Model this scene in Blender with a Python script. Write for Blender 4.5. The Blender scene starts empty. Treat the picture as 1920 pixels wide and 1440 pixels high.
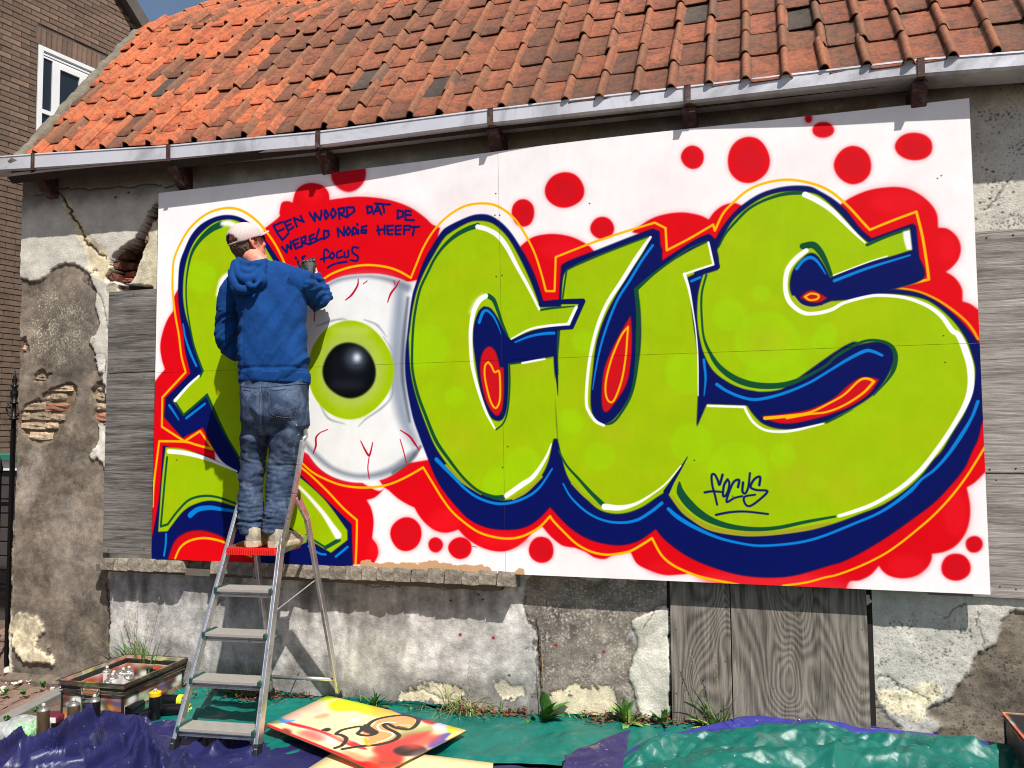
import bpy, bmesh, math, random
import numpy as np
from mathutils import Vector, Matrix
random.seed(7); RNG = np.random.default_rng(7)
C = bpy.context.scene.collection
scene = bpy.context.scene
R = math.radians
PI = math.pi

# ------------------------------------------------------------------ camera, sky, sun, exposure
FPX, YAW, PITCH, ROLL = 1546.658, -0.302396, 0.0627944, -0.0091245
CAMP = np.array([3.89121, -4.59589, 1.58205])
_f = np.array([math.sin(YAW)*math.cos(PITCH), math.cos(YAW)*math.cos(PITCH), math.sin(PITCH)])
_r0 = np.array([math.cos(YAW), -math.sin(YAW), 0.0]); _u0 = np.cross(_r0, _f)
CR = math.cos(ROLL)*_r0 + math.sin(ROLL)*_u0
CU = -math.sin(ROLL)*_r0 + math.cos(ROLL)*_u0
CF = _f
cd = bpy.data.cameras.new('camera'); cam = bpy.data.objects.new('camera', cd); C.objects.link(cam)
cam.matrix_world = Matrix(((CR[0], CU[0], -CF[0], CAMP[0]), (CR[1], CU[1], -CF[1], CAMP[1]), (CR[2], CU[2], -CF[2], CAMP[2]), (0, 0, 0, 1)))
cd.sensor_width = 36.0; cd.lens = FPX/1920*36.0; cd.clip_end = 500; cd.clip_start = 0.05
scene.camera = cam
SUNV = Vector((0.93, -1.0, 2.0)).normalized()          # towards the sun
w = bpy.data.worlds.new('World'); scene.world = w; w.use_nodes = True
nt = w.node_tree; bgn = nt.nodes['Background']; sky = nt.nodes.new('ShaderNodeTexSky'); sky.sky_type = 'NISHITA'
sky.sun_disc = False; sky.sun_elevation = math.asin(SUNV.z); sky.sun_rotation = math.atan2(SUNV.x, SUNV.y)
sky.air_density = 1.0; sky.dust_density = 1.6; sky.ozone_density = 1.5
hsv = nt.nodes.new('ShaderNodeHueSaturation'); hsv.inputs['Saturation'].default_value = .95; nt.links.new(sky.outputs[0], hsv.inputs['Color']); nt.links.new(hsv.outputs[0], bgn.inputs[0]); bgn.inputs[1].default_value = 0.072
sl = bpy.data.lights.new('sun', 'SUN'); sl.energy = 4.9; sl.angle = R(0.53); sl.color = (1.0, 0.962, 0.915)
so = bpy.data.objects.new('sun', sl); C.objects.link(so); so.location = (6, -8, 12); so.rotation_euler = SUNV.to_track_quat('Z', 'Y').to_euler()
scene.view_settings.view_transform = 'Standard'; scene.view_settings.look = 'None'
scene.view_settings.gamma = 1.0; scene.view_settings.use_curve_mapping = False
scene.view_settings.exposure = 0.60
try: scene.cycles.pixel_filter_type = 'BLACKMAN_HARRIS'; scene.cycles.filter_width = 1.05
except Exception: pass

# ------------------------------------------------------------------ measuring helpers (photo pixel -> point on a known plane)
def ray(u, v): return CF*FPX + (u-960)*CR - (v-720)*CU
def at(u, v, Y=None, Z=None, X=None):
    d = ray(u, v)
    if Y is not None: t = (Y-CAMP[1])/d[1]
    elif Z is not None: t = (Z-CAMP[2])/d[2]
    else: t = (X-CAMP[0])/d[0]
    return CAMP + t*d
def gz(x): return np.interp(x, [-4, -1.07, .5, 2.05, 4.5, 6.5], [-.11, -.085, -.068, -.045, .058, .11])      # the pavement rises a little to the right
def gp(u, v, h=0.0):                                                # pixel on the ground (plus height h)
    z = 0.0
    for _ in range(6):
        p = at(u, v, Z=z+h); z = float(gz(p[0]))
    return np.array([p[0], p[1], z+h])

# ------------------------------------------------------------------ noise
_perm = np.concatenate([RNG.permutation(256)]*2).astype(np.int32)
_g3 = RNG.normal(size=(256, 3)); _g3 /= np.linalg.norm(_g3, axis=1)[:, None]
def perlin(x, y, z=0.0):
    x = np.asarray(x, float); y = np.asarray(y, float)+0*x; z = np.asarray(z, float)+0*x
    xi = np.floor(x).astype(int); yi = np.floor(y).astype(int); zi = np.floor(z).astype(int)
    xf, yf, zf = x-xi, y-yi, z-zi
    s = lambda t: t*t*t*(t*(t*6-15)+10)
    u, v, w_ = s(xf), s(yf), s(zf); out = 0
    for a in (0, 1):
        for b in (0, 1):
            for c in (0, 1):
                h = _perm[(_perm[(_perm[(xi+a) & 255]+yi+b) & 255]+zi+c) & 255]
                g = _g3[h]; d = g[..., 0]*(xf-a)+g[..., 1]*(yf-b)+g[..., 2]*(zf-c)
                out = out + d*(u if a else 1-u)*(v if b else 1-v)*(w_ if c else 1-w_)
    return out*1.6
def fbm(x, y, z=0.0, o=4, g=.5):
    t = 0; a = 1
    for i in range(o): t = t+a*perlin(x*2**i+13.7*i, y*2**i+7.1*i, z*2**i); a *= g
    return t
def sstep(a, b, x):
    t = np.clip((x-a)/(b-a), 0, 1); return t*t*(3-2*t)
def lin(c): c = np.asarray(c, float); return np.where(c <= .04045, c/12.92, ((c+.055)/1.055)**2.4)
def L(r, g, b, k=.8):                                               # display colour in full sun -> base colour
    t = lin(np.array([r, g, b])/255.)*k; return (float(t[0]), float(t[1]), float(t[2]), 1)

# ------------------------------------------------------------------ mesh builder and tagging
class MB:
    def __init__(s): s.v = []; s.f = []; s.uv = None
    def add(s, vs, fs):
        o = len(s.v); s.v += [tuple(map(float, p)) for p in vs]; s.f += [tuple(i+o for i in f) for f in fs]; return s
    def box(s, lo, hi, M=None):
        x0, y0, z0 = lo; x1, y1, z1 = hi
        vs = [(x, y, z) for x in (x0, x1) for y in (y0, y1) for z in (z0, z1)]
        if M is not None: vs = [M @ Vector(p) for p in vs]
        return s.add(vs, [(0, 1, 3, 2), (4, 6, 7, 5), (0, 4, 5, 1), (2, 3, 7, 6), (0, 2, 6, 4), (1, 5, 7, 3)])
    def beam(s, a, b, w_, d, side=(1, 0, 0), w2=None, d2=None):
        a = Vector(a); b = Vector(b); t = (b-a).normalized(); sx = Vector(side); sx = (sx-t*sx.dot(t)).normalized(); sy = t.cross(sx)
        w2 = w2 or w_; d2 = d2 or d; vs = []
        for p, ww, dd in ((a, w_, d), (b, w2, d2)):
            for i, j in ((-1, -1), (1, -1), (1, 1), (-1, 1)): vs.append(p+sx*(i*ww/2)+sy*(j*dd/2))
        return s.add(vs, [(3, 2, 1, 0), (4, 5, 6, 7), (0, 1, 5, 4), (1, 2, 6, 5), (2, 3, 7, 6), (3, 0, 4, 7)])
    def loft(s, rings, cap=True, closed=False):
        n = len(rings[0]); o = []
        for r in rings: o += list(r)
        fs = []
        m = len(rings)
        for i in range(m if closed else m-1):
            for j in range(n):
                a = i*n+j; b = i*n+(j+1) % n; c = ((i+1) % m)*n+(j+1) % n; d = ((i+1) % m)*n+j
                fs.append((a, b, c, d))
        if cap and not closed: fs.append(tuple(range(n))[::-1]); fs.append(tuple((m-1)*n+j for j in range(n)))
        return s.add(o, fs)
    def tube(s, pts, r, n=10, flat=1.0, side=None):
        pts = [Vector(p) for p in pts]; rs = r if hasattr(r, '__len__') else [r]*len(pts); rings = []; prev = None
        for i, p in enumerate(pts):
            t = (pts[min(i+1, len(pts)-1)]-pts[max(i-1, 0)]).normalized()
            if prev is None: ref = Vector(side) if side else (Vector((0, 0, 1)) if abs(t.z) < .9 else Vector((1, 0, 0)))
            else: ref = prev
            a = (ref-t*ref.dot(t)).normalized(); b = t.cross(a); prev = a
            rings.append([p+a*(math.cos(k*2*PI/n)*rs[i])+b*(math.sin(k*2*PI/n)*rs[i]*flat) for k in range(n)])
        return s.loft(rings)
    def lathe(s, prof, n=20, M=None):
        rings = [[Vector((r*math.cos(k*2*PI/n), r*math.sin(k*2*PI/n), z)) for k in range(n)] for r, z in prof]
        if M is not None: rings = [[M @ p for p in r] for r in rings]
        return s.loft(rings)
    def ball(s, c, r, n=14, m=10, M=None):
        rx, ry, rz = r if hasattr(r, '__len__') else (r, r, r); rings = []
        for i in range(1, m):
            th = PI*i/m; rings.append([Vector((rx*math.sin(th)*math.cos(k*2*PI/n), ry*math.sin(th)*math.sin(k*2*PI/n), -rz*math.cos(th))) for k in range(n)])
        if M is not None: rings = [[M @ p for p in q] for q in rings]
        return s.loft([[p+Vector(c) for p in q] for q in rings])
    def mesh(s, name, smooth=False):
        me = bpy.data.meshes.new(name); me.from_pydata(s.v, [], s.f); me.validate(); 
        bm = bmesh.new(); bm.from_mesh(me); bmesh.ops.recalc_face_normals(bm, faces=bm.faces); bm.to_mesh(me); bm.free()
        if smooth: me.polygons.foreach_set('use_smooth', [True]*len(me.polygons))
        return me
    def build(s, name, mat, parent=None, smooth=False, bevel=0, auto=False, **kw):
        return link(name, s.mesh(name, smooth or auto), mat, parent, bevel=bevel, auto=auto, **kw)
def link(name, me, mat=None, parent=None, bevel=0, auto=False, **kw):
    o = bpy.data.objects.new(name, me); C.objects.link(o)
    if mat is not None and not len(me.materials): me.materials.append(mat)
    if parent is not None: o.parent = parent; o.matrix_parent_inverse = parent.matrix_world.inverted() if kw.pop('keep', True) else Matrix()
    else: kw.pop('keep', None)
    if bevel:
        b = o.modifiers.new('bevel', 'BEVEL'); b.width = bevel; b.segments = 2; b.limit_method = 'ANGLE'; b.angle_limit = R(40)
    if auto:
        try: me.set_sharp_from_angle(angle=R(38))
        except Exception: pass
    tag(o, **kw); return o
def tag(o, label=None, cat=None, group=None, kind=None):
    if label: o['label'] = label
    if cat: o['category'] = cat
    if group: o['group'] = group
    if kind: o['kind'] = kind
    return o
def empty(name, loc, label=None, cat=None, group=None, kind=None):
    o = bpy.data.objects.new(name, None); C.objects.link(o); o.location = loc; o.empty_display_size = .1
    o.matrix_world = Matrix.Translation(Vector(loc)); return tag(o, label, cat, group, kind)
def grid_mesh(name, X, Y, Z, smooth=True, keep=None, uv=None):
    h, w_ = X.shape; v = np.stack([X, Y, Z], -1).reshape(-1, 3)
    i = np.arange(h*w_).reshape(h, w_); q = np.stack([i[:-1, :-1], i[:-1, 1:], i[1:, 1:], i[1:, :-1]], -1).reshape(-1, 4)
    if keep is not None: q = q[keep.reshape(-1)]
    used, inv = np.unique(q, return_inverse=True); q = inv.reshape(q.shape); vv = v[used]
    me = bpy.data.meshes.new(name); me.vertices.add(len(vv)); me.vertices.foreach_set('co', vv.astype(np.float32).ravel())
    me.loops.add(q.size); me.loops.foreach_set('vertex_index', q.astype(np.int32).ravel())
    me.polygons.add(len(q)); me.polygons.foreach_set('loop_start', np.arange(0, q.size, 4, dtype=np.int32))
    me.update(calc_edges=True)
    me.polygons.foreach_set('use_smooth', [bool(smooth)]*len(q))
    if uv is not None:
        U = uv.reshape(-1, 2)[used][q.ravel()]; l = me.uv_layers.new(name='UVMap'); l.data.foreach_set('uv', U.astype(np.float32).ravel())
    me.validate(); return me

# ------------------------------------------------------------------ materials
def newmat(name):
    m = bpy.data.materials.new(name); m.use_nodes = True; t = m.node_tree; return m, t, t.nodes['Principled BSDF']
def node(t, ty, **kw):
    n = t.nodes.new(ty)
    for k, v in kw.items():
        if k in n.inputs: n.inputs[k].default_value = v
        else: setattr(n, k, v)
    return n
def noise(t, vec, scale, detail=5, rough=.6, dist=0.0, sc=(1, 1, 1), rot=(0, 0, 0)):
    mp = node(t, 'ShaderNodeMapping'); mp.inputs['Scale'].default_value = sc; mp.inputs['Rotation'].default_value = rot; t.links.new(vec, mp.inputs[0])
    n = node(t, 'ShaderNodeTexNoise', Scale=scale, Detail=detail, Roughness=rough, Distortion=dist); t.links.new(mp.outputs[0], n.inputs['Vector']); return n.outputs['Fac']
def ramp(t, fac, stops):
    r = node(t, 'ShaderNodeValToRGB'); e = r.color_ramp.elements
    while len(e) < len(stops): e.new(.5)
    for i, (p, c) in enumerate(stops): e[i].position = p; e[i].color = c if len(c) == 4 else (*c, 1)
    t.links.new(fac, r.inputs[0]); return r.outputs[0]
def mixc(t, a, b, fac, mode='MIX'):
    m = node(t, 'ShaderNodeMix', data_type='RGBA', blend_type=mode)
    for s_, val in ((m.inputs[6], a), (m.inputs[7], b), (m.inputs[0], fac)):
        if hasattr(val, 'links') or isinstance(val, bpy.types.NodeSocket): t.links.new(val, s_)
        else: s_.default_value = val
    return m.outputs[2]
def bumpn(t, bs, h, strength, dist=.01):
    b = node(t, 'ShaderNodeBump', Strength=strength, Distance=dist); t.links.new(h, b.inputs['Height'])
    if bs.inputs['Normal'].links: t.links.new(bs.inputs['Normal'].links[0].from_socket, b.inputs['Normal'])
    t.links.new(b.outputs[0], bs.inputs['Normal'])
def M(name, col, rough=.6, metal=0.0, var=.2, vs=6, bump=0.0, bs=60, rnd=0.0, sc=(1, 1, 1), spec=.5, dirt=None, dirts=3, dist=.004, gen=False):
    m, t, b = newmat(name); tc = node(t, 'ShaderNodeTexCoord'); vec = tc.outputs['Object']
    c = np.array(col[:3]); n = noise(t, vec, vs, 6, .62, .3, sc)
    o = ramp(t, n, [(.25, tuple(c*(1-var))), (.75, tuple(np.minimum(c*(1+var), 1)))])
    if dirt is not None:
        d = noise(t, vec, dirts, 8, .7, .8, sc); o = mixc(t, o, dirt, ramp(t, d, [(.5, (0, 0, 0)), (.72, (1, 1, 1))]))
    if rnd:
        oi = node(t, 'ShaderNodeObjectInfo'); h = node(t, 'ShaderNodeHueSaturation'); mr = node(t, 'ShaderNodeMapRange'); mr.inputs[3].default_value = 1-rnd; mr.inputs[4].default_value = 1+rnd
        t.links.new(oi.outputs['Random'], mr.inputs[0]); t.links.new(mr.outputs[0], h.inputs['Value']); t.links.new(o, h.inputs['Color']); o = h.outputs[0]
    t.links.new(o, b.inputs['Base Color'])
    b.inputs['Roughness'].default_value = rough; b.inputs['Metallic'].default_value = metal; b.inputs['Specular IOR Level'].default_value = spec
    if bump: bumpn(t, b, noise(t, vec, bs, 8, .7, .2, sc), bump, dist)
    return m
def image(name, arr):
    h, w_, _ = arr.shape; im = bpy.data.images.new(name, w_, h, alpha=False); a = np.ones((h, w_, 4), np.float32); a[..., :3] = np.clip(arr, 0, 1)[::-1]
    im.pixels.foreach_set(a.ravel()); im.update(); im.pack(); return im
def imgmat(name, arr, rough=.5, k=.8, bump=0.0, bs=50, fine=.06, fs=30, spec=.5, hgt=None, sc=(1, 1, 1)):
    m, t, b = newmat(name); tc = node(t, 'ShaderNodeTexCoord'); it = node(t, 'ShaderNodeTexImage'); it.image = image(name, arr); it.extension = 'EXTEND'; it.interpolation = 'Cubic'
    t.links.new(tc.outputs['UV'], it.inputs[0]); o = mixc(t, it.outputs[0], (k, k, k, 1), 1.0, 'MULTIPLY')
    n = noise(t, tc.outputs['Object'], fs, 8, .7, .2, sc); g = ramp(t, n, [(.3, (1-fine,)*3), (.7, (1.0,)*3)]); o = mixc(t, o, g, 1.0, 'MULTIPLY')
    t.links.new(o, b.inputs['Base Color']); b.inputs['Roughness'].default_value = rough; b.inputs['Specular IOR Level'].default_value = spec
    if bump: bumpn(t, b, noise(t, tc.outputs['Object'], bs, 10, .75, .3, sc), bump, .006)
    return m

# ------------------------------------------------------------------ a small painter: splines and spray strokes on a flat surface
def homog(src, dst):
    A = []
    for (x, y), (u, v) in zip(src, dst):
        A += [[x, y, 1, 0, 0, 0, -u*x, -u*y, -u], [0, 0, 0, x, y, 1, -v*x, -v*y, -v]]
    return np.linalg.svd(np.array(A, float))[2][-1].reshape(3, 3)
def parse(s):
    out = []
    for tok in s.split():
        c = tok.endswith('c'); tok = tok.rstrip('c'); x, y = tok.split(','); out.append((float(x), float(y), c))
    return out
def spline(pts, closed=False, sub=7, extra=None):
    n = len(pts); P = np.array([[p[0], p[1]] for p in pts], float); cor = [p[2] for p in pts]; out = []; ex = []
    segs = n if closed else n-1
    for i in range(segs):
        a, b = i, (i+1) % n
        p1, p2 = P[a], P[b]
        p0 = P[(a-1) % n] if (closed or a > 0) and not cor[a] else p1-(p2-p1)*0.5
        p3 = P[(b+1) % n] if (closed or b < n-1) and not cor[b] else p2+(p2-p1)*0.5
        for k in range(sub):
            t = k/sub
            out.append(.5*((2*p1)+(-p0+p2)*t+(2*p0-5*p1+4*p2-p3)*t*t+(-p0+3*p1-3*p2+p3)*t**3))
            if extra is not None: ex.append(extra[a]*(1-t)+extra[b]*t)
    if not closed:
        out.append(P[-1])
        if extra is not None: ex.append(extra[-1])
    return np.array(out), (np.array(ex) if extra is not None else None)
def boxblur(m, r):
    r = int(round(r))
    if r < 1: return m
    for _ in range(2):
        for ax in (0, 1):
            p = np.pad(m, [(r+1, r) if a == ax else (0, 0) for a in (0, 1)], mode='edge'); c = np.cumsum(p, axis=ax, dtype=np.float64)
            m = ((c[2*r+1:] - c[:-2*r-1]) if ax == 0 else (c[:, 2*r+1:] - c[:, :-2*r-1]))/(2*r+1)
    return m
class Canvas:
    def __init__(s, w_, h, base, mapf):
        s.W, s.H = w_, h; s.a = np.zeros((h, w_, 3), np.float32)+np.array(base, np.float32)/255.; s.map = mapf
    def scale(s, p):
        q = s.map(np.array([p, [p[0]+1, p[1]], [p[0], p[1]+1]])); return .5*(np.linalg.norm(q[1]-q[0])+np.linalg.norm(q[2]-q[0]))
    def polymask(s, Q):                                   # anti-aliased scanline fill
        y0 = max(int(Q[:, 1].min())-1, 0); y1 = min(int(Q[:, 1].max())+2, s.H); x0 = max(int(Q[:, 0].min())-1, 0); x1 = min(int(Q[:, 0].max())+2, s.W)
        if y1 <= y0 or x1 <= x0: return None
        m = np.zeros((y1-y0, x1-x0+1), np.float64); A = Q; B = np.roll(Q, -1, 0); SS = 3
        for y in range(y0, y1):
            for k in range(SS):
                yy = y+(k+.5)/SS; c = ((A[:, 1] <= yy) & (B[:, 1] > yy)) | ((B[:, 1] <= yy) & (A[:, 1] > yy))
                if not c.any(): continue
                xs = np.sort(A[c, 0]+(yy-A[c, 1])*(B[c, 0]-A[c, 0])/(B[c, 1]-A[c, 1]))
                row = m[y-y0]
                for xa, xb in zip(xs[::2], xs[1::2]):
                    xa = min(max(xa-x0, 0), x1-x0); xb = min(max(xb-x0, 0), x1-x0)
                    if xb <= xa: continue
                    ia, ib = int(xa), int(xb)
                    if ia == ib: row[ia] += (xb-xa)/SS
                    else:
                        row[ia] += (ia+1-xa)/SS; row[ia+1:ib] += 1/SS; row[ib] += (xb-ib)/SS
        return y0, x0, m[:, :-1]
    def put(s, y0, x0, m, col, alpha=1.0):
        h, w_ = m.shape; m = (np.clip(m, 0, 1)*alpha)[..., None].astype(np.float32); sl_ = s.a[y0:y0+h, x0:x0+w_]; sl_ += (np.array(col, np.float32)/255.-sl_)*m
    def full(s, res):
        F = np.zeros((s.H, s.W)); 
        if res: F[res[0]:res[0]+res[2].shape[0], res[1]:res[1]+res[2].shape[1]] = res[2]
        return F
    def poly(s, st, col, blur=0.0, alpha=1.0, halo=0.0, ha=.35, mask=False, rough=0.0):
        pts = parse(st) if isinstance(st, str) else st; q, _ = spline(pts, True); Q = s.map(q); res = s.polymask(Q)
        if res is None: return
        y0, x0, m = res; k = s.scale(pts[0][:2])
        pad = int(max(blur, halo)*k*3)+3; Y0 = max(y0-pad, 0); X0 = max(x0-pad, 0); Y1 = min(y0+m.shape[0]+pad, s.H); X1 = min(x0+m.shape[1]+pad, s.W)
        F = np.zeros((Y1-Y0, X1-X0)); F[y0-Y0:y0-Y0+m.shape[0], x0-X0:x0-X0+m.shape[1]] = m
        if halo: s.put(Y0, X0, boxblur(F, halo*k), col, ha)
        if blur: F = boxblur(F, blur*k)
        if rough:
            yy, xx = np.mgrid[Y0:Y1, X0:X1]; nz = fbm(xx/26., yy/26., 3.3, 5, .68); F = np.clip((boxblur(F, 7)-.5+nz*rough*.9)*14+.5, 0, 1)
        if mask: G = np.zeros((s.H, s.W)); G[Y0:Y1, X0:X1] = F; return G
        s.put(Y0, X0, F, col, alpha)
    def stroke(s, st, wd, col, blur=0.7, alpha=1.0, closed=False, mask=False, jit=0.0, sub=7):
        pts = parse(st) if isinstance(st, str) else st
        if not hasattr(wd, '__len__'): wd = [wd]
        wd = np.interp(np.linspace(0, 1, len(pts)), np.linspace(0, 1, len(wd)), wd) if len(wd) != len(pts) else np.array(wd, float)
        if closed: wd = np.append(wd, wd[0]); pts = pts+[pts[0]]; 
        q, e = spline(pts, False, sub, wd)
        if jit: q = q+RNG.normal(size=q.shape)*jit
        Q = s.map(q); k = s.scale(pts[0][:2]) if len(pts) < 3 else .5*(s.scale(pts[0][:2])+s.scale(pts[-1][:2])); rad = e*k/2; bl = max(blur*k, .7)
        mr = rad.max()+bl*2+2; y0 = max(int(Q[:, 1].min()-mr), 0); y1 = min(int(Q[:, 1].max()+mr), s.H); x0 = max(int(Q[:, 0].min()-mr), 0); x1 = min(int(Q[:, 0].max()+mr), s.W)
        if y1 <= y0 or x1 <= x0: return
        D = np.full((y1-y0, x1-x0), 1e9, np.float32)
        for i in range(len(Q)-1):
            a, b = Q[i], Q[i+1]; ra, rb = rad[i], rad[i+1]; m = max(ra, rb)+bl*2+1
            ya = max(int(min(a[1], b[1])-m), y0); yb = min(int(max(a[1], b[1])+m)+2, y1); xa = max(int(min(a[0], b[0])-m), x0); xb = min(int(max(a[0], b[0])+m)+2, x1)
            if yb <= ya or xb <= xa: continue
            yy, xx = np.mgrid[ya:yb, xa:xb]; yy = yy+.5; xx = xx+.5; d = b-a; l2 = (d@d) or 1e-9
            t = np.clip(((xx-a[0])*d[0]+(yy-a[1])*d[1])/l2, 0, 1); dist = np.hypot(xx-a[0]-t*d[0], yy-a[1]-t*d[1])-(ra+(rb-ra)*t)
            sl_ = D[ya-y0:yb-y0, xa-x0:xb-x0]; np.minimum(sl_, dist, out=sl_)
        F = sstep(bl, -bl, D) if False else 1-sstep(-bl, bl, D)
        if mask: G = np.zeros((s.H, s.W)); G[y0:y1, x0:x1] = F; return G
        s.put(y0, x0, F, col, alpha)
    def ell(s, x, y, rx, ry, col, **kw):
        pts = [(x+rx*math.cos(t)*(1+.03*math.sin(3*t+x)), y+ry*math.sin(t)*(1+.03*math.cos(2*t+y)), False) for t in np.linspace(0, 2*PI, 13)[:-1]]
        return s.poly(pts, col, **kw)
# ------------------------------------------------------------------ the painted mural (flat paint on four boards)
BC_PX = [(300, 363), (1816, 186), (1856, 1114), (287, 1047)]                      # TL TR BR BL
BW, BH = 4.88, 2.44
RES = 430
def mural_canvas():
    Hm = homog(BC_PX, [(0, 0), (BW*RES, 0), (BW*RES, BH*RES), (0, BH*RES)])
    def f(q):
        q = np.asarray(q, float); p = np.c_[q, np.ones(len(q))] @ Hm.T; return p[:, :2]/p[:, 2:]
    cv = Canvas(int(BW*RES), int(BH*RES), (251, 247, 246), f); P_, S_ = cv.poly, cv.stroke
    WH, RED, NV, LM, DG, YE, SB = (250, 250, 252), (224, 2, 18), (2, 15, 90), (160, 193, 0), (16, 78, 48), (255, 186, 0), (0, 130, 214)
    CRIM = (205, 12, 30)
    # overspray haze on the white
    for x, y, r in ((600, 330, 60), (880, 400, 70), (1250, 360, 80), (1500, 330, 90), (1700, 380, 80), (830, 1000, 90), (1100, 1060, 80), (1780, 960, 60), (320, 620, 30)):
        cv.ell(x, y, r, r*.8, (255, 220, 220), blur=22, alpha=.22)
    # red clouds
    P_('500,430c 528,408 529,400 533,382 544,378 554,381c 560,360 573,348 591,344 611,349 622,362 624,376c 644,373 678,370 711,372 744,378 778,391 804,409 818,422 833,429c 800,520 700,530 600,550 520,600 498,500', RED, blur=.8, halo=7)
    cv.ell(660, 324, 33, 36, CRIM, blur=1, halo=6)
    P_('984,464c 1006,448 1031,442 1056,442 1083,448 1110,462 1122,474c 1100,520 1060,575c 1018,575c', RED, blur=.8, halo=6)
    P_('1192,438c 1200,431 1228,413 1256,404 1287,401 1317,406 1334,414c 1345,399 1362,387 1381,383 1396,388c 1360,450 1250,500 1235,450', RED, blur=.8, halo=6)
    P_('1578,384c 1598,371 1629,358 1664,352 1696,353 1722,364 1744,382 1756,402 1758,427c 1776,429 1793,444 1800,464 1796,484 1784,500 1772,509c 1789,520 1802,540 1803,564c 1818,569 1834,581c 1836,660c 1700,600 1620,520', RED, blur=.8, halo=7)
    P_('337,543c 328,562 328,584c 316,602 307,627 303,651 306,675 312,694c 302,705 293,717 280,732c 270,1060c 420,1060c 400,800 360,600', RED, blur=.8, halo=4)
    P_('545,835c 640,880 705,918 724,916c 706,932 690,937c 699,954 703,978 700,1009c 709,1022 711,1039 703,1056c 560,1062c 520,1000', RED, blur=.8, halo=4)
    P_('700,880c 724,914c 732,919 749,934 767,945 780,951c 789,967 802,982 819,994 837,998 850,996 862,992c 876,1007 898,1022 922,1031 946,1033 968,1026 986,1013 999,1000 1019,986c 1034,1004 1049,1017 1060,1023 1080,1026c 1100,1034 1116,1044 1135,1047 1152,1040 1184,1034c 1196,1056 1221,1069 1248,1077 1276,1076 1296,1074c 1318,1083 1400,1106c 1583,1112c 1592,1090 1611,1087 1630,1078 1642,1066 1647,1059c 1655,1070 1669,1079 1692,1083 1717,1078 1736,1064 1745,1049 1746,1037c 1769,1033 1790,1022 1807,1001 1816,974 1817,945 1811,912c 1828,901 1850,878c 1850,760c 1400,960c 1040,900c 820,860c', RED, blur=.9, halo=5)
    P_('1310,1078 1370,1100 1560,1112 1590,1092 1480,1070', (250, 60, 70), blur=9, alpha=.55)
    for x, y, rx, ry in ((835, 975, 30, 22), (1700, 1060, 36, 20), (1790, 960, 22, 44), (1775, 464, 18, 26), (1680, 380, 50, 20), (590, 365, 22, 14), (945, 1012, 50, 14), (1245, 1062, 30, 12), (704, 1030, 9, 18), (1060, 470, 40, 20)):
        cv.ell(x, y, rx, ry, (248, 30, 44), blur=6, alpha=.4); 
    # loose dots
    for x, y, rx, ry in ((1068, 360, 35, 31), (990, 402, 20, 25), (1137, 430, 21, 19), (1305, 299, 20, 20), (1408, 303, 37, 41), (1546, 246, 19, 14), (1519, 226, 6, 7), (1601, 311, 33, 33), (1714, 276, 33, 25), (764, 1001, 28, 30), (819, 1021, 13, 13), (865, 1027, 21, 19), (1017, 1030, 22, 24), (1791, 1062, 26, 25), (1825, 1019, 15, 15)):
        cv.ell(x, y, rx*1.04, ry*1.04, RED, blur=1.0, halo=5, ha=.42); cv.ell(x+1, y+1, rx*.72, ry*.72, CRIM, blur=4, alpha=.7)
    # eye
    P_('596,560c 606,540 624,528 651,518 687,514 722,515 758,524 781,536c 776,574 769,620 765,667 766,714 777,777 790,817 797,834c 785,852 771,866 728,896 677,905 634,897 602,878 580,850 563,824c 540,760 540,640', (236, 238, 238), blur=.8)
    P_('600,575 640,535 690,526 750,540 745,620 742,700 752,780 765,830 720,880 675,888 620,870 575,815 560,700', (243, 243, 240), blur=16)
    S_('757,540 752,620 748,700 760,780 782,830', [20, 26, 28, 24, 14], (132, 144, 162), blur=12, alpha=.8)
    S_('771,560 762,640 760,710 772,790', [5, 7, 7, 4], (70, 78, 96), blur=4, alpha=.75)
    S_('606,545 640,526 690,519 735,525 770,540', [4, 6, 4, 8, 14], (130, 138, 154), blur=6, alpha=.9)
    S_('564,815 590,848 630,880 680,893 735,882 780,850', [6, 9, 7, 8, 12, 12], (128, 138, 150), blur=6, alpha=.9)
    S_('740,886 770,866 792,838', [6, 8, 6], (80, 88, 96), blur=3, alpha=.7)
    for st in ('598,612 625,603 650,597', '688,600 712,610 730,632', '724,632 740,655', '604,760 620,785 650,795', '742,720 738,745 720,765 690,786 676,800', '655,600 640,600'):
        S_(st, [1.5, 4, 1], (120, 128, 136), blur=2.2, alpha=.6)
    cv.ell(661, 694, 81, 90, (166, 200, 8), blur=1.0); cv.ell(661, 694, 64, 72, (178, 198, 84), blur=7, alpha=.85); cv.ell(664, 620, 40, 8, (190, 208, 90), blur=5, alpha=.8)
    cv.ell(661, 775, 30, 7, (172, 200, 20), blur=5, alpha=.8)
    cv.ell(659.5, 695, 50, 51, (4, 8, 10), blur=1.4); cv.ell(655, 694, 36, 37, (12, 16, 22), blur=6); cv.ell(672, 672, 20, 20, (92, 104, 120), blur=8, alpha=.8); cv.ell(674, 671, 7, 8, (240, 244, 250), blur=4, alpha=1)
    cv.ell(655, 722, 34, 10, (34, 40, 48), blur=5, alpha=.6)
    e = lambda L_: ' '.join('%.1f,%.1f' % (x/3.2+540, y/3.2+480) for x, y in L_)
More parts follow.
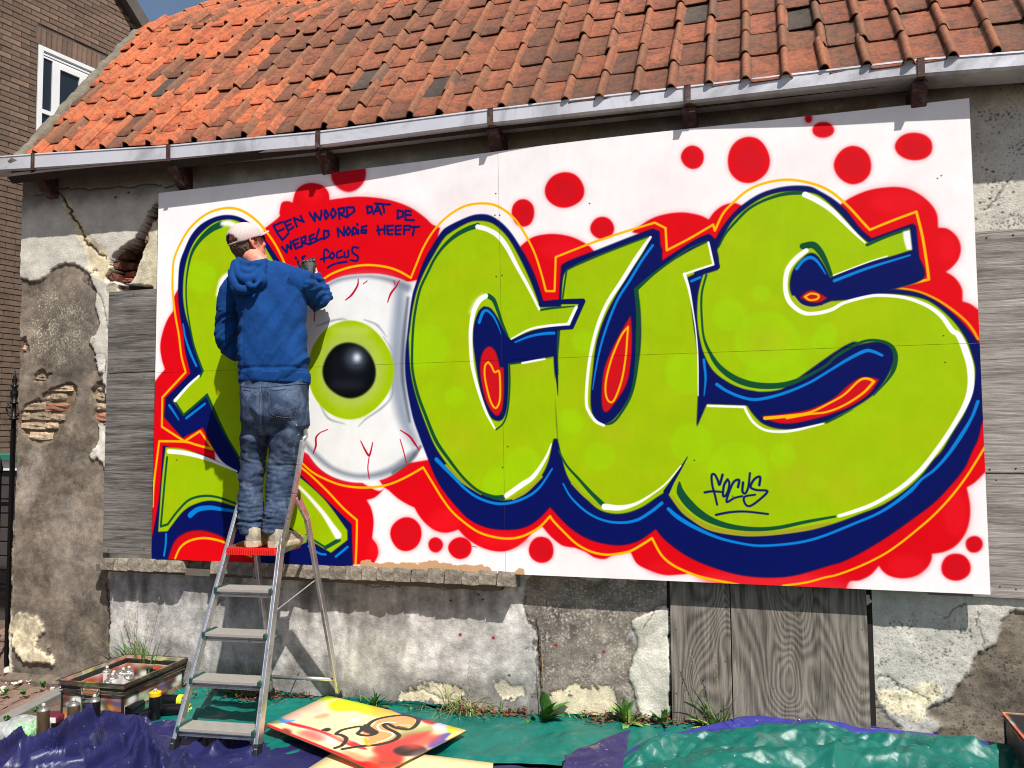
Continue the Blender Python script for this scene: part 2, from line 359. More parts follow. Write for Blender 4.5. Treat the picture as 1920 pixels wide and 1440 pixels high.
    for st in ([(440, 140), (435, 180), (400, 235), (362, 267)], [(470, 170), (493, 152)], [(655, 150), (662, 175)], [(690, 150), (665, 190), (635, 230), (617, 280)], [(183, 318), (175, 350), (172, 392)], [(250, 1042), (205, 1060)], [(205, 1060), (180, 1090), (178, 1140), (162, 1185)], [(448, 1110), (475, 1165), (500, 1195), (520, 1120)], [(500, 1195), (490, 1270), (498, 1335)], [(687, 1045), (740, 1080), (770, 1120), (800, 1165)], [(685, 1100), (705, 1170), (722, 1240)]):
        S_(e(st), [1.6, 4.2, 2.0, 4.6, 1.8], (190, 4, 40), blur=.5)
    # crimson band round the letters, then yellow outline
    YB = dict(wd=4.2, col=YE, blur=.7)
    for st in ('539,496 520,458 493,422 469,402 449,393 429,391 402,397 378,411 356,433 340,460 330,484 327,502 326,536 328,564 332,596 338,629 343,669 351,699c 307,746c 306,801c 342,824 349,828c 378,809c 402,843c 372,835 349,829 301,828c 297,860 291,908 289,950',
               '700,521'):
        if st.count(' '): S_(st, **YB)
    S_('603,531 624,516 651,505 678,499 704,498 733,502 756,510 777,522c 787,498 802,464 822,433 847,408 877,390 906,384 933,386 954,396 975,414 993,441 1010,475 1022,512 1031,547c 1047,547c 1050,484c 1060,480 1114,459 1160,443 1234,420c 1254,430c 1256,471c 1298,449 1342,423c 1345,434c 1360,403 1377,384 1402,362 1427,349 1458,341 1485,339 1514,343 1541,351 1562,362 1584,380 1602,398 1618,416 1632,431c 1673,414 1718,397c 1729,442 1738,498 1741,523c 1696,534 1658,543', [5, 4.2, 4.2, 4.4], YE, blur=.7)
    S_('1664,540 1678,539 1718,545 1751,558 1780,576 1807,598 1822,616 1832,634', 5, (238, 160, 4), blur=1)
    S_('559,858 587,884 617,900 646,910 680,914 714,912 741,905 771,891 797,876c 815,906 832,934 850,958 872,978 898,996 924,1005 953,1009 981,1005 1012,989 1034,967c 1040,976 1057,994 1082,1018 1109,1033 1137,1039 1162,1037 1184,1032 1207,1019 1224,1008c 1241,1039 1262,1058 1293,1073 1324,1083 1378,1094 1400,1099', 4.4, YE, blur=.7)
    S_('1468,1097 1512,1091 1545,1082 1571,1076 1613,1060 1655,1039 1686,1018 1717,993 1748,966 1780,932 1807,897 1827,866 1845,836', 4.2, YE, blur=.7)
    S_('556,868 582,888 617,921 646,952 672,975c 671,1014 669,1056', 4.2, YE, blur=.7)
    # navy
    P_('781,548c 776,574 770,621 765,667 766,714 777,777 790,817 806,860 821,897 837,923 859,950 881,972 907,986 935,992 968,992 994,985 1016,969 1034,950c 1068,986 1101,1008 1137,1019 1170,1021 1201,1012 1231,991c 1251,1014 1290,1042 1332,1061 1387,1077 1440,1082 1490,1078 1553,1060 1582,1051 1623,1030 1665,1004 1707,974 1748,943 1780,910 1807,876 1821,845 1832,822 1840,790 1850,760c 1846,655c 1831,638 1816,618 1796,596 1773,576 1747,559 1718,547 1684,542 1658,543c 1729,522c 1722,469 1718,424c 1711,419c 1678,431 1635,447c 1613,427 1589,396 1567,376 1540,360 1520,351 1489,350 1458,355 1427,366 1395,387 1372,410 1354,435 1346,450c 1334,440c 1312,449 1281,468 1246,491c 1243,436c 1230,431c 1192,445 1131,469 1076,490 1060,499c 1057,533 1055,565c 1026,566c 1016,533 1002,498 981,460 964,435 947,418 927,406 906,404 885,409 850,425 835,437 816,466 800,495', NV, blur=.6)
    P_('531,493c 502,451 476,422 453,408 429,404 404,409 380,422 362,442 349,469 340,495 337,530 337,562 341,596 347,629 350,660 360,701c 313,747c 310,783c 345,822c 383,802c 413,858 440,880c 380,852 308,836c 301,930 288,1006c 270,1070c 664,1070c 662,983c 620,942 560,884 540,860c 520,700', NV, blur=.6)
    P_('319,1042 331,1013 352,998 377,994 402,999 427,1010 460,1028 500,1060c 500,1080c 310,1080c', (212, 6, 18), blur=1.2)
    P_('335,1052 345,1024 368,1012 400,1012 440,1030 470,1060c 440,1080c 330,1080c', (232, 4, 16), blur=2)
    S_('331,1046 340,1027 355,1015 377,1009 399,1010 424,1017 452,1033 474,1043', 4.2, YE)
    # lime letters
    P_('518,491c 493,451 471,429 449,415 427,413 404,419 380,438 364,460 353,489 347,522 346,558 350,587 358,616 369,656 385,697c 326,752c 346,780c 392,738c 420,800 450,860c 490,930 576,1008c 623,1036c 654,1012c 654,994c 610,935 555,886c 530,860 510,700', LM, blur=.6)
    P_('313,839c 350,843 400,862 450,888c 520,930 600,1000c 576,1008c 520,975 444,950 402,939 372,944 347,958 324,986 317,996c 299,997c 306,900', LM, blur=.6)
    P_('1070,508c 1131,482 1192,458 1230,444c 1242,505c 1298,472 1334,454c 1343,497c 1294,521c 1300,570 1306,620 1310,643 1313,685 1312,727 1309,795c 1340,800c 1291,856c 1253,919c 1234,931 1207,949 1179,960 1151,962 1123,953 1096,928 1073,903 1060,872 1050,828c 1044,719c 1051,672 1056,621 1062,530', LM, blur=.6)
    P_('1050,828c 1041,828c 1032,864 1018,892 991,922 960,936 932,935 899,922 871,900 846,875 821,839 802,794 785,744 775,697 772,642 774,620 780,579 789,543 802,512 818,483 839,450 854,437 885,420 906,416 930,420 950,435 966,455 985,490 1003,530 1020,577c 1093,575c 1075,611c 1045,613 1000,622 964,638c 958,683c 982,679 1045,668c 1046,719 1047,780', LM, blur=.6)
    P_('1349,470c 1372,424 1395,399 1427,376 1458,364 1489,360 1520,362 1540,369 1562,387 1584,409 1607,436 1629,455c 1673,438 1705,427c 1710,468c 1673,480 1629,492 1569,517 1540,560 1540,573c 1584,562 1624,552 1651,550 1684,551 1718,556 1747,567 1784,598 1809,633 1820,662 1827,693 1822,733 1807,773 1784,811 1765,843 1748,862 1727,889 1696,918 1655,945 1613,962 1571,978 1522,992 1480,998 1428,1003 1387,1002 1345,995 1314,982 1282,962 1253,923c 1291,856c 1300,810 1309,797c 1327,756c 1402,759c 1500,790 1600,700 1600,640 1450,740 1419,733 1394,728 1367,716 1340,695 1323,664 1315,633 1311,602 1311,572 1314,545 1322,516c 1350,507c 1352,487', LM, blur=.6)
    P_('1560,520c 1620,540c 1640,565c 1560,590c 1520,540c', LM)
    P_('1600,600c 1700,600c 1700,800c 1500,880c 1420,850c 1390,790c 1500,820c 1640,780c', LM)
    # soft brighter / duller clouds inside the lime
    for i in range(70):
        x = RNG.uniform(330, 1820); y = RNG.uniform(440, 980)
        q = f(np.array([[x, y]]))[0].astype(int)
        if 0 <= q[1] < cv.H and 0 <= q[0] < cv.W and np.abs(cv.a[q[1], q[0]]-np.array(LM)/255.).sum() < .05 and RNG.random() < .8:
            pass
    lm = np.exp(-((cv.a-np.array(LM, np.float32)/255.)**2).sum(-1)/.004)
    base = cv.a.copy(); Ty = Canvas(cv.W, cv.H, LM, f)
    yy, xx = np.mgrid[0:cv.H:4, 0:cv.W:4]; nz = np.kron(fbm(xx/150., yy/110., 9.1, 4), np.ones((4, 4)))[:cv.H, :cv.W]; nz = boxblur(nz, 5)
    d1 = sstep(.02, .5, nz)[..., None]; d2 = sstep(.02, .5, -nz)[..., None]
    Ty.a = Ty.a*(1-.3*d1)+np.array((176, 192, 4))/255.*(.3*d1); Ty.a = Ty.a*(1-.3*d2)+np.array((162, 204, 2))/255.*(.3*d2)
    for x, y, r in ((805, 650, 42), (858, 745, 20), (942, 905, 34), (985, 872, 36), (1128, 855, 29), (1075, 790, 24), (1100, 640, 22), (1290, 700, 40), (1370, 590, 32), (1430, 550, 17), (1545, 640, 22), (1385, 880, 56), (1470, 852, 24), (1533, 902, 17), (1300, 830, 40), (1440, 640, 60), (560, 960, 30), (380, 520, 30), (700, 700, 1), (1552, 625, 20), (1460, 700, 60)):
        Ty.ell(x, y, r, r*.97, (160, 210, 2), blur=2.5, alpha=.62)
    for x, y, r in ((1000, 690, 20), (870, 820, 26), (1500, 900, 30), (1160, 810, 26), (1440, 640, 30), (1580, 905, 30), (1410, 990, 20)):
        Ty.ell(x, y, r*1.4, r, (176, 184, 22), blur=14, alpha=.5)
    cv.a = base+(Ty.a-base)*lm[..., None]
    # counters and slivers back in navy
    P_('914,575c 904,585 895,610 893,640 896,669 902,711 910,747 924,781 938,789 949,783 956,761 959,719 959,684c 982,679 1045,668c 1050,620c 1075,618c 1000,626 964,638c 950,616 939,595 927,579', NV, blur=.6)
    P_('1046,612c 1056,612c 1052,650 1051,680 1051,719c 1046,700 1044,668', NV, blur=.6)
    S_('1022,571 1060,567 1099,566c 1078,614c 1040,617 1000,626 966,643', [10, 9, 10, 8, 8, 6, 3], NV)
    S_('1047,640 1048,680 1050,718 1051,742', [4, 6, 3, .6], NV)
    P_('1230,438c 1214,472 1187,513 1159,558 1137,602 1123,647 1116,699 1112,741 1114,772 1126,792 1140,794 1157,783 1176,758 1190,728 1198,700 1205,658 1207,616 1205,569 1198,545c 1246,503c 1248,470c', NV, blur=.6)
    S_('1291,856 1277,880 1263,902 1252,921', [1, 4, 7, 12], NV); S_('1337,447c 1349,501c 1310,514', [8, 10, 8], NV)
    P_('1294,521c 1300,565 1305,610 1310,650 1313,690 1313,745 1309,800c 1322,770 1328,756c 1402,758c 1415,777 1432,793 1457,802 1488,803 1519,797 1550,789 1573,778 1607,760 1638,738 1660,711 1673,684 1676,664 1669,649 1651,640 1624,642 1596,651 1567,669 1550,685 1519,706 1488,722 1452,732 1419,733 1394,728 1367,716 1340,695 1323,664 1315,633 1311,602 1311,572 1314,545 1323,513c', NV, blur=.6)
    P_('1560,564c 1531,574 1510,573 1493,562 1484,545 1484,524 1491,503 1506,485 1520,475 1533,478 1547,497 1558,520c 1629,493 1673,481 1716,468c 1732,520 1660,546c 1600,560', NV, blur=.6)
    P_('1042,822c 1049,822c 1060,872 1064,890c 1030,880c', NV, blur=.5)
    # red and yellow inside the counters
    P_('922,650 911,661 906,683 908,717 918,756 935,779 946,767 950,733 950,689c 943,689c 938,667 932,655', (206, 14, 26), blur=.7)
    S_('921,679 915,687 915,711 924,750 934,765 942,750 943,717 941,696 933,698 927,686', 3.6, YE, closed=True)
    P_('1188,592c 1170,622 1151,658 1138,691 1133,727 1133,760 1139,772 1151,763 1178,722 1187,680 1190,630', (206, 14, 26), blur=.7)
    S_('1183,613c 1170,630 1153,669 1142,708 1140,736 1146,752 1156,749 1170,713 1178,669 1181,636 1183,613c', 3.8, YE)
    P_('1502,558c 1514,547 1529,545 1553,558c 1539,566 1520,566', (190, 16, 26), blur=.7)
    S_('1511,556 1523,550 1536,553 1534,560 1520,562', 4, YE, closed=True)
    P_('1428,779c 1477,774 1519,766 1561,747 1590,722 1613,707 1633,706 1649,710c 1629,738 1596,760 1562,774 1540,781 1498,791 1471,793 1450,789', (206, 10, 26), blur=.7)
    S_('1436,783c 1477,779 1519,772 1557,754 1584,738 1607,716 1618,709 1629,709 1639,714c 1618,736 1584,758 1551,771 1519,775 1477,782', [7, 6, 4, 3.8, 4, 4, 5, 5, 5, 4, 4, 4, 6], YE)
    # ochre under-shade
    S_('1262,928 1290,962 1330,988 1385,999 1430,1000 1480,995 1520,988 1556,980', [3, 8, 10, 9, 8, 8, 8, 4], (166, 160, 34), blur=1)
    S_('840,872 870,902 905,926', [5, 6, 3], (150, 160, 30), blur=1); S_('1076,905 1100,930 1130,950', 5, (160, 172, 30), blur=1); S_('1490,556 1505,572 1530,577 1560,568', 5, (176, 180, 60), blur=1)
    S_('965,934 990,920 1018,893', 6, (166, 166, 30), blur=1)
    # dark green
    G = lambda st, wd: S_(st, wd, DG, blur=.6)
    G('418,422 400,431 380,449 364,473 356,502 352,536 353,573 359,613 367,651 383,697c 378,707', [12, 11, 8, 6, 4, 3, 3, 3, 3.5, 4, 4])
    G('329,752c 347,779c 391,742c 402,769 424,813 452,860', 4); G('316,858 311,908 304,987c 317,983c 336,958 358,937 386,930 413,933 447,945', [4, 4, 4, 4, 3.5]); G('576,1003 613,1026c', 3.5); G('613,1026 638,1012', 7)
    G('904,425 883,432 860,445 839,464 822,487 808,514 795,541 787,572 781,610 778,660 779,697 788,739 802,778 821,825 843,858 871,894 899,919 927,931 946,932', [10, 9, 8, 6, 5, 5, 5, 5, 5, 5, 5, 6, 6, 7, 6, 5, 5, 7, 9])
    G('923,556 933,564 941,585 948,606 958,629', [9, 8, 6, 5, 3]); G('959,683 984,680', 3); G('961,686 961,725 957,767 949,792 935,805', 3); G('1021,582 1041,579 1085,575', [4, 4, 2]); G('1053,622 1051,658 1052,702', [4, 3, 1.5])
    G('1062,560 1070,508c 1103,491 1159,469 1220,446', [3, 3.5, 3, 3, 3, 2.5]); G('1331,453 1298,467 1270,486 1231,515 1198,544', [2, 3, 4, 5, 8])
    G('1199,547 1202,588 1201,630 1199,672 1194,713 1184,747 1164,780 1151,792 1140,795', [8, 8, 8, 7, 6, 5, 4, 5, 3]); G('1051,844 1066,872 1088,897 1110,922 1135,947', [3, 4, 5, 7, 9])
    G('1510,363 1485,364 1460,369 1431,380 1406,395 1383,418 1364,441 1352,464', [7, 7, 6, 5, 5, 5, 4, 3])
    G('1329,516 1321,545 1319,570 1320,601 1322,625 1326,642 1334,660 1348,683 1369,702 1394,715 1425,722 1461,722 1490,715 1519,702 1550,684 1567,668 1596,650 1624,638 1651,638 1671,647 1679,665 1676,689 1664,711 1638,740', [4, 4, 4, 4, 4, 5, 6, 9, 11, 12, 12, 11, 9, 6, 5, 6, 6, 5, 5, 6, 8, 8, 4, 2])
    S_('1340,672 1356,690 1380,706 1405,717', 5, DG, blur=4, alpha=.6)
    G('1508,462 1527,460 1541,474 1552,495 1560,516', [12, 13, 11, 8, 6]); G('1627,459 1662,444 1702,430', [6, 5, 4])
    G('1276,903 1278,922 1293,943 1314,962 1341,977 1376,987 1418,991 1460,988 1512,977 1566,967', [3, 15, 17, 15, 12, 10, 8, 7, 6, 4])
    G('1550,791 1573,780 1600,766', [4, 3, 1])
    # white highlights
    W_ = lambda st, wd, bl=.6: S_(st, wd, WH, blur=bl)
    W_('421,420 434,420 452,428', [8, 10, 8], 4); W_('413,553 420,528 434,514', [10, 12, 8], 4); W_('376,706 355,725 331,752', [4, 5, 6]); W_('319,847 349,850 391,861 447,884', [8, 8, 6, 3], .9)
    W_('556,905 578,927 607,960 624,985 636,1003', [4, 6, 8, 11, 14], 2.2)
    W_('904,427 922,432 941,443 958,464 979,504 1000,543 1018,581', [9, 9, 9, 9, 7, 6, 4]); W_('1087,577 1072,608', 6); W_('1073,608 1031,612 1000,618 965,636', [5, 5, 4, 3])
    W_('918,556 906,564 895,585 889,620 889,660 892,690 902,731 916,772 932,803', [9, 10, 9, 8, 7, 7, 6, 5, 3]); S_('912,556 900,566 890,585', 8, WH, blur=5, alpha=.6); W_('985,681 1027,673', 4); W_('1038,831 1027,858 1004,892 982,908 952,929', [2, 5, 8, 10, 9])
    W_('1226,447 1201,483 1173,527 1145,569 1126,613 1113,663 1106,713 1104,755 1109,772 1121,789 1136,797', [5, 8, 8, 7, 7, 6, 6, 6, 6, 6, 5])
    W_('1333,456 1342,497c 1314,506 1288,515', 4); W_('1288,515 1296,541 1303,580 1309,625 1312,672 1312,741', [6, 5, 3, 2.5, 2.5, 2]); W_('1136,949 1165,951 1193,944 1221,928 1251,905 1279,872', [12, 10, 6, 4, 3, 2])
    W_('1512,366 1535,377 1560,394 1584,417 1607,440 1623,455', [11, 11, 9, 7, 5, 3]); P_('1693,434c 1706,431c 1710,468c 1700,468c 1695,450', WH, blur=.7); W_('1564,516 1629,491 1664,480', 2.5)
    W_('1514,470 1495,485 1479,507 1475,539 1483,566 1506,585 1531,587 1560,580 1584,567 1624,556 1651,553 1696,557 1736,571 1764,591 1784,618 1796,627 1809,656 1818,689 1818,727 1807,760 1784,800 1762,833 1729,876 1696,907 1665,928 1634,945 1602,957 1573,966', [9, 9, 9, 9, 9, 8, 7, 7, 6, 6, 6, 6, 7, 8, 9, 10, 12, 12, 11, 9, 8, 8, 8, 8, 7, 7, 7, 6])
    S_('1504,478 1490,490 1478,508', 8, WH, blur=5, alpha=.6); W_('1330,760 1398,762c 1403,773 1415,791 1436,805 1467,808 1498,804 1544,793', [4.5, 5, 5, 5, 5, 5, 5, 3])
    # sky-blue glints
    K = lambda st, wd: S_(st, wd, SB, blur=.5)
    for st, wd in (('346,609 351,636 360,663 371,687', [3, 4, 5, 4]), ('320,761 329,774 338,788', [5, 4, 2.5]), ('352,785 387,758', 4.5), ('359,966 374,955 397,952 419,955 447,959', [10, 9, 8, 6, 5]), ('314,1001 313,1022 310,1041', 4), ('581,1024 601,1037 613,1039', 4), ('632,1043 654,1025', 4.5),
                   ('822,861 852,892 879,919 907,936 941,944 977,937 1011,917 1039,878', [8, 6, 5, 5, 5, 5, 4.5, 3]), ('905,605 912,587 920,583 931,593 939,608 946,627', [6, 6, 5, 4, 3, 1]), ('972,642 1000,631 1027,626 1045,625', [3, 4.5, 5.5, 5.5]),
                   ('1230,462 1209,491 1187,527 1164,563 1145,608 1131,652 1121,699 1116,730', [5, 5, 5, 5, 4.5, 4, 3, 2]), ('1301,528 1317,521', 5), ('1323,674 1326,708 1323,741', [5, 4.5, 2]), ('1347,720 1367,733 1394,744 1419,748 1452,742 1488,730 1523,714 1559,692 1590,673 1622,657 1638,658 1654,665', [7, 6, 6, 6, 6, 5.5, 5, 5, 6, 7, 6, 5]),
                   ('1566,526 1629,502 1706,478', [6.5, 5.5, 3.5]), ('1496,504 1508,489 1522,483 1535,491 1550,514', [6, 6, 7, 5, 2]), ('1832,751 1820,782 1800,816 1776,851 1751,879 1727,897 1707,918 1675,943 1644,962 1602,980 1540,1005 1491,1017 1428,1022 1387,1017 1345,1006 1303,987 1272,968 1255,953', [6, 5, 7, 6, 5, 5, 7, 6, 5, 5, 5, 5, 5, 5, 6, 8, 9, 7]),
                   ('1059,906 1073,931 1101,958 1132,974 1165,979 1196,974 1223,958 1243,942', [3, 4, 4.5, 4.5, 5, 5.5, 6, 6])): K(st, wd)
    # hand-written words
    T = lambda L_, s, ox, oy: [(x/s+ox, y/s+oy, True) for x, y in L_]
    TX = (10, 22, 104)
    words = [[(155, 530), (80, 560), (115, 625), (155, 680), (205, 625)], [(108, 612), (165, 585)], [(228, 505), (175, 530), (205, 602), (250, 572)], [(188, 565), (228, 545)], [(278, 562), (252, 490), (338, 528), (308, 475)],
             [(385, 450), (430, 520), (430, 450), (480, 510), (485, 430)], [(525, 432), (508, 462), (525, 505), (548, 470), (525, 432)], [(588, 415), (567, 455), (588, 498), (612, 455), (588, 415)], [(640, 505), (635, 415), (680, 410), (682, 440), (642, 458), (705, 488)], [(712, 488), (705, 405), (760, 402), (775, 438), (712, 485)],
             [(878, 400), (888, 458), (925, 440), (918, 402), (878, 400)], [(935, 465), (965, 388), (998, 462)], [(945, 438), (988, 432)], [(948, 368), (1075, 382)], [(1013, 380), (1025, 448)], [(1140, 430), (1135, 498), (1182, 482), (1187, 440), (1140, 430)], [(1252, 438), (1205, 433), (1205, 508), (1278, 515)], [(1205, 470), (1252, 472)],
             [(150, 735), (192, 788), (190, 720), (232, 758), (225, 690)], [(288, 668), (243, 690), (265, 752), (312, 735)], [(250, 718), (290, 705)], [(322, 732), (315, 660), (352, 652), (352, 685), (322, 700), (388, 715)], [(422, 633), (385, 650), (397, 707), (443, 690)], [(390, 678), (428, 665)], [(465, 588), (438, 687), (492, 670)], [(510, 600), (505, 672), (552, 645), (547, 603), (510, 600)],
             [(632, 652), (625, 580), (682, 642), (680, 568)], [(715, 572), (694, 605), (712, 640), (736, 605), (715, 572)], [(757, 575), (752, 637), (788, 615), (782, 583), (757, 575)], [(800, 592), (800, 632)], [(792, 545), (797, 552)], [(872, 563), (832, 570), (825, 618), (865, 622), (872, 595), (845, 597)],
             [(972, 558), (977, 638)], [(960, 600), (1030, 590)], [(1027, 560), (1027, 632)], [(1102, 560), (1052, 562), (1052, 634), (1092, 632)], [(1052, 600), (1097, 595)], [(1168, 562), (1122, 562), (1120, 634), (1162, 632)], [(1122, 600), (1162, 595)], [(1242, 560), (1192, 562), (1190, 634)], [(1192, 597), (1237, 592)], [(1245, 572), (1322, 572)], [(1282, 572), (1267, 642)],
             [(266, 828), (271, 834)], [(285, 860), (300, 895)], [(345, 815), (322, 825), (332, 850)]]
    for l_ in words: S_(T([(x+RNG.normal()*1.5, y+RNG.normal()*1.5) for x, y in l_], 4.5, 500, 300), 4.1, TX, blur=.5, jit=.25)
    soft = lambda L_, s, ox, oy: [(x/s+ox, y/s+oy, False) for x, y in L_]
    for l_ in ([(548, 778), (528, 758), (508, 775), (510, 862)], [(480, 842), (548, 825)], [(578, 785), (556, 812), (578, 838), (596, 808), (578, 783)], [(658, 768), (622, 785), (622, 828), (668, 820)], [(682, 782), (686, 822), (715, 818), (715, 768)], [(800, 745), (755, 742), (752, 785), (797, 818), (785, 855), (735, 848)], [(540, 912), (600, 880), (702, 862)]):
        S_(soft(l_, 4.5, 500, 300), 3.9, TX, blur=.5)
    for l_ in ([(655, 330), (628, 420), (612, 380), (585, 330), (558, 335), (562, 420), (585, 510), (605, 600)], [(495, 490), (560, 480), (640, 485)], [(700, 372), (668, 425), (658, 515), (680, 520), (705, 470), (715, 405), (700, 372)], [(793, 442), (802, 378), (755, 395), (715, 480), (690, 575), (760, 540), (830, 523)], [(838, 400), (832, 480), (858, 497), (885, 440), (900, 315)], [(983, 425), (990, 350), (940, 370), (905, 440), (960, 468), (1055, 478), (990, 550), (900, 612), (855, 590), (850, 530), (945, 510)], [(595, 692), (720, 668), (860, 662), (1060, 684)]):
        S_(soft(l_, 4.8, 1220, 820), [4.6, 4.2, 3.8], TX, blur=.5)
    # bare brown strip along the bottom, scuffs, screw heads
    P_('680,1050 712,1053 749,1055 793,1053 808,1049 832,1054 859,1059 891,1058 924,1064c 925,1080c 680,1075c', (204, 160, 118), rough=.25)
    P_('966,1072c 975,1064c 984,1066c 986,1080c 966,1080c', (200, 164, 120)); P_('1228,244 1245,241 1252,246 1236,252', (214, 170, 130), blur=1)
    for x, y in ((939, 366), (1768, 628), (1771, 678), (1764, 330), (1757, 335), (956, 837), (946, 876), (1375, 929), (1304, 862), (1114, 385), (334, 863), (938, 520), (949, 518), (1290, 1100), (937, 406), (946, 406)): cv.ell(x, y, 1.5, 1.2, (58, 60, 40))
    S_('888,1024 896,1025', 1, (60, 60, 60))
    # overall paint unevenness
    yy, xx = np.mgrid[0:cv.H:3, 0:cv.W:3]; n1 = np.kron(fbm(xx/60., yy/60., 1.7, 4), np.ones((3, 3)))[:cv.H, :cv.W, None]
    n2 = np.kron(fbm(xx/13., yy/90., 5.7, 3), np.ones((3, 3)))[:cv.H, :cv.W, None]
    cv.a = np.clip(cv.a*(1+.02*n1+.008*n2), 0, 1)
    return cv
MC = mural_canvas()
m_mural = imgmat('mural_paint', MC.a, rough=.6, k=.84, fine=.03, fs=14, spec=.08)
m_boardedge = M('board_edge', L(120, 95, 65), .8)
YC = {'TL': -.048, 'TR': -.125, 'BR': -.085, 'BL': -.075}
K3 = [at(*BC_PX[0], Y=YC['TL']), at(*BC_PX[1], Y=YC['TR']), at(*BC_PX[2], Y=YC['BR']), at(*BC_PX[3], Y=YC['BL'])]
def board_pt(s, t):            # s 0..1 left-right, t 0..1 top-bottom
    s = np.asarray(s, float); t = np.asarray(t, float)
    p = ((1-s)*(1-t))[..., None]*K3[0]+(s*(1-t))[..., None]*K3[1]+(s*t)[..., None]*K3[2]+((1-s)*t)[..., None]*K3[3]
    bow = .045*np.exp(-((s-.62)/.22)**2)*(1-t)**1.3
    return p, bow
board = empty('mural_board', tuple(at(1070, 1080, Y=-.08)), 'white board painted with lime bubble letters, a bloodshot eyeball and red spots', 'mural')
def panel(s0, s1, t0, t1, dy):
    n = 40; g = .00016; S, T_ = np.meshgrid(np.linspace(s0+g*(s0 > 0), s1-g*(s1 < 1), n), np.linspace(t0+g*2*(t0 > 0), t1-g*2*(t1 < 1), n//2)); p, bow = board_pt(S, T_)
    X, Y, Z = p[..., 0], p[..., 1]-bow-dy, p[..., 2]
    me = grid_mesh('panel', X, Y, Z, uv=np.stack([S, 1-T_], -1), smooth=False); o = link('panel', me, m_mural, board)
    md = o.modifiers.new('thick', 'SOLIDIFY'); md.thickness = .012; md.offset = -1; me.materials.append(m_boardedge); md.material_offset_rim = 1
    return o
XM = .5
for s0, s1, t0, t1, dy in ((0, XM, 0, .5, 0), (XM, 1, 0, .5, .0006), (0, XM, .5, 1, .0004), (XM, 1, .5, 1, .0008)): panel(s0, s1, t0, t1, dy)
# ------------------------------------------------------------------ old plastered building
bld = empty('old_building', tuple(at(40, 1275, Y=0)), 'low old building with cracked grey plaster wall, boarded openings and orange pantile roof', 'building')
WX0, WX1, WZ0, WZ1 = -1.31, 6.3, -.25, 3.66
WR = 240
def wmap(q):
    q = np.asarray(q, float); d = CF[None]*FPX+(q[:, :1]-960)*CR[None]-(q[:, 1:]-720)*CU[None]; t = -CAMP[1]/d[:, 1]; X = CAMP[0]+t*d[:, 0]; Z = CAMP[2]+t*d[:, 2]
    return np.stack([(X-WX0)*WR, (WZ1-Z)*WR], 1)
wc = Canvas(int((WX1-WX0)*WR), int((WZ1-WZ0)*WR), (186, 180, 168), wmap)
HH, WWd = wc.H, wc.W
yy, xx = np.mgrid[0:HH, 0:WWd]; Zg = WZ1-yy/WR; Xg = WX0+xx/WR
def big(n, s): return n
def fn(sx, sy, seed, o=5, g=.55, step=2):
    a = fbm(xx[::step, ::step]/WR*sx, yy[::step, ::step]/WR*sy, seed, o, g); return np.kron(a, np.ones((step, step)))[:HH, :WWd]
nA, nB, nC, nD = fn(1.6, 1.6, 1.3), fn(5, 5, 8.8), fn(14, 14, 4.4, 4), fn(9, 2.2, 6.1, 4)
speck = fn(85, 85, 2.2, 2, .6, 1)+.35*fn(9, 9, 7.2, 2)
hgt = np.zeros((HH, WWd))                                # + = out of the wall, metres
hgt += .0035*nB+.0012*nC
def region(st, col, depth=None, rough=.40, amt=.10, edge=None, alpha=1.0, var=(1, 1, 1)):
    m = wc.poly(st, (0, 0, 0), mask=True, rough=rough)
    if m is None: return np.zeros((HH, WWd))
    v = (1+amt*(nA*var[0]+nB*var[1]+.9*nC*var[2]+.6*nF))[..., None]; colr = np.array(col)/255.*v
    if edge is not None:
        e = np.clip(boxblur(m, 2)-m, 0, 1)*2.0*(.5+.9*np.clip(nC+.3, 0, 1)); wc.a[:] = wc.a*(1-e[..., None].clip(0, .9))+np.array(edge)/255.*e[..., None].clip(0, .9)
    wc.a[:] = wc.a+(colr-wc.a)*(m*alpha)[..., None]
    if depth is not None: hgt[:] = hgt*(1-m)+(depth+.004*nB+.002*nC)*m
    return m
# general painted plaster
nF = fn(42, 42, 5.5, 3, .7, 1)
wc.a[:] = np.array((202, 197, 184))/255.*(1+.04*nA+.05*nB+.05*nC+.03*nF)[..., None]
# dirty band under the eaves
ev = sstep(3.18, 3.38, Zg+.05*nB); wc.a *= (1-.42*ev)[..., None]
region('1380,262 1440,245 1500,238 1560,222 1640,210 1660,190 1500,212 1400,232', (134, 98, 66), .0-.008, alpha=.45); region('860,300 1000,285 1100,270 1100,235 900,262', (146, 130, 104), alpha=.5)
# lower plinth below the sill: pale with dark stains
region('196,1056c 1256,1092c 1256,1420c 196,1400c', (204, 200, 194), .0, rough=.05, amt=.13)
stain = sstep(-.15, .55, nA+.5*nD+.45*(Xg-2.0)*np.exp(-((Xg-2.9)/.5)**2)); 
pl = wc.poly('204,1056c 1256,1092c 1256,1420c 204,1400c', (0, 0, 0), mask=True)
wc.a[:] = wc.a*(1-.22*(stain*pl)[..., None])
region('985,1075 1100,1080 1256,1090c 1256,1150 1210,1155 1185,1172 1190,1200 1200,1250 1195,1330c 1020,1330 1010,1240 990,1180', (122, 112, 100), -.002, rough=.6, amt=.22, alpha=.85)
sp = (speck > .42)*pl*sstep(2.3, 2.7, Xg); wc.a[:] = wc.a*(1-sp[..., None]*.75)+np.array((205, 200, 190))/255.*sp[..., None]*.75
lowst = sstep(.32, .02, Zg+.1*nA+.06*nB)*pl; wc.a[:] = wc.a*(1-.30*lowst[..., None])+np.array((100, 88, 70))/255.*.10*lowst[..., None]
